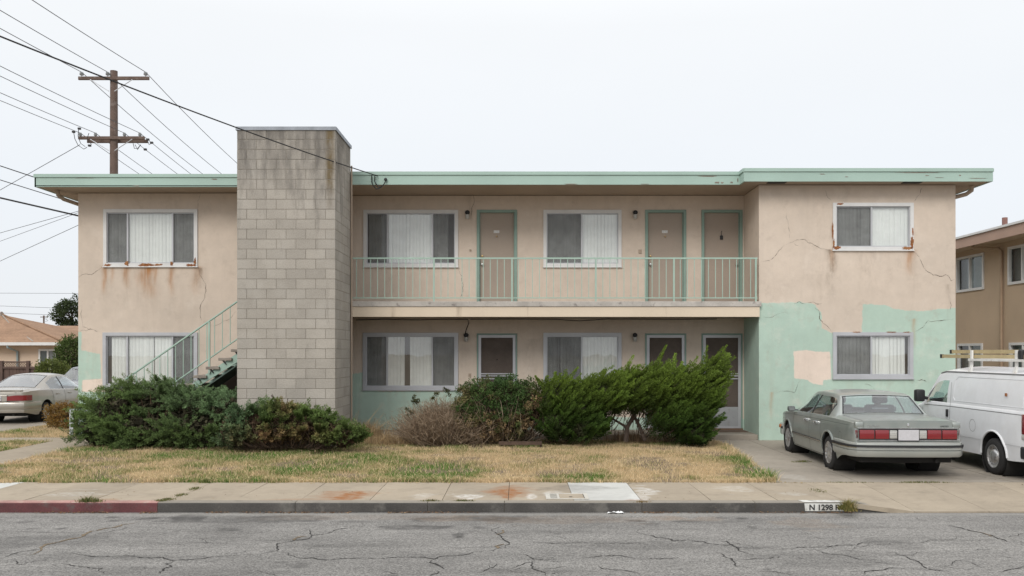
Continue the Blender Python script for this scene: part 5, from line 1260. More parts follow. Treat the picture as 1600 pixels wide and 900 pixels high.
# heavy leaning limbs and trunk in the gap
tk = MB()
for pts, r0 in (([(978, 690), (980, 668), (990, 650), (1002, 632), (1015, 612)], .055), ([(1008, 688), (1000, 668), (992, 652), (985, 636), (980, 615)], .045), ([(1018, 660), (1030, 650), (1045, 636)], .035), ([(980, 668), (960, 656), (935, 645)], .03), ([(1012, 650), (1000, 640), (1003, 628)], .02), ([(915, 690), (920, 675), (935, 655), (950, 640)], .035), ([(1085, 690), (1082, 665), (1088, 630)], .05), ([(870, 690), (872, 665), (880, 635)], .045)):
    MB().tube([P(a, b, 18.45) for a, b in pts], [r0*(1-.6*i/(len(pts)-1)) for i in range(len(pts))], 7).build('limb', m_bark, jr, True)
p, nr = lobe_points(Lr, 260, rng, .8); b0 = np.stack([p[:, 0]-.25, np.full(len(p), 18.5), p[:, 2]*.35], 1); V, Fc, C = twigs(b0, p, .007+.007*rng.random(len(p)), np.tile([[.09, .06, .045]], (len(p), 1)), rng); npmesh('branches', V, Fc, m_deadwood, jr, {'col': C})

# --- tall dry grass clumps
def dry_clump(px, py, rx, ry, h, n, label, c1=(.34, .23, .12), c2=(.55, .42, .25)):
    g = G(px, py); x = g.x+RNG.normal(0, rx, n); y = g.y+RNG.normal(0, ry, n); t = RNG.random((n, 1)); c = (np.array(c1)*(1-t)+np.array(c2)*t)*(.65+.6*RNG.random((n, 1)))
    V, Fc, C = blades(x, y, h*(.35+.75*RNG.random(n)), .007*np.ones(n), c, -.01, 1.0); tag(npmesh('dry_grass', V, Fc, m_grass, None, {'col': C}), label, 'dry grass', kind='stuff')
dry_clump(570, 690, .26, .16, .50, 1500, 'tall dry straw clump right of the chimney foot'); dry_clump(612, 694, .32, .16, .26, 1300, 'tangled dry straw in front of the mint wall'); dry_clump(985, 691, .30, .12, .34, 900, 'dead grass stalks under the gap of the right juniper', (.20, .13, .08), (.42, .31, .2)); dry_clump(1060, 693, .30, .08, .30, 700, 'dead grass stalks under the right side of the right juniper', (.20, .13, .08), (.42, .31, .2)); dry_clump(870, 694, .4, .06, .16, 500, 'short dead grass along the foot of the middle bushes', (.20, .13, .08), (.42, .31, .2)); dry_clump(460, 703, .7, .06, .12, 900, 'short dry litter grass at the foot of the chimney juniper', (.22, .15, .09), (.5, .38, .22)); dry_clump(680, 696, .5, .08, .22, 900, 'pale dry grass at the foot of the dead bush')
# loose arching stalks by the mint wall
st = MB()
for a, b, c, d in ((560, 690, 598, 632), (566, 692, 588, 640), (570, 690, 612, 655), (575, 690, 600, 645), (590, 692, 640, 665), (600, 690, 655, 672), (556, 690, 561, 640), (552, 690, 557, 645)):
    st.tube([P(a, b, 18.4), P(a*.6+c*.4-3, b*.5+d*.5, 18.4), P(c, d, 18.4)], [.006, .004, .002], 4)
tag(st.build('dry_stalks', simple('straw_stalk', (.36, .25, .13), .9, .2)), 'thin arching dry stalks against the mint green wall', 'dry grass', kind='stuff')

# --- shrubs and trees on the neighbour's side
def leafy(name, label, cat, px, py, Y, rx, rz, ry, n, k, c0, c1, leaf, seed, base_z=0., trunk=True, group=None, extra=()):
    rg = np.random.default_rng(seed); c = P(px, py, Y); root = thing(name, label, cat, (c.x, Y, base_z), group=group)
    lobes = [(c.x, Y, c.z, rx, ry, rz)]
    for q in range(9):
        a = rg.random()*6.28; e_ = rg.uniform(-.5, .9); s = rg.uniform(.35, .6); lobes.append((c.x+math.cos(a)*rx*.65, Y+math.sin(a)*ry*.6, c.z+e_*rz*.62, rx*s, ry*s, rz*s))
    for (a, b, r_) in extra: q = P(a, b, Y); lobes.append((q.x, Y, q.z, r_, r_, r_))
    p, nr = lobe_points(lobes, n, rg, .5); d = unit(nr*.6+rg.normal(0, .5, p.shape)+np.array([0, 0, .25])); t = fbm(p[:, 0]*2, p[:, 2]*2+p[:, 1], 1.6/max(rx, .3))[:, None]
    cc = np.array(c0)*(1-t)+np.array(c1)*t
    V, Fc, C = leaves(p, d, k, np.full(len(p), leaf*3), np.full(len(p), leaf*1.6), leaf, leaf*.55, cc*.8, cc*1.35, rg, .3, .9, .5); npmesh('crown', V, Fc, m_leaf, root, {'col': C})
    if trunk:
        m = MB(); m.tube([(c.x, Y, base_z-.05), (c.x+.03*rx, Y, c.z-rz*.2), (c.x, Y, c.z+rz*.5)], [rx*.09, rx*.06, rx*.02], 7)
        for q in range(7):
            a = q*.9; m.tube([(c.x, Y, c.z-rz*.35), (c.x+math.cos(a)*rx*.5, Y+math.sin(a)*ry*.5, c.z+rz*(.1+.07*q))], [rx*.04, rx*.012], 5)
        m.build('trunk', m_bark, root, True)
    return root
leafy('bush', 'orange-brown dry bush at the left corner of the building', 'bush', 104, 655, 22.6, .42, .34, .4, 240, 26, (.16, .075, .02), (.22, .15, .04), .05, 31, extra=((90, 652, .18), (118, 664, .2)))
leafy('bush', 'round olive green bush behind the brown fence end', 'bush', 82, 586, 34.5, .46, .48, .5, 260, 26, (.045, .065, .015), (.14, .16, .04), .075, 32)
leafy('bush', 'tall dark green bush between the neighbour house and the building corner', 'bush', 115, 560, 36.5, .55, .85, .6, 360, 26, (.030, .055, .014), (.09, .12, .03), .08, 33, extra=((116, 572, .4),))
leafy('tree', 'dark round-headed tree rising behind the brown roofs', 'tree', 112, 492, 62, 1.05, .85, 1.0, 260, 26, (.022, .034, .012), (.045, .065, .022), .13, 34, extra=((104, 482, .4), (119, 476, .45), (100, 494, .4), (98, 506, .35)))
# ------------------------------------------------------------------ utility pole and lines
m_pole = simple('creosote_wood', (.125, .088, .072), .95, .2, 3, .15, 40, .5, 30, .01, dirt=((.22, .18, .16), 5, .52, .6))
m_ins = simple('insulator_porcelain', (.30, .32, .33), .3, .1, 8)
def insulator(x, y, z, parent, s=1.0):
    MB().lathe([(-.10, .012), (0, .012), (.01, .05*s), (.05, .065*s), (.06, .04*s), (.09, .055*s), (.12, .04*s), (.135, .001)], (x, y, z), 'z', 10).build('insulator', m_ins, parent, True)
PY = 32.0; PX = X(178, PY)
pole = thing('utility_pole', 'tall wooden utility pole with two crossarms behind the left wing', 'utility pole', (PX, PY, 0))
pt = Z(111, PY)
MB().tube([(PX-.03, PY, -.1), (PX, PY, 6), (PX+.0, PY, pt)], [.17, .145, .125], 14).build('pole', m_pole, pole, True)
za, zb = Z(124.5, PY), Z(217, PY)
a1 = MB().bbox(X(126, PY), X(236, PY), PY-.20, PY-.12, za-.06, za+.06, .012).build('crossarm', m_pole, pole)
a2 = MB().bbox(X(126, PY), X(229, PY), PY-.20, PY-.12, zb-.06, zb+.05, .012).bbox(X(133, PY), X(228, PY), PY+.12, PY+.2, zb-.11, zb+.01, .012).build('crossarm', m_pole, pole)
for zz in (za, zb):
    for s in (-1, 1): MB().tube([(PX+s*.75, PY-.21, zz-.06), (PX+s*.10, PY-.17, zz-.46)], .016, 5).build('brace', m_galv, pole)
upx = (131, 171.5, 230.5); lpx = (129, 152.5, 197.5, 221.5)
for p_ in upx: insulator(X(p_, PY), PY-.16, za+.10, pole, 1.25)
for p_ in lpx: insulator(X(p_, PY), PY-.16, zb+.06, pole)
jm = MB()
for pp in ([(115, 206), (117, 217), (122, 227), (131, 233), (136, 230)], [(123, 201), (122, 213), (126, 224), (133, 229)], [(139, 208), (136, 216), (143, 226)], [(208, 224), (210, 232), (215, 232), (220, 226)], [(211, 226), (215, 234), (219, 227)], [(230, 218), (233, 226), (237, 224)]):
    jm.tube([P(a, b, PY-.3) for a, b in pp], .012, 4)
jm.build('jumper_wire', m_wire, pole, True)
for a, b in ((140, 227.5), (227, 233.5), (115, 206), (124, 201), (231, 218), (237, 223)):
    q = P(a, b, PY-.3); MB().bbox(q.x-.05, q.x+.05, q.y-.04, q.y+.04, q.z-.035, q.z+.035, .01).build('connector', m_black, pole)
def wire(name, a, b, sag, r, label, mat=None, group=None, n=26):
    a, b = Vector(a), Vector(b); pts = []
    for k in range(n+1):
        t = k/n; p = a.lerp(b, t); p.z -= sag*4*t*(1-t); pts.append(p)
    return tag(MB().tube(pts, r, 5).build(name, mat or m_line, None, True), label, 'power line', group)
NM3 = ('left', 'middle', 'right'); NM4 = ('outer left', 'inner left', 'inner right', 'outer right')
for i, p_ in enumerate(upx):
    q = (X(p_, PY), PY-.16, za+.22)
    wire('power_line', (q[0]-.2, -10, q[2]+.1), q, .6, .012, 'thin wire running from the upper left sky to the %s top-crossarm insulator' % NM3[i])
    wire('power_line', q, (q[0]+.3, 76, q[2]-.2), 1.5, .012, 'thin wire running from the %s top-crossarm insulator down behind the roof' % NM3[i])
for i, p_ in enumerate(lpx):
    q = (X(p_, PY), PY-.16, zb+.17)
    wire('power_line', (q[0]-.2, -10, q[2]+.1), q, .55, .010, 'thin wire from the left edge to the %s insulator of the lower crossarm' % NM4[i])
    wire('power_line', q, (q[0]+.3, 76, q[2]-.2), 1.2, .010, 'thin wire from the %s lower-crossarm insulator down behind the roof' % NM4[i])
wire('service_cable', (-14.45, -10, 8.1), (X(590, YB), YB-.02, Z(275, YB)), .78, .0115, 'thick black service cable crossing in front of the pole to the green fascia', m_wire, None, 40)
def wire2(pa, Ya, pb, Yb, e0, e1, r, label, mat=None, sag=.0):
    a, b = P(*pa, Ya), P(*pb, Yb); d = b-a; wire('service_cable', a-d*e0, b+d*e1, sag, r, label, mat)
wire2((0, 259), 21, (54, 277), 21.2, 10, 1.1, .012, 'uppermost of three black cables reaching the left end of the roof', m_wire)
wire2((0, 281), 21, (122, 319), 21.5, 8, .32, .010, 'thin middle one of three cables reaching the left side wall', m_wire)
wire2((0, 309), 21, (122, 337), 21.5, 8, .32, .021, 'lowest and thickest of three cables reaching the left side wall', m_wire)
wire2((0, 297), 36, (125, 226), 32, 1.5, 0, .011, 'cable slanting down left from the lower crossarm', m_wire)
wire2((0, 364), 40, (122, 330), 36, 1, 1, .011, 'thin cable rising towards the left wall, upper of a close pair'); wire2((0, 377), 40, (115, 335), 36, 1, 1, .009, 'thin cable rising towards the left wall, lower of a close pair'); wire2((0, 408), 40, (122, 352), 36, 1, 1, .011, 'steepest thin cable rising towards the left wall')
for i, (ya, yb, lab) in enumerate(((458, 458.5, 'faint level wire far off under the cables'), (478, 482.5, 'faint far wire just above the brown roofs'), (489, 493.5, 'lowest faint far wire touching the brown roof ridge'))):
    wire2((0, ya), 120, (122, yb), 120, 1, .8, .022, lab)
# far pole
FY = 130.; fx = X(68.5, FY)
fp = thing('utility_pole', 'small far-off utility pole above the brown roofs', 'utility pole', (fx, FY, 0))
MB().tube([(fx, FY, -.2), (fx, FY, Z(493, FY))], [.14, .11], 8).build('pole', m_pole, fp, True)
MB().bbox(X(63.5, FY), X(75.5, FY), FY-.15, FY-.05, Z(496, FY), Z(494.8, FY), .02).build('crossarm', m_pole, fp)
MB().tube([P(70, 498, FY-.2), P(73, 499, FY-.2), P(75, 501, FY-.2), P(71, 502.5, FY-.2)], .03, 4).build('jumper_wire', m_wire, fp)
fx2 = X(63.4, FY); MB().tube([(fx2, FY, 0), (fx2, FY, Z(502, FY))], .05, 5)

# ------------------------------------------------------------------ neighbour house on the left
m_hwall = simple('neighbour_stucco', (.56, .44, .34), .9, .06, 1.5, .04, 60, .2, 40, .004)
def shingle():
    s = SH('brown_shingles'); sx = s.n('SeparateXYZ', {0: s.pos()})
    row = s.math('FRACT', s.math('MULTIPLY', sx.outputs[2], 13.0)); line = s.rng(row, 0, .22, .55, 1)
    k = s.math('MULTIPLY', s.math('MULTIPLY', line, s.rng(s.noise(1.2, 4), .3, .7, .85, 1.12)), s.rng(s.noise(9, 3, .6, stretch=(1, 1, 4)), .3, .7, .82, 1.16))
    c = s.n('VectorMath', {0: (.30, .19, .125), 'Scale': k}, operation='SCALE').outputs[0]
    return s.fin(c, .95, s.bump(row, .6, .03), 0, .2)
m_shingle = shingle()
HY = 45.0
hs = thing('neighbour_house', 'single-storey beige house with brown shingle hip roof behind the left fence', 'house', (X(20, HY), HY, 0))
ez = Z(536, HY); xc = X(96, HY)
wbx = MB().box(-40, xc, HY, HY+9, -.1, ez).build('wall', m_hwall, hs)
w0, w1, z0, z1 = X(61, HY), X(90, HY), Z(578, HY), Z(545.5, HY)
wf = MB(); t = .09
for b_ in ((w0, w1, z1-t, z1), (w0, w1, z0, z0+t), (w0, w0+t, z0+t, z1-t), (w1-t, w1, z0+t, z1-t), ((w0+w1)/2-.04, (w0+w1)/2+.04, z0+t, z1-t)): wf.box(b_[0], b_[1], HY-.07, HY+.0, b_[2], b_[3])
hw = wf.build('window', m_white, hs)
m_dglass = SH('dark_window'); m_dglass = m_dglass.fin((.07, .085, .085), .08, None, 0., .6)
m_dglass2 = SH('curtained_window').fin((.16, .17, .17), .12, None, 0., .6)
MB().box(w0+t, (w0+w1)/2-.04, HY-.03, HY-.005, z0+t, z1-t).build('pane', m_dglass, hw); MB().box((w0+w1)/2+.04, w1-t, HY-.03, HY-.005, z0+t, z1-t).build('pane', m_dglass2, hw)
ov = .55; ex = X(100, HY-ov); rz = Z(492, HY+3.2); rx = X(4, HY+3.2)
ey = HY-ov; zt_ = ez+.02
r1 = MB(); A_, B_ = (-41, ey, zt_), (ex, ey, zt_); C_, D_ = (ex, HY+9.5, zt_), (-41, HY+9.5, zt_); E_, E2 = (rx, HY+3.2, rz), (-40, HY+3.2, rz)
r1.add([A_, B_, C_, D_, E_, E2], [(0, 1, 4, 5), (1, 2, 4), (2, 3, 5, 4), (0, 3, 2, 1), (0, 5, 3)])
# a second wing behind, with its own ridge
zz2 = Z(509, HY+8); r1.add([(X(62, HY+4), HY+4.0, zt_+.3), (-15.5, HY+4.0, zt_+.3), (-15.5, HY+8, zz2), (X(60, HY+8), HY+8, zz2), (-15.5, HY+12, zt_+.3), (X(62, HY+4), HY+12, zt_+.3)], [(0, 1, 2, 3), (3, 2, 4, 5), (1, 4, 2), (0, 3, 5), (0, 5, 4, 1)])
MB().box(X(66, HY+4), -15.7, HY+4.6, HY+11.5, -.1, zt_+.32).build('wall', m_hwall, hs)
rf2 = r1.build('roof', m_shingle, hs)
MB().tube([(ex, ey, zt_+.03), (rx, HY+3.2, rz+.03)], .05, 5).tube([(-41, ey+.0, zt_), (-41, ey, zt_)], .01, 4).build('hip_ridge', m_shingle, rf2)
MB().tube([P(4, 493, HY+3), P(20, 512, HY+1.6), P(52, 534, HY-.4)], .045, 5).build('roof_valley', m_tread, rf2)
MB().tube([P(0, 492, HY+3.2), P(4, 491, HY+3.2)], .16, 6).build('roof_vent', m_tread, rf2)
gt = MB().box(-41, ex+.02, ey-.12, ey+.0, ez-.12, ez+.03).build('gutter', m_white, hs)
MB().box(-41, ex-.02, ey+.01, HY, ez-.09, ez-.03).build('eave', m_white, hs)
dx = X(26, HY)
MB().tube([(dx-.12, ey-.06, ez-.1), (dx-.12, ey-.05, ez-.22), (dx+.08, HY-.08, ez-.42), (dx+.08, HY-.06, .0)], .055, 8).build('downspout', simple('grey_downspout', (.25, .31, .32), .6), hs, True)
# brown board fence with lattice
FYf = 36.0
m_fence = simple('brown_fence_stain', (.105, .070, .058), .9, .2, 3, .15, 30, .4, 20, .01)
fn = thing('board_fence', 'dark brown board fence with a lattice top in front of the neighbour house', 'fence', (X(30, FYf), FYf, 0))
ztop = Z(574, FYf); x = -25.0; pk = None
while x < X(68, FYf):
    if pk is None: pk = MB().box(-.066, .066, 0, .025, -.05, ztop).build('board', m_fence, fn, local=True); pk.location = (x-fn.location.x, 0, 0)
    else: copy_part(pk, 'board', fn, (x-fn.location.x, random.uniform(-.008, .008), random.uniform(-.02, .0)))
    x += .14
MB().box(-25.1, X(69, FYf), FYf-.05, FYf-.005, ztop-.05, ztop+.03).build('cap_rail', m_fence, fn)
zl = Z(564.5, FYf); l0, l1 = -25.0, X(44.5, FYf)
MB().box(l0, l1, FYf-.04, FYf+.03, zl-.05, zl).build('cap_rail', m_fence, fn)
for px in (3, 44.5): MB().box(X(px, FYf)-.06, X(px, FYf)+.06, FYf-.07, FYf+.05, -.05, zl+.02).build('post', m_fence, fn)
la = MB(); x = l0; hh = zl-.05-ztop-.03
while x < l1:
    for s in (1, -1): la.prism([(x, FYf, ztop+.03 if s > 0 else zl-.05), (x+.025, FYf, ztop+.03 if s > 0 else zl-.05), (x+.025+hh, FYf, zl-.05 if s > 0 else ztop+.03), (x+hh, FYf, zl-.05 if s > 0 else ztop+.03)], (0, .012*s, 0))
    x += .10
tag(la.build('lattice', m_fence, fn), kind='stuff')

# ------------------------------------------------------------------ tan building on the right
m_tan2 = simple('tan_stucco', (.48, .365, .26), .9, .08, .8, .04, 60, .25, 40, .005, dirt=((.25, .18, .12), 2.2, .62, .35))
m_brownfas = simple('brown_fascia', (.40, .275, .215), .7, .06, 2, .03, 60, .1, 30, .003)
NX = 13.2
m_nglass = glass_mat('neighbour_glass', (.85, .9, .9), .02, .55)
m_dglass3 = simple('pane_reflection', (.22, .26, .25), .6, .3, 2, .1, 30, 0)  # grey-green put behind one pane in place of mirrored greenery
nb_ = thing('tan_apartment_block', 'tan two-storey apartment block with brown eave beyond the right wing', 'building', (NX+4, 25, 0))
def ny(px): return NX*F/(px-VX)
def nz(px, py): return EYE-(py-VY)/F*ny(px)
wins = [(ny(1495.5), ny(1538), 3.70, 4.74), (ny(1576), ny(1622), 3.72, 4.74), (ny(1497), ny(1536), .95, 2.17), (ny(1578), ny(1622), .95, 2.17)]
# side wall with openings, facing -x
ysn = sorted(set([20.0, 36.0]+[w_[0] for w_ in wins]+[w_[1] for w_ in wins])); zsn = sorted(set([-.05, 4.9]+[w_[2] for w_ in wins]+[w_[3] for w_ in wins]))
ws = MB()
for y0, y1 in zip(ysn, ysn[1:]):
    for z0, z1 in zip(zsn, zsn[1:]):
        yc, zc = (y0+y1)/2, (z0+z1)/2
        if any(min(w_[0], w_[1]) < yc < max(w_[0], w_[1]) and w_[2] < zc < w_[3] for w_ in wins): continue
        ws.add([(NX, y0, z0), (NX, y1, z0), (NX, y1, z1), (NX, y0, z1)], [(0, 1, 2, 3)])
ws.build('wall', m_tan2, nb_)
MB().box(NX+.02, 24, 20, 20.2, -.05, 4.9).build('wall', m_tan2, nb_); MB().box(NX+.3, 24, 20.2, 36, -.05, 4.88).build('wall', m_dark, nb_)
for k, (ya, yb, z0, z1) in enumerate(wins):
    y0, y1 = min(ya, yb), max(ya, yb); t = .07; m = MB(); ym = (y0+y1)/2
    for b_ in ((y0, y1, z1-t, z1), (y0, y1, z0, z0+t), (y0, y0+t, z0+t, z1-t), (y1-t, y1, z0+t, z1-t), (ym-.025, ym+.025, z0+t, z1-t)): m.box(NX-.035, NX+.05, b_[0], b_[1], b_[2], b_[3])
    w = m.build('window', m_white, nb_)
    for a, b_, kk in ((ym, y1-t, 1), (y0+t, ym, 0)):
        MB().add([(NX+.03, a, z0+t), (NX+.03, b_, z0+t), (NX+.03, b_, z1-t), (NX+.03, a, z1-t)], [(0, 1, 2, 3)]).build('pane', m_nglass, w)
        MB().add([(NX+.12, a, z0), (NX+.12, b_, z0), (NX+.12, b_, z1), (NX+.12, a, z1)], [(0, 1, 2, 3)]).build('curtain', m_dglass if kk else m_dglass3, w)  # sheets behind the glass: one dark, one coloured as a reflection
MB().box(NX-.62, 24.5, 19.4, 36.5, 4.895, 4.94).build('soffit', m_tan2, nb_)
MB().box(NX-.66, NX-.62, 19.4, 36.5, 4.87, 5.14).box(NX-.62, 24.5, 19.36, 19.4, 4.87, 5.14).build('fascia', m_brownfas, nb_)
MB().box(NX-.70, 24.5, 19.3, 36.5, 5.143, 5.20).build('roof', m_white, nb_)
yd = ny(1568)
MB().tube([(NX-.5, yd+.7, 4.9), (NX-.48, yd+.66, 4.83), (NX-.1, yd+.05, 4.74), (NX-.06, yd, 4.66), (NX-.06, yd, .0)], .04, 8).build('downspout', simple('tan_downspout', (.36, .26, .18), .7), nb_, True)
yp = 26.0; xp = (1570-VX)/F*yp
MB().tube([(xp, yp, 5.1), (xp, yp, Z(340, yp))], .075, 8).build('vent_pipe', simple('rusty_pipe', (.19, .10, .085), .9, .2), nb_, True)
MB().bbox(NX-.2, NX, 22.55, 22.85, 2.95, 3.2, .03).build('wall_lamp', m_black, nb_)
# ------------------------------------------------------------------ vehicles
def paint_mat(name, c, rough=.32, metal=.35, coat=.6, dirt=(.42, .38, .32), amt=.35):
    s = SH(name); nrm = s.n('NewGeometry').outputs['Normal']; up = s.n('SeparateXYZ', {0: nrm}).outputs[2]
    k = s.rng(s.noise(2.5, 4), .3, .7, .95, 1.05); cc = s.n('VectorMath', {0: c, 'Scale': k}, operation='SCALE').outputs[0]
    d = s.math('MULTIPLY', s.rng(s.noise(7, 6, .7), .38, .68), s.rng(up, .2, .9, .45, 1)); d2 = s.math('MULTIPLY', d, amt)   # dust settles on flat panels
    cc = s.mix(d2, cc, dirt)
    s.b.inputs['Coat Weight'].default_value = coat; s.b.inputs['Coat Roughness'].default_value = .12
    return s.fin(cc, s.rng(d, 0, 1, rough, min(1, rough+.3)), s.bump(s.noise(3, 2), .03, .01), metal, .5)
m_cglass = glass_mat('car_glass', (.80, .89, .91), .01, 1.35, .02)
m_rim = simple('wheel_rim', (.50, .50, .50), .35, .12, 10, .1, 60, .05, 40, .001, metal=.7, dirt=((.16, .13, .11), 12, .50, .7))
m_chrome = simple('chrome', (.68, .68, .68), .18, .08, 10, .05, 60, 0, metal=1.)
m_redlens = SH('red_lens'); m_redlens.b.inputs['Coat Weight'].default_value = .8
_sx = m_redlens.n('SeparateXYZ', {0: m_redlens.pos()}); _st = m_redlens.rng(m_redlens.math('FRACT', m_redlens.math('MULTIPLY', _sx.outputs[2], 45.)), 0, .5, .7, 1.05)
m_redlens = m_redlens.fin(m_redlens.n('VectorMath', {0: (.21, .011, .015), 'Scale': _st}, operation='SCALE').outputs[0], .22, None, 0, .5)
m_amber = SH('amber_lens').fin((.48, .17, .06), .3, None, 0, .5)
m_clearlens = SH('clear_lens').fin((.50, .49, .46), .25, None, .2, .5)
m_seat = simple('grey_seat_cloth', (.10, .105, .11), .9, .1, 8)
m_plate = simple('license_plate', (.50, .49, .51), .5, .05, 8)
m_under = simple('underbody', (.018, .017, .016), .95, .3)

class Loft:
    """car body lofted from cross sections along y (rear negative, front positive), right half mirrored"""
    def __init__(s, p): s.p = p
    def f(s, key, y): t = s.p[key]; return float(np.interp(y, [a for a, _ in t], [b for _, b in t]))
    def half(s, y, z): return s.f('W', y)*float(np.interp(z, [a for a, _ in s.p['prof']], [b for _, b in s.p['prof']]))
    def zbot(s, y):
        z = s.f('sill', y)
        for (yw, zw, R_) in s.p['arch']:
            if abs(y-yw) < R_: z = max(z, zw+math.sqrt(max(0, R_*R_-(y-yw)**2)))
        return z
    def section(s, y):
        zb, zl, zr, xr = s.zbot(y), s.f('belt', y), s.f('rail', y), s.f('xrail', y); pts = []
        NS = 12
        for k in range(NS+1):
            z = zb+(zl-zb)*k/NS; pts.append((s.half(y, z), z))
        xb = pts[-1][0]; H = zr-zl; e0 = min(.02, H*.2); e1 = min(s.p.get('railw', .055), H*.35)
        for h in (e0, e0+(H-e0-e1)*.33, e0+(H-e0-e1)*.67, H-e1, H-e1*.45, H):
            t = h/H if H > 1e-6 else 1; bulge = .02*math.sin(math.pi*t)*min(1, H/.3)
            pts.append((xb-.015+(xr-xb+.015)*t+bulge, zl+h))
        inn = s.p.get('pillar', .06); cr = s.f('crown', y)
        for x in (xr-.012, xr-inn, xr*.72, xr*.45, xr*.2, 0):
            u = x/xr; pts.append((x, zr+cr*(1-u*u)+.008*(x < xr)))
        return pts
    def build(s, root, paint, glass):
        p = s.p; ys = set(round(v, 4) for v in p['ys'])
        for (yw, zw, R_) in p['arch']:
            for k in range(25): ys.add(round(yw-R_*math.cos(math.pi*k/24), 4))
        ys = sorted(ys); S = [s.section(y) for y in ys]; n = len(S[0]); ring = 2*n-1
        V = []
        for y, sec in zip(ys, S):
            V += [(x, y, z) for x, z in sec]+[(-x, y, z) for x, z in reversed(sec[:-1])]
        NS = 12; groups = {}
        for i in range(len(ys)-1):
            ym = (ys[i]+ys[i+1])/2
            for j in range(ring-1):
                jj = min(j, ring-2-j)          # mirrored index
                k = 'body'
                if NS+1 <= jj <= NS+3:
                    for (a, b, nm) in p['side_glass']:
                        if a < ym < b and (s.f('rail', ym)-s.f('belt', ym)) > .10: k = (nm, 'L' if j > n else 'R')
                    for (a, b) in p.get('side_black', ()):
                        if a < ym < b and (s.f('rail', ym)-s.f('belt', ym)) > .05: k = 'pillar'
                elif jj >= NS+8:
                    for (a, b, nm) in p['top_glass']:
                        if a < ym < b: k = (nm, '')
                groups.setdefault(k, []).append((i*ring+j, i*ring+j+1, (i+1)*ring+j+1, (i+1)*ring+j))
        # end caps
        for i, rev in ((0, False), (len(ys)-1, True)):
            b = i*ring
            for j in range(n-1):
                q = (b+j, b+ring-1-j, b+ring-2-j, b+j+1)
                if j == n-2: q = (b+j, b+ring-1-j, b+j+1)
                groups['body'].append(q if not rev else q[::-1])
        for k, fs in groups.items():
            used = sorted(set(v for f_ in fs for v in f_)); mp_ = {v: a for a, v in enumerate(used)}
            m = MB().add([V[v] for v in used], [[mp_[v] for v in f_] for f_ in fs])
            if k == 'body': s.body = m.build('body', paint, root, True, True, 34)
            elif k == 'pillar': m.build('pillar_trim', m_black, root, True, True, 34)
            else: m.build(k[0], glass, root, True, True, 50)
        return s.body
    def seam(s, root, pts, w=.009, mat=None, off=.003, side=1, nm='panel_gap'):
        q = []
        for (y0, z0), (y1, z1) in zip(pts, pts[1:]):
            for t in np.linspace(0, 1, 9)[:-1]: q.append((y0+(y1-y0)*t, z0+(z1-z0)*t))
        q.append(pts[-1])
        L3 = [Vector((side*(s.half(y, z)+off), y, z)) for y, z in q]
        MB().ribbon(L3, w, (side, 0, 0)).build(nm, mat or m_black, root, True, True)
    def strip(s, root, y0, y1, z0, z1, t, mat, side=1, nm='side_moulding', n=14):
        m = MB(); ys_ = np.linspace(y0, y1, n); v = []
        for y in ys_:
            for z, o in ((z0, .0), (z0, t), (z1, t), (z1, .0)): v.append((side*(s.half(y, z)+o), y, z))
        fs = []
        for i in range(n-1):
            for k in range(4): fs.append((4*i+k, 4*i+(k+1) % 4, 4*i+4+(k+1) % 4, 4*i+4+k))
        fs += [(0, 1, 2, 3), tuple(4*(n-1)+k for k in (3, 2, 1, 0))]
        m.add(v, fs).build(nm, mat, root, True, True, 30)
def wheel(root, x, y, z, Rt, wd, rr, side, style='cap', steer=0.):
    s = side
    prof = [(-wd/2*s, rr*.96), (-wd/2*s*1.02, rr+.02), (-wd*.48*s, Rt*.93), (-wd*.38*s, Rt*.99), (0, Rt), (wd*.38*s, Rt*.99), (wd*.48*s, Rt*.93), (wd/2*s*1.02, rr+.02), (wd/2*s, rr*.96)]
    ty = MB().lathe(prof, (x, y, z), 'x', 36).build('wheel', m_rubber, root, True, True, 50)
    o = wd/2*s; f = rr
    cap = [(o*.92, f*.99), (o*1.02, f*.98), (o*1.0, f*.90), (o*.80, f*.84), (o*.72, f*.62), (o*.92, f*.5), (o*1.02, f*.32), (o*1.05, f*.12), (o*1.05, .001)]
    if style == 'dish': cap = [(o*.95, f*1.0), (o*1.02, f*.98), (o*.98, f*.9), (o*.7, f*.86), (o*.55, f*.74), (o*.6, f*.66), (o*.85, f*.60), (o*1.02, f*.5), (o*1.1, f*.3), (o*1.12, .001)]
    MB().lathe(cap, (x, y, z), 'x', 30).build('rim', m_rim, ty, True, True, 35)
    if style == 'cap':
        m = MB()
        for k in range(15):
            a = 2*math.pi*k/15; c_, s_ = math.cos(a), math.sin(a); t1, t2 = -s_*.014, c_*.014
            m.prism([(x+o*.70, y+c_*f*.48+t1, z+s_*f*.48+t2), (x+o*.70, y+c_*f*.48-t1, z+s_*f*.48-t2), (x+o*.78, y+c_*f*.88-t1*1.2, z+s_*f*.88-t2*1.2), (x+o*.78, y+c_*f*.88+t1*1.2, z+s_*f*.88+t2*1.2)], (o*.26, 0, 0))
        m.build('spokes', m_rim, ty, False, True)
    if style == 'spoke':
        m = MB(); hub = MB().lathe([(o*.6, f*.86), (o*.6, .001)], (x, y, z), 'x', 24).build('brake', m_black, ty, False, True)
        for k in range(7):
            a = 2*math.pi*k/7+.2; c_, s_ = math.cos(a), math.sin(a); t1, t2 = -s_*.030, c_*.030
            m.prism([(x+o*.9, y+c_*f*.1+t1, z+s_*f*.1+t2), (x+o*.9, y+c_*f*.1-t1, z+s_*f*.1-t2), (x+o*.86, y+c_*f*.92-t1, z+s_*f*.92-t2), (x+o*.86, y+c_*f*.92+t1, z+s_*f*.92+t2)], (o*.16, 0, 0))
        m.build('spokes', m_rim, ty, False, True)
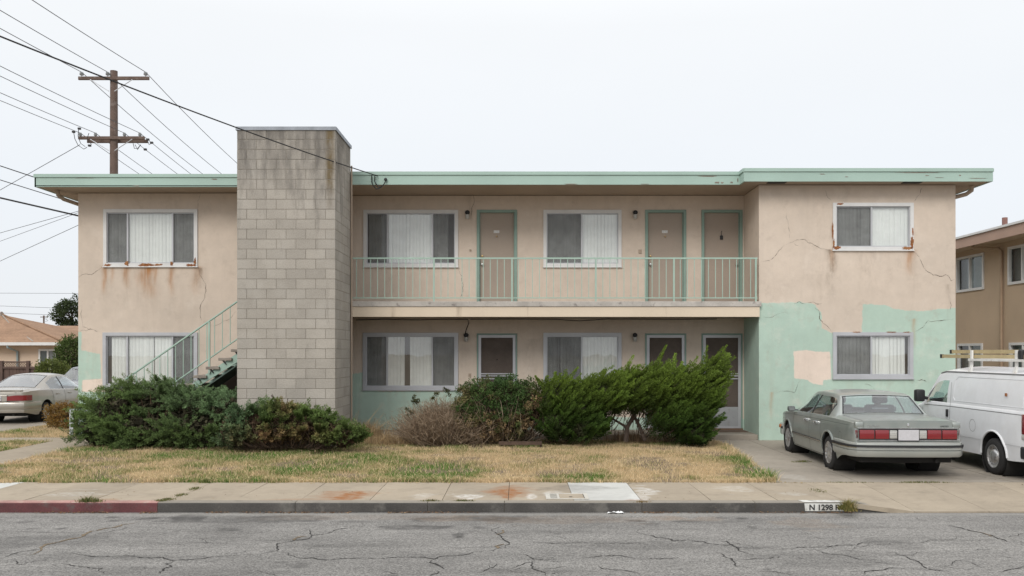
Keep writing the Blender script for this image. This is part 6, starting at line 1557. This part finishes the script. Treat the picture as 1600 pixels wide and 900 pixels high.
def sweep(root, nm, mat, path, prof, smooth=True, ang=35):
    """prof (out, z) pairs carried along a plan path [(x, y)], outward is to the right of travel"""
    m = MB(); n = len(prof); v = []
    for i, (x, y) in enumerate(path):
        a = Vector(path[max(i-1, 0)]); b = Vector(path[min(i+1, len(path)-1)]); d = (b-a).normalized(); nx, ny_ = d.y, -d.x
        v += [(x+nx*o, y+ny_*o, z) for o, z in prof]
    fs = [(i*n+k, i*n+(k+1) % n, (i+1)*n+(k+1) % n, (i+1)*n+k) for i in range(len(path)-1) for k in range(n)]
    fs += [tuple(range(n)), tuple((len(path)-1)*n+k for k in range(n-1, -1, -1))]
    return m.add(v, fs).build(nm, mat, root, smooth, True, ang)
def seat(root, x, y, w, zb, h, head=True, tilt=.18):
    m = MB().bbox(x-w/2, x+w/2, y-.5, y+.05, zb-.14, zb+.02, .05); sd = m.build('seat', m_seat, root, True, True)
    b = MB().bbox(-w/2, w/2, -.06, .06, 0, h, .05); b.v = [(a+x, c+y-.48-tilt*d, d+zb) for a, c, d in b.v]; b.build('backrest', m_seat, sd, True, True)
    if head: q = MB().bbox(-.13, .13, -.05, .05, 0, .17, .04); q.v = [(a+x, c+y-.50-tilt*h, d+zb+h+.02) for a, c, d in q.v]; q.build('headrest', m_seat, sd, True, True)
def letters(root, body, x, y, z, size, mat, nm='badge', rot=(90, 0, 0)):
    c = bpy.data.curves.new('t', 'FONT'); c.body = body; c.size = size; c.align_x = 'CENTER'; c.extrude = .002; o = bpy.data.objects.new('t', c); col.objects.link(o); bpy.context.view_layer.update()
    me = bpy.data.meshes.new_from_object(o.evaluated_get(bpy.context.evaluated_depsgraph_get())); bpy.data.objects.remove(o); me.materials.append(mat)
    b = link(nm, me, root); b.location = (x, y, z); b.rotation_euler = tuple(R(v) for v in rot); return b
def dense(a, b, st): return list(np.arange(a, b, st))+[b]

# ---- the grey-green sedan: origin on the ground under the rear axle
ctr = thing('parked_car', 'faded grey-green four-door sedan parked on the right driveway, seen from behind', 'car', (5.93, 14.68, 0), R(-2.2))
m_buick = paint_mat('grey_green_car_paint', (.30, .33, .315), .33, .5, .5, (.44, .42, .38), .42)
Pb = dict(ys=dense(-1.13, 3.38, .07)+[-1.125, -1.1, -.16, -.14, -.11, .17, .22, .26, .16, .12, 1.55, 3.36, 3.30, -.02, 1.01, 1.09, 1.05],
    W=[(-1.13, .775), (-1.09, .80), (-.95, .835), (-.4, .85), (.4, .86), (2.2, .86), (2.8, .83), (3.2, .77), (3.33, .70), (3.38, .64)],
    prof=[(.16, .93), (.25, .965), (.40, .99), (.50, 1.0), (.62, 1.0), (.75, .985), (.83, .955), (.90, .93)],
    sill=[(-1.13, .36), (-.6, .30), (-.3, .19), (2.4, .18), (3.0, .26), (3.38, .34)], belt=[(-1.13, .835), (-.9, .845), (-.12, .85), (1.0, .83), (2.25, .80), (2.9, .755), (3.3, .70), (3.38, .66)],
    rail=[(-1.13, .865), (-.9, .875), (-.16, .885), (-.14, .89), (.17, 1.14), (.26, 1.185), (.45, 1.21), (1.2, 1.22), (1.45, 1.205), (1.55, 1.18), (2.25, .84), (2.3, .825), (2.9, .775), (3.3, .715), (3.38, .67)],
    xrail=[(-1.13, .735), (-.9, .755), (-.16, .74), (-.14, .70), (.17, .595), (.26, .58), (1.5, .58), (2.25, .70), (2.9, .70), (3.3, .60), (3.38, .5)],
    crown=[(-1.13, .012), (-.14, .018), (.5, .03), (.62, .04), (1.4, .04), (1.55, .03), (2.25, .03), (3.38, .02)],
    arch=[(0, .275, .345), (2.54, .275, .345)], side_glass=[(.16, 1.01, 'rear_door_window'), (1.09, 2.05, 'front_door_window')], side_black=[(.12, .16), (1.01, 1.09), (2.05, 2.14)],
    top_glass=[(-.11, .22, 'rear_window'), (1.60, 2.22, 'windscreen')], railw=.05, pillar=.045)
L = Loft(Pb); L.build(ctr, m_buick, m_cglass)
for s in (1, -1):
    L.seam(ctr, [(.46, .84), (.40, .70), (.38, .52), (.36, .45)], side=s); L.seam(ctr, [(1.05, .83), (1.05, .22)], side=s); L.seam(ctr, [(2.06, .80), (2.10, .5), (2.10, .22)], side=s)
    L.seam(ctr, [(.36, .205), (2.1, .20)], .008, side=s); L.strip(ctr, .36, 2.16, .405, .435, .014, m_black, s); L.strip(ctr, .36, 2.16, .412, .428, .018, m_chrome, s, 'chrome_strip')
    L.seam(ctr, [(-1.10, .80), (.4, .785), (2.2, .755), (3.2, .69)], .007, simple('crease_shade', (.12, .14, .13), .5), side=s, nm='crease_line')
    for yy in (.62, 1.22): MB().bbox(s*(L.half(yy, .72)), s*(L.half(yy, .72)+.028), yy-.075, yy+.075, .705, .735, .008).build('door_handle', m_chrome, ctr, True, True)
    for yw in (0, 2.54):                                           # raised arch lips
        pts = [Vector((s*(L.half(yw-.36*math.cos(a), .275+.36*math.sin(a))+.004), yw-.355*math.cos(a), .275+.355*math.sin(a))) for a in np.linspace(.12, math.pi-.12, 22)]
        MB().tube(pts, .017, 6).build('arch_lip', m_buick, ctr, True, True)
    for yw in (0, 2.54):
        wheel(ctr, s*.745, yw, .275, .275, .19, .185, s, 'cap'); MB().box(s*.42, s*.80, yw-.34, yw+.34, .2, .62) 
    mm_ = MB().bbox(min(s*.86, s*.99), max(s*.86, s*.99), 1.92, 2.02, .82, .915, .025).box(min(s*.80, s*.87), max(s*.80, s*.87), 1.95, 1.98, .83, .86); mm_.build('mirror', simple('mirror_shell_%d' % s, (.10, .115, .115), .4), ctr, True, True)
    MB().add([(s*.875, 1.918, .835), (s*.975, 1.918, .835), (s*.975, 1.918, .90), (s*.875, 1.918, .90)], [(0, 1, 2, 3)]).build('mirror_glass', m_dglass2, ctr, False, True)
# wells, floor, inside
MB().box(-.68, .68, -1.05, 3.2, .24, .33).box(-.60, .60, -.4, -.2, .18, .3).build('underbody', m_under, ctr, False, True)
for s in (1, -1):
    for yw in (0, 2.54): MB().lathe([(s*.50, .33), (s*.50, .01)], (0, yw, .29), 'x', 20).lathe([(s*.50, .352), (s*.83, .352)], (0, yw, .285), 'x', 24).build('wheel_well', m_under, ctr, False, True)
MB().tube([(.45, -1.10, .27), (.45, -.6, .27)], .03, 8).bbox(-.3, .3, -1.0, -.75, .22, .32, .04).build('exhaust', m_under, ctr, True, True)
MB().box(-.74, .74, .3, 2.1, .32, .36).build('floor_pan', m_dark, ctr, False, True)
MB().bbox(-.60, .60, -.06, .24, .78, .83, .02).build('parcel_shelf', m_seat, ctr, False, True)
seat(ctr, .32, .86, .58, .48, .36, False); seat(ctr, -.32, .86, .58, .48, .36, False); seat(ctr, .36, 1.62, .52, .50, .50); seat(ctr, -.36, 1.62, .52, .50, .50)
MB().bbox(-.66, .66, 1.85, 2.2, .66, .82, .04).build('dashboard', m_dark, ctr, True, True)
# rear end
E = -1.13
MB().bbox(-.73, .73, E-.018, E+.03, .585, .765, .006).build('tail_panel', m_black, ctr, False, True)
for s in (1, -1):
    for a, b in ((.505, .725), (.285, .49)): MB().bbox(min(s*a, s*b), max(s*a, s*b), E-.034, E+.01, .605, .742, .010).build('tail_light', m_redlens, ctr, True, True)
    MB().bbox(min(s*.165, s*.275), max(s*.165, s*.275), E-.030, E+.01, .612, .735, .008).build('reversing_light', m_clearlens, ctr, True, True)
    MB().bbox(min(s*.73, s*.775), max(s*.73, s*.775), E+.0, E+.10, .605, .742, .008).build('side_marker', m_redlens, ctr, True, True)
    MB().bbox(min(s*.66, s*.785), max(s*.66, s*.785), E-.012, E+.06, .765, .862, .02).build('fender_cap', m_buick, ctr, True, True)
for z in (.768, .585): MB().box(-.755, .755, E-.024, E-.004, z-.006, z+.006).build('chrome_strip', m_chrome, ctr, False, True)
for k in range(4): MB().box(-.275, -.165, E-.033, E-.028, .625+k*.03, .630+k*.03).box(.165, .275, E-.033, E-.028, .625+k*.03, .630+k*.03).build('lens_bar', m_chrome, ctr, False, True)
pl = MB().bbox(-.152, .152, E-.044, E-.03, .585, .745, .004).build('license_plate', m_plate, ctr, False, True)
MB().box(-.16, .16, E-.040, E-.026, .575, .755).build('plate_frame', m_black, pl, False, True)
MB().box(-.655, .655, E-.0142, E-.002, .772, .857).build('boot_panel', m_buick, ctr, False, True)
letters(ctr, 'CENTURY', -.52, E-.016, .785, .042, m_chrome); letters(ctr, 'LIMITED', .54, E-.016, .785, .034, m_black)
MB().lathe([(0, .022), (-.008, .02), (-.010, .001)], (0, E-.014, .822), 'y', 12).bbox(-.008, .012, E-.026, E-.014, .790, .815, .003).build('boot_lock', m_chrome, ctr, True, True)
m_bump = paint_mat('bumper_paint', (.33, .345, .325), .4, .3, .3)
bp = [(-.875, .02), (-.87, -.40), (-.862, -.80), (-.83, -1.05), (-.76, -1.15), (-.60, -1.19), (-.3, -1.205), (0, -1.21), (.3, -1.205), (.6, -1.19), (.76, -1.15), (.83, -1.05), (.862, -.80), (.87, -.40), (.875, .02)]
bp = bp[1:-1]; bp[0] = (-.868, -.38); bp[-1] = (.868, -.38)
sweep(ctr, 'bumper', m_bump, bp, [(-.06, .33), (.0, .335), (.018, .36), (.022, .425), (.006, .432), (.006, .438), (.026, .445), (.026, .475), (.02, .48), (.02, .515), (.012, .545), (-.06, .565)])
sweep(ctr, 'bumper_strip', m_black, bp, [(.018, .482), (.036, .484), (.036, .515), (.018, .517)])
sweep(ctr, 'chrome_strip', m_chrome, bp, [(.018, .472), (.034, .473), (.034, .480), (.018, .481)])
for s in (1, -1): MB().bbox(min(s*.868, s*.893), max(s*.868, s*.893), -.62, -.44, .484, .513, .004).build('side_marker', m_amber, ctr, False, True)
fp_ = [(.83, 2.95), (.785, 3.25), (.68, 3.41), (.4, 3.48), (0, 3.50), (-.4, 3.48), (-.68, 3.41), (-.785, 3.25), (-.83, 2.95)]
sweep(ctr, 'bumper', m_bump, fp_, [(-.06, .28), (.02, .30), (.025, .50), (-.06, .52)]); sweep(ctr, 'bumper_strip', m_black, fp_, [(.0, .41), (.036, .415), (.036, .455), (.0, .46)])
for s in (1, -1): MB().bbox(min(s*.80, s*.862), max(s*.80, s*.862), 3.02, 3.14, .42, .49, .01).build('side_marker', m_amber, ctr, False, True)
# rear window rubber and the boot shut line
def top_seam(Lf, root, yx, w=.01, mat=None, off=.006, nm='panel_gap'):
    q = []
    for (y, u) in yx:
        zr, xr, cr = Lf.f('rail', y), Lf.f('xrail', y), Lf.f('crown', y); x = u*xr; q.append(Vector((x, y, zr+cr*(1-u*u)+.008+off)))
    MB().ribbon(q, w, (0, -.3, 1)).build(nm, mat or m_black, root, True, True)
for yy in (-.12, .225): top_seam(L, ctr, [(yy, u) for u in np.linspace(-.94, .94, 15)], .022, m_black, .003, 'window_rubber')
for s in (1, -1): top_seam(L, ctr, [(y, s*.925) for y in np.linspace(-.12, .225, 12)], .022, m_black, .004, 'window_rubber'); top_seam(L, ctr, [(y, s*.90) for y in np.linspace(-1.125, -.19, 10)], .010)
top_seam(L, ctr, [(-.19, u) for u in np.linspace(-.9, .9, 12)], .010)
top_seam(L, ctr, [(.02, u) for u in np.linspace(-.2, .2, 5)], .05, m_seat, -.05, 'brake_light')
L.seam(ctr, [(-.60+.075*math.cos(a), .60+.075*math.sin(a)) for a in np.linspace(0, 6.28, 9)], .006, simple('filler_gap', (.10, .11, .105), .6), side=-1, nm='filler_flap')

# ---- the champagne sedan on the left driveway
cs = thing('parked_car', 'champagne silver four-door sedan parked on the left driveway', 'car', (-13.92, 24.85, 0), R(1.0))
m_cham = paint_mat('champagne_car_paint', (.37, .345, .305), .28, .5, .8, (.45, .40, .34), .25)
Ps = dict(ys=dense(-.98, 3.52, .07)+[-.975, -.95, -.20, -.17, .66, .70, 1.62, 3.50, .26, .30, .98, 1.05],
    W=[(-.98, .66), (-.94, .74), (-.80, .80), (-.4, .835), (.4, .855), (2.3, .855), (2.9, .82), (3.3, .74), (3.48, .62), (3.52, .5)],
    prof=[(.16, .92), (.25, .965), (.42, 1.0), (.55, 1.0), (.70, .985), (.82, .955), (.95, .91)],
    sill=[(-.98, .30), (-.5, .22), (2.6, .19), (3.52, .28)], belt=[(-.98, .84), (-.7, .87), (-.18, .88), (1.0, .845), (2.35, .80), (2.9, .74), (3.4, .64), (3.52, .58)],
    rail=[(-.98, .885), (-.7, .91), (-.22, .915), (-.18, .92), (.45, 1.155), (.70, 1.235), (.95, 1.265), (1.3, 1.265), (1.55, 1.235), (1.65, 1.20), (2.35, .84), (2.4, .82), (2.9, .76), (3.4, .65), (3.52, .59)],
    xrail=[(-.98, .62), (-.7, .68), (-.22, .68), (-.18, .64), (.5, .56), (.7, .54), (1.6, .56), (2.35, .68), (2.9, .68), (3.4, .55), (3.52, .4)],
    crown=[(-.98, .012), (-.2, .02), (.5, .035), (.7, .045), (1.5, .045), (2.35, .04), (3.52, .03)],
    arch=[(0, .27, .34), (2.60, .27, .34)], side_glass=[(.30, .98, 'rear_door_window'), (1.05, 2.10, 'front_door_window')], side_black=[(.98, 1.05)],
    top_glass=[(-.14, .66, 'rear_window'), (1.70, 2.30, 'windscreen')], railw=.05, pillar=.05)
L2 = Loft(Ps); L2.build(cs, m_cham, m_cglass)
for s in (1, -1):
    L2.seam(cs, [(.32, .86), (.36, .70), (.36, .50)], side=s); L2.seam(cs, [(1.02, .84), (1.06, .24)], side=s); L2.seam(cs, [(2.10, .80), (2.12, .25)], side=s); L2.seam(cs, [(.36, .22), (2.1, .215)], .008, side=s)
    L2.strip(cs, .34, 2.2, .42, .46, .010, m_cham, s)
    for yy in (.62, 1.32): MB().bbox(s*L2.half(yy, .74), s*(L2.half(yy, .74)+.03), yy-.08, yy+.08, .725, .755, .008).build('door_handle', m_cham, cs, True, True)
    for yw in (0, 2.60): wheel(cs, s*.735, yw, .27, .27, .19, .19, s, 'spoke'); MB().lathe([(s*.48, .34), (s*.48, .01)], (0, yw, .28), 'x', 20).lathe([(s*.48, .346), (s*.81, .346)], (0, yw, .28), 'x', 24).build('wheel_well', m_under, cs, False, True)
    MB().bbox(min(s*.83, s*.97), max(s*.83, s*.97), 1.92, 2.05, .82, .92, .03).build('mirror', m_cham, cs, True, True)
    m = MB(); pts = [(.30, -1.0), (.52, -.985), (.68, -.95), (.78, -.87), (.835, -.74)]
    v = []
    for x, y in pts: v += [(s*x, y-.03, .62), (s*x, y-.03, .735+.03*(x > .4))]
    m.add(v+[(a*.93, b+.12, c) for a, b, c in v], [(2*i, 2*i+2, 2*i+3, 2*i+1) for i in range(4)]+[(2*i+1, 2*i+3, 2*i+13, 2*i+11) for i in range(4)]+[(2*i, 2*i+10, 2*i+12, 2*i+2) for i in range(4)]+[(0, 1, 11, 10), (8, 18, 19, 9)]).build('tail_light', m_redlens, cs, True, True)
    L2_ = s
cbp = [(-.858, -.36), (-.852, -.60), (-.815, -.84), (-.73, -.99), (-.55, -1.05), (-.28, -1.075), (0, -1.08), (.28, -1.075), (.55, -1.05), (.73, -.99), (.815, -.84), (.852, -.60), (.858, -.36)]
sweep(cs, 'bumper', m_cham, cbp, [(-.06, .30), (.0, .30), (.012, .33), (.012, .385), (.004, .39), (.018, .41), (.018, .54), (.006, .57), (-.08, .60)])
MB().bbox(-.30, .30, -1.03, -.94, .60, .77, .01).build('plate_recess', m_cham, cs, False, True)
cp_ = MB().bbox(-.16, .16, -1.045, -1.03, .62, .75, .003).build('license_plate', m_plate, cs, False, True)
letters(cp_, 'GS 220 4', 0, -1.047, .655, .075, m_black, 'plate_number')
sweep(cs, 'boot_lip', m_cham, [(-.66, -.93), (-.40, -.985), (0, -1.0), (.40, -.985), (.66, -.93)], [(-.05, .865), (.02, .89), (.02, .905), (-.05, .92)])
letters(cs, 'XE', .50, -.985, .82, .045, m_chrome); MB().bbox(-.07, .07, -1.0, -.965, .825, .85, .006).build('boot_badge', m_redlens, cs, False, True)
MB().box(-.68, .68, -.85, 3.3, .2, .32).build('underbody', m_under, cs, False, True); MB().tube([(.45, -1.0, .25), (.45, -.5, .25)], .03, 8).build('exhaust', m_under, cs, True, True)
seat(cs, .32, .92, .56, .50, .32, False); seat(cs, -.32, .92, .56, .50, .32, False); seat(cs, .36, 1.65, .52, .52, .50); seat(cs, -.36, 1.65, .52, .52, .50)
MB().bbox(-.62, .62, 1.95, 2.25, .66, .82, .04).build('dashboard', m_dark, cs, True, True); MB().bbox(-.60, .60, -.1, .3, .82, .86, .02).build('parcel_shelf', m_seat, cs, False, True)
for yy in (-.15, .67): top_seam(L2, cs, [(yy, u) for u in np.linspace(-.93, .93, 15)], .02, m_black, .003, 'window_rubber')
for s in (1, -1): top_seam(L2, cs, [(y, s*.91) for y in np.linspace(-.15, .67, 12)], .02, m_black, .004, 'window_rubber')

# ---- the dark hatchback facing us further down the left driveway
cd = thing('parked_car', 'dark blue-grey car facing the street, half hidden by the building corner', 'car', (-15.4, 33.6, 0), R(180))
m_navy = paint_mat('dark_blue_car_paint', (.055, .065, .085), .25, .4, .9, (.3, .28, .25), .2)
Pd = dict(Ps); L3 = Loft({**Ps, 'rail': [(a, b+(.12 if b > 1.1 else .04)) for a, b in Ps['rail']], 'belt': [(a, b+.03) for a, b in Ps['belt']]}); L3.build(cd, m_navy, m_cglass)
for s in (1, -1):
    for yw in (0, 2.60): wheel(cd, s*.735, yw, .27, .27, .19, .19, s, 'spoke')
    hl = MB().bbox(min(s*.42, s*.74), max(s*.42, s*.74), 3.20, 3.47, .60, .70, .03).build('headlight', m_clearlens, cd, True, True); MB().lathe([(0, .05), (.02, .05), (.02, .001)], (s*.58, 3.46, .65), 'y', 12).build('lamp_bulb', m_chrome, hl, True, True)
    MB().bbox(min(s*.83, s*.97), max(s*.83, s*.97), 1.92, 2.05, .88, .98, .03).build('mirror', m_navy, cd, True, True)
MB().bbox(-.36, .36, 3.42, 3.54, .52, .64, .02).build('grille', m_black, cd, False, True); sweep(cd, 'bumper', m_navy, [(.86, 2.98), (.80, 3.30), (.62, 3.52), (.3, 3.60), (0, 3.62), (-.3, 3.60), (-.62, 3.52), (-.80, 3.30), (-.86, 2.98)], [(-.06, .24), (.0, .25), (.012, .46), (-.06, .50)])
MB().box(-.68, .68, -.85, 3.3, .2, .32).build('underbody', m_under, cd, False, True); seat(cd, .36, 1.65, .52, .55, .55); seat(cd, -.36, 1.65, .52, .55, .55); MB().bbox(-.62, .62, 1.95, 2.25, .68, .86, .04).build('dashboard', m_dark, cd, True, True)

# ---- the white van with a ladder rack (origin under its rear axle, left side towards us)
van = thing('parked_van', 'dirty white cargo van with a roof rack parked at the right edge', 'van', (8.24, 14.05, 0), R(0))
m_vanp = paint_mat('white_van_paint', (.72, .73, .75), .35, 0., .4, (.50, .47, .42), .28)
Pv = dict(ys=dense(-.92, 3.30, .08)+[-.915, -.90, -.86, 1.40, 1.44, 2.16, 3.28, 3.25], W=[(-.92, .76), (-.88, .79), (-.7, .80), (.5, .805), (2.2, .80), (2.7, .78), (3.1, .72), (3.25, .64), (3.30, .58)],
    prof=[(.18, .955), (.28, .975), (.45, .985), (.52, 1.0), (.80, 1.0), (.98, .992), (1.02, .985), (1.3, .955), (1.60, .915)],
    sill=[(-.92, .30), (-.5, .27), (2.6, .26), (3.30, .34)], belt=[(-.92, 1.02), (2.1, 1.02), (2.4, .96), (2.75, .93), (3.1, .88), (3.30, .80)],
    rail=[(-.92, 1.54), (-.88, 1.575), (-.7, 1.585), (1.75, 1.585), (1.95, 1.55), (2.08, 1.49), (2.62, 1.02), (2.7, .975), (3.1, .915), (3.25, .86), (3.30, .81)],
    xrail=[(-.92, .64), (-.88, .675), (-.7, .685), (1.9, .68), (2.1, .67), (2.65, .68), (3.1, .60), (3.30, .45)], crown=[(-.92, .05), (-.7, .075), (1.9, .075), (2.1, .06), (2.7, .04), (3.30, .03)],
    arch=[(0, .30, .375), (2.55, .30, .36)], side_glass=[(1.52, 2.34, 'front_door_window')], side_black=[(1.47, 1.52)], top_glass=[(2.12, 2.60, 'windscreen')], railw=.16, pillar=.06)
L4 = Loft(Pv); L4.build(van, m_vanp, m_cglass)
m_vgap = simple('van_gap', (.20, .20, .20), .7)
for s in (1, -1):
    L4.seam(van, [(1.42, 1.40), (1.40, 1.0), (1.42, .28)], .010, m_vgap, side=s); L4.seam(van, [(2.46, .92), (2.44, .30)], .009, m_vgap, side=s); L4.seam(van, [(-.88, .985), (0, .985), (1.4, .985), (2.4, .965)], .012, m_vgap, side=s)
    L4.seam(van, [(.36, .515), (1.4, .515), (2.2, .50)], .010, simple('body_crease_%d' % s, (.55, .55, .56), .6), side=s, nm='crease_line')
    L4.seam(van, [(-.9, .515), (-.36, .515)], .010, simple('body_crease2_%d' % s, (.55, .55, .56), .6), side=s, nm='crease_line')
    for yw in (0, 2.55): wheel(van, s*.70, yw, .285, .285, .20, .185, s, 'dish'); MB().lathe([(s*.45, .37), (s*.45, .01)], (0, yw, .30), 'x', 20).lathe([(s*.45, .378), (s*.78, .378)], (0, yw, .30), 'x', 24).build('wheel_well', m_under, van, False, True)
    for yw in (0,):
        pts = [Vector((s*(L4.half(yw, .30+.385*math.sin(a))+.003), yw-.385*math.cos(a), .30+.385*math.sin(a))) for a in np.linspace(.0, math.pi, 22)]
        MB().tube(pts, .016, 6).build('arch_lip', m_vanp, van, True, True)
    # raised side panel: a shallow pressed frame
    q = [(-.78, 1.09), (-.78, 1.50), (1.27, 1.50), (1.33, 1.45), (1.33, 1.14), (1.28, 1.09), (-.78, 1.09)]
    sidex = lambda y, z: s*(np.interp(z, [1.02, 1.585], [L4.half(y, 1.02)-.015, .685])+.02*math.sin(math.pi*min(1, max(0, (z-1.02)/.565)))+.002)
    fr_ = []
    for (a, b), (c, d) in zip(q, q[1:]):
        for t in np.linspace(0, 1, 8)[:-1]: y_, z_ = a+(c-a)*t, b+(d-b)*t; fr_.append(Vector((sidex(y_, z_), y_, z_)))
    MB().tube(fr_+[fr_[0]], .0035, 5).build('panel_press', m_vanp, van, True, True)
    MB().bbox(min(s*.795, s*.83), max(s*.795, s*.83), 1.455, 1.50, .80, .93, .008).build('door_handle', m_black, van, True, True)
    MB().bbox(min(s*.85, s*1.02), max(s*.85, s*1.02), 2.20, 2.34, 1.02, 1.24, .035).tube([(s*.78, 2.28, 1.08), (s*.90, 2.28, 1.10)], .03, 6).build('mirror', m_black, van, True, True)
    MB().bbox(min(s*.70, s*.806), max(s*.70, s*.806), -.945, -.80, .70, 1.0, .012).build('tail_light', m_redlens, van, True, True); MB().bbox(min(s*.70, s*.806), max(s*.70, s*.806), -.945, -.80, .62, .695, .012).build('reversing_light', m_clearlens, van, True, True)
    MB().bbox(min(s*.765, s*.79), max(s*.765, s*.79), -.35, -.32, 1.24, 1.29, .004).build('rust_hole', m_rust, van, False, True)
L4.seam(van, [(.62+.10*math.cos(a), .72+.10*math.sin(a)) for a in np.linspace(0, 6.28, 13)], .006, m_vgap, side=-1, nm='filler_flap')
vb = [(-.80, -.45), (-.80, -.80), (-.77, -.96), (-.66, -1.02), (0, -1.04), (.66, -1.02), (.77, -.96), (.80, -.80), (.80, -.45)]
sweep(van, 'bumper', m_black, vb[1:-1], [(-.06, .33), (.01, .34), (.02, .38), (.02, .50), (.0, .52), (-.06, .52)])
MB().box(-.66, .66, -.85, 3.1, .24, .34).build('underbody', m_under, van, False, True)
seat(van, .36, 1.95, .48, .72, .52); seat(van, -.36, 1.95, .48, .72, .52); MB().bbox(-.66, .66, 2.25, 2.5, .80, .98, .05).build('dashboard', m_dark, van, True, True)
sw_ = MB(); sw_.tube([(-.36+.17*math.cos(a), 2.18-.06*math.sin(a), 1.06+.16*math.sin(a)) for a in np.linspace(0, 6.28, 19)], .015, 6); sw_.build('steering_wheel', m_black, van, True, True)
MB().box(-.66, .66, 1.36, 1.40, .34, 1.5).build('bulkhead', m_dark, van, False, True)
# drip rail and roof rack
for s in (1, -1): MB().tube([(s*.688, -.85, 1.578), (s*.688, 1.75, 1.578), (s*.68, 1.95, 1.545)], .012, 5).build('drip_rail', m_vgap, van, True, True)
rack = MB()
m_rack = simple('white_rack_paint', (.70, .69, .66), .6, .1, 6, .05, 60, .1, 40, .002, dirt=((.30, .16, .09), 10, .60, .8))
for yy in (-.40, .95):
    for s in (1, -1): MB().prism([(s*.69, yy-.03, 1.585), (s*.69, yy+.05, 1.585), (s*.66, yy+.035, 1.70), (s*.66, yy+.035, 1.95), (s*.66, yy-.015, 1.95), (s*.66, yy-.015, 1.70)], (-s*.03, 0, 0)).build('rack_leg', m_rack, van, False, True)
    MB().box(-.66, .66, yy-.02, yy+.02, 1.77, 1.81).build('rack_bar', m_rack, van, False, True)
for s in (1, -1): MB().box(s*.66-.018, s*.66+.018, -.75, 1.02, 1.772, 1.808).build('rack_rail', m_rack, van, False, True)
# the ladder carried on the rack is a thing of its own
lad = thing('extension_ladder', 'tan fibreglass extension ladder lying on the van roof rack', 'ladder', (8.24, 14.6, 1.81))
m_fib = simple('yellow_fibreglass', (.46, .37, .21), .6, .12, 5, .08, 60, .1, 40, .002, dirt=((.24, .18, .11), 8, .60, .6))
for k, (dz, y0, y1, dx) in enumerate(((1.845, 12.6, 16.15, 0.), (1.925, 12.6, 15.85, .05))):
    for s in (1, -1):
        xx = 8.24+s*(.60-dx*.6); o = MB().box(xx-.014, xx+.014, y0, y1, dz-.030, dz+.030).build('rail', m_fib, lad)
        MB().bbox(xx-.022, xx+.022, y1-.02, y1+.045, dz-.036, dz+.036, .006).build('end_cap', m_black, lad)
    yy = y0+.2
    while yy < y1-.1: MB().tube([(8.24-.585+dx, yy, dz), (8.24+.585-dx, yy, dz)], .014, 6).build('rung', m_alu, lad); yy += .25
MB().bbox(7.58, 7.66, 13.52, 13.62, 1.80, 1.96, .03).build('strap', m_black, lad)
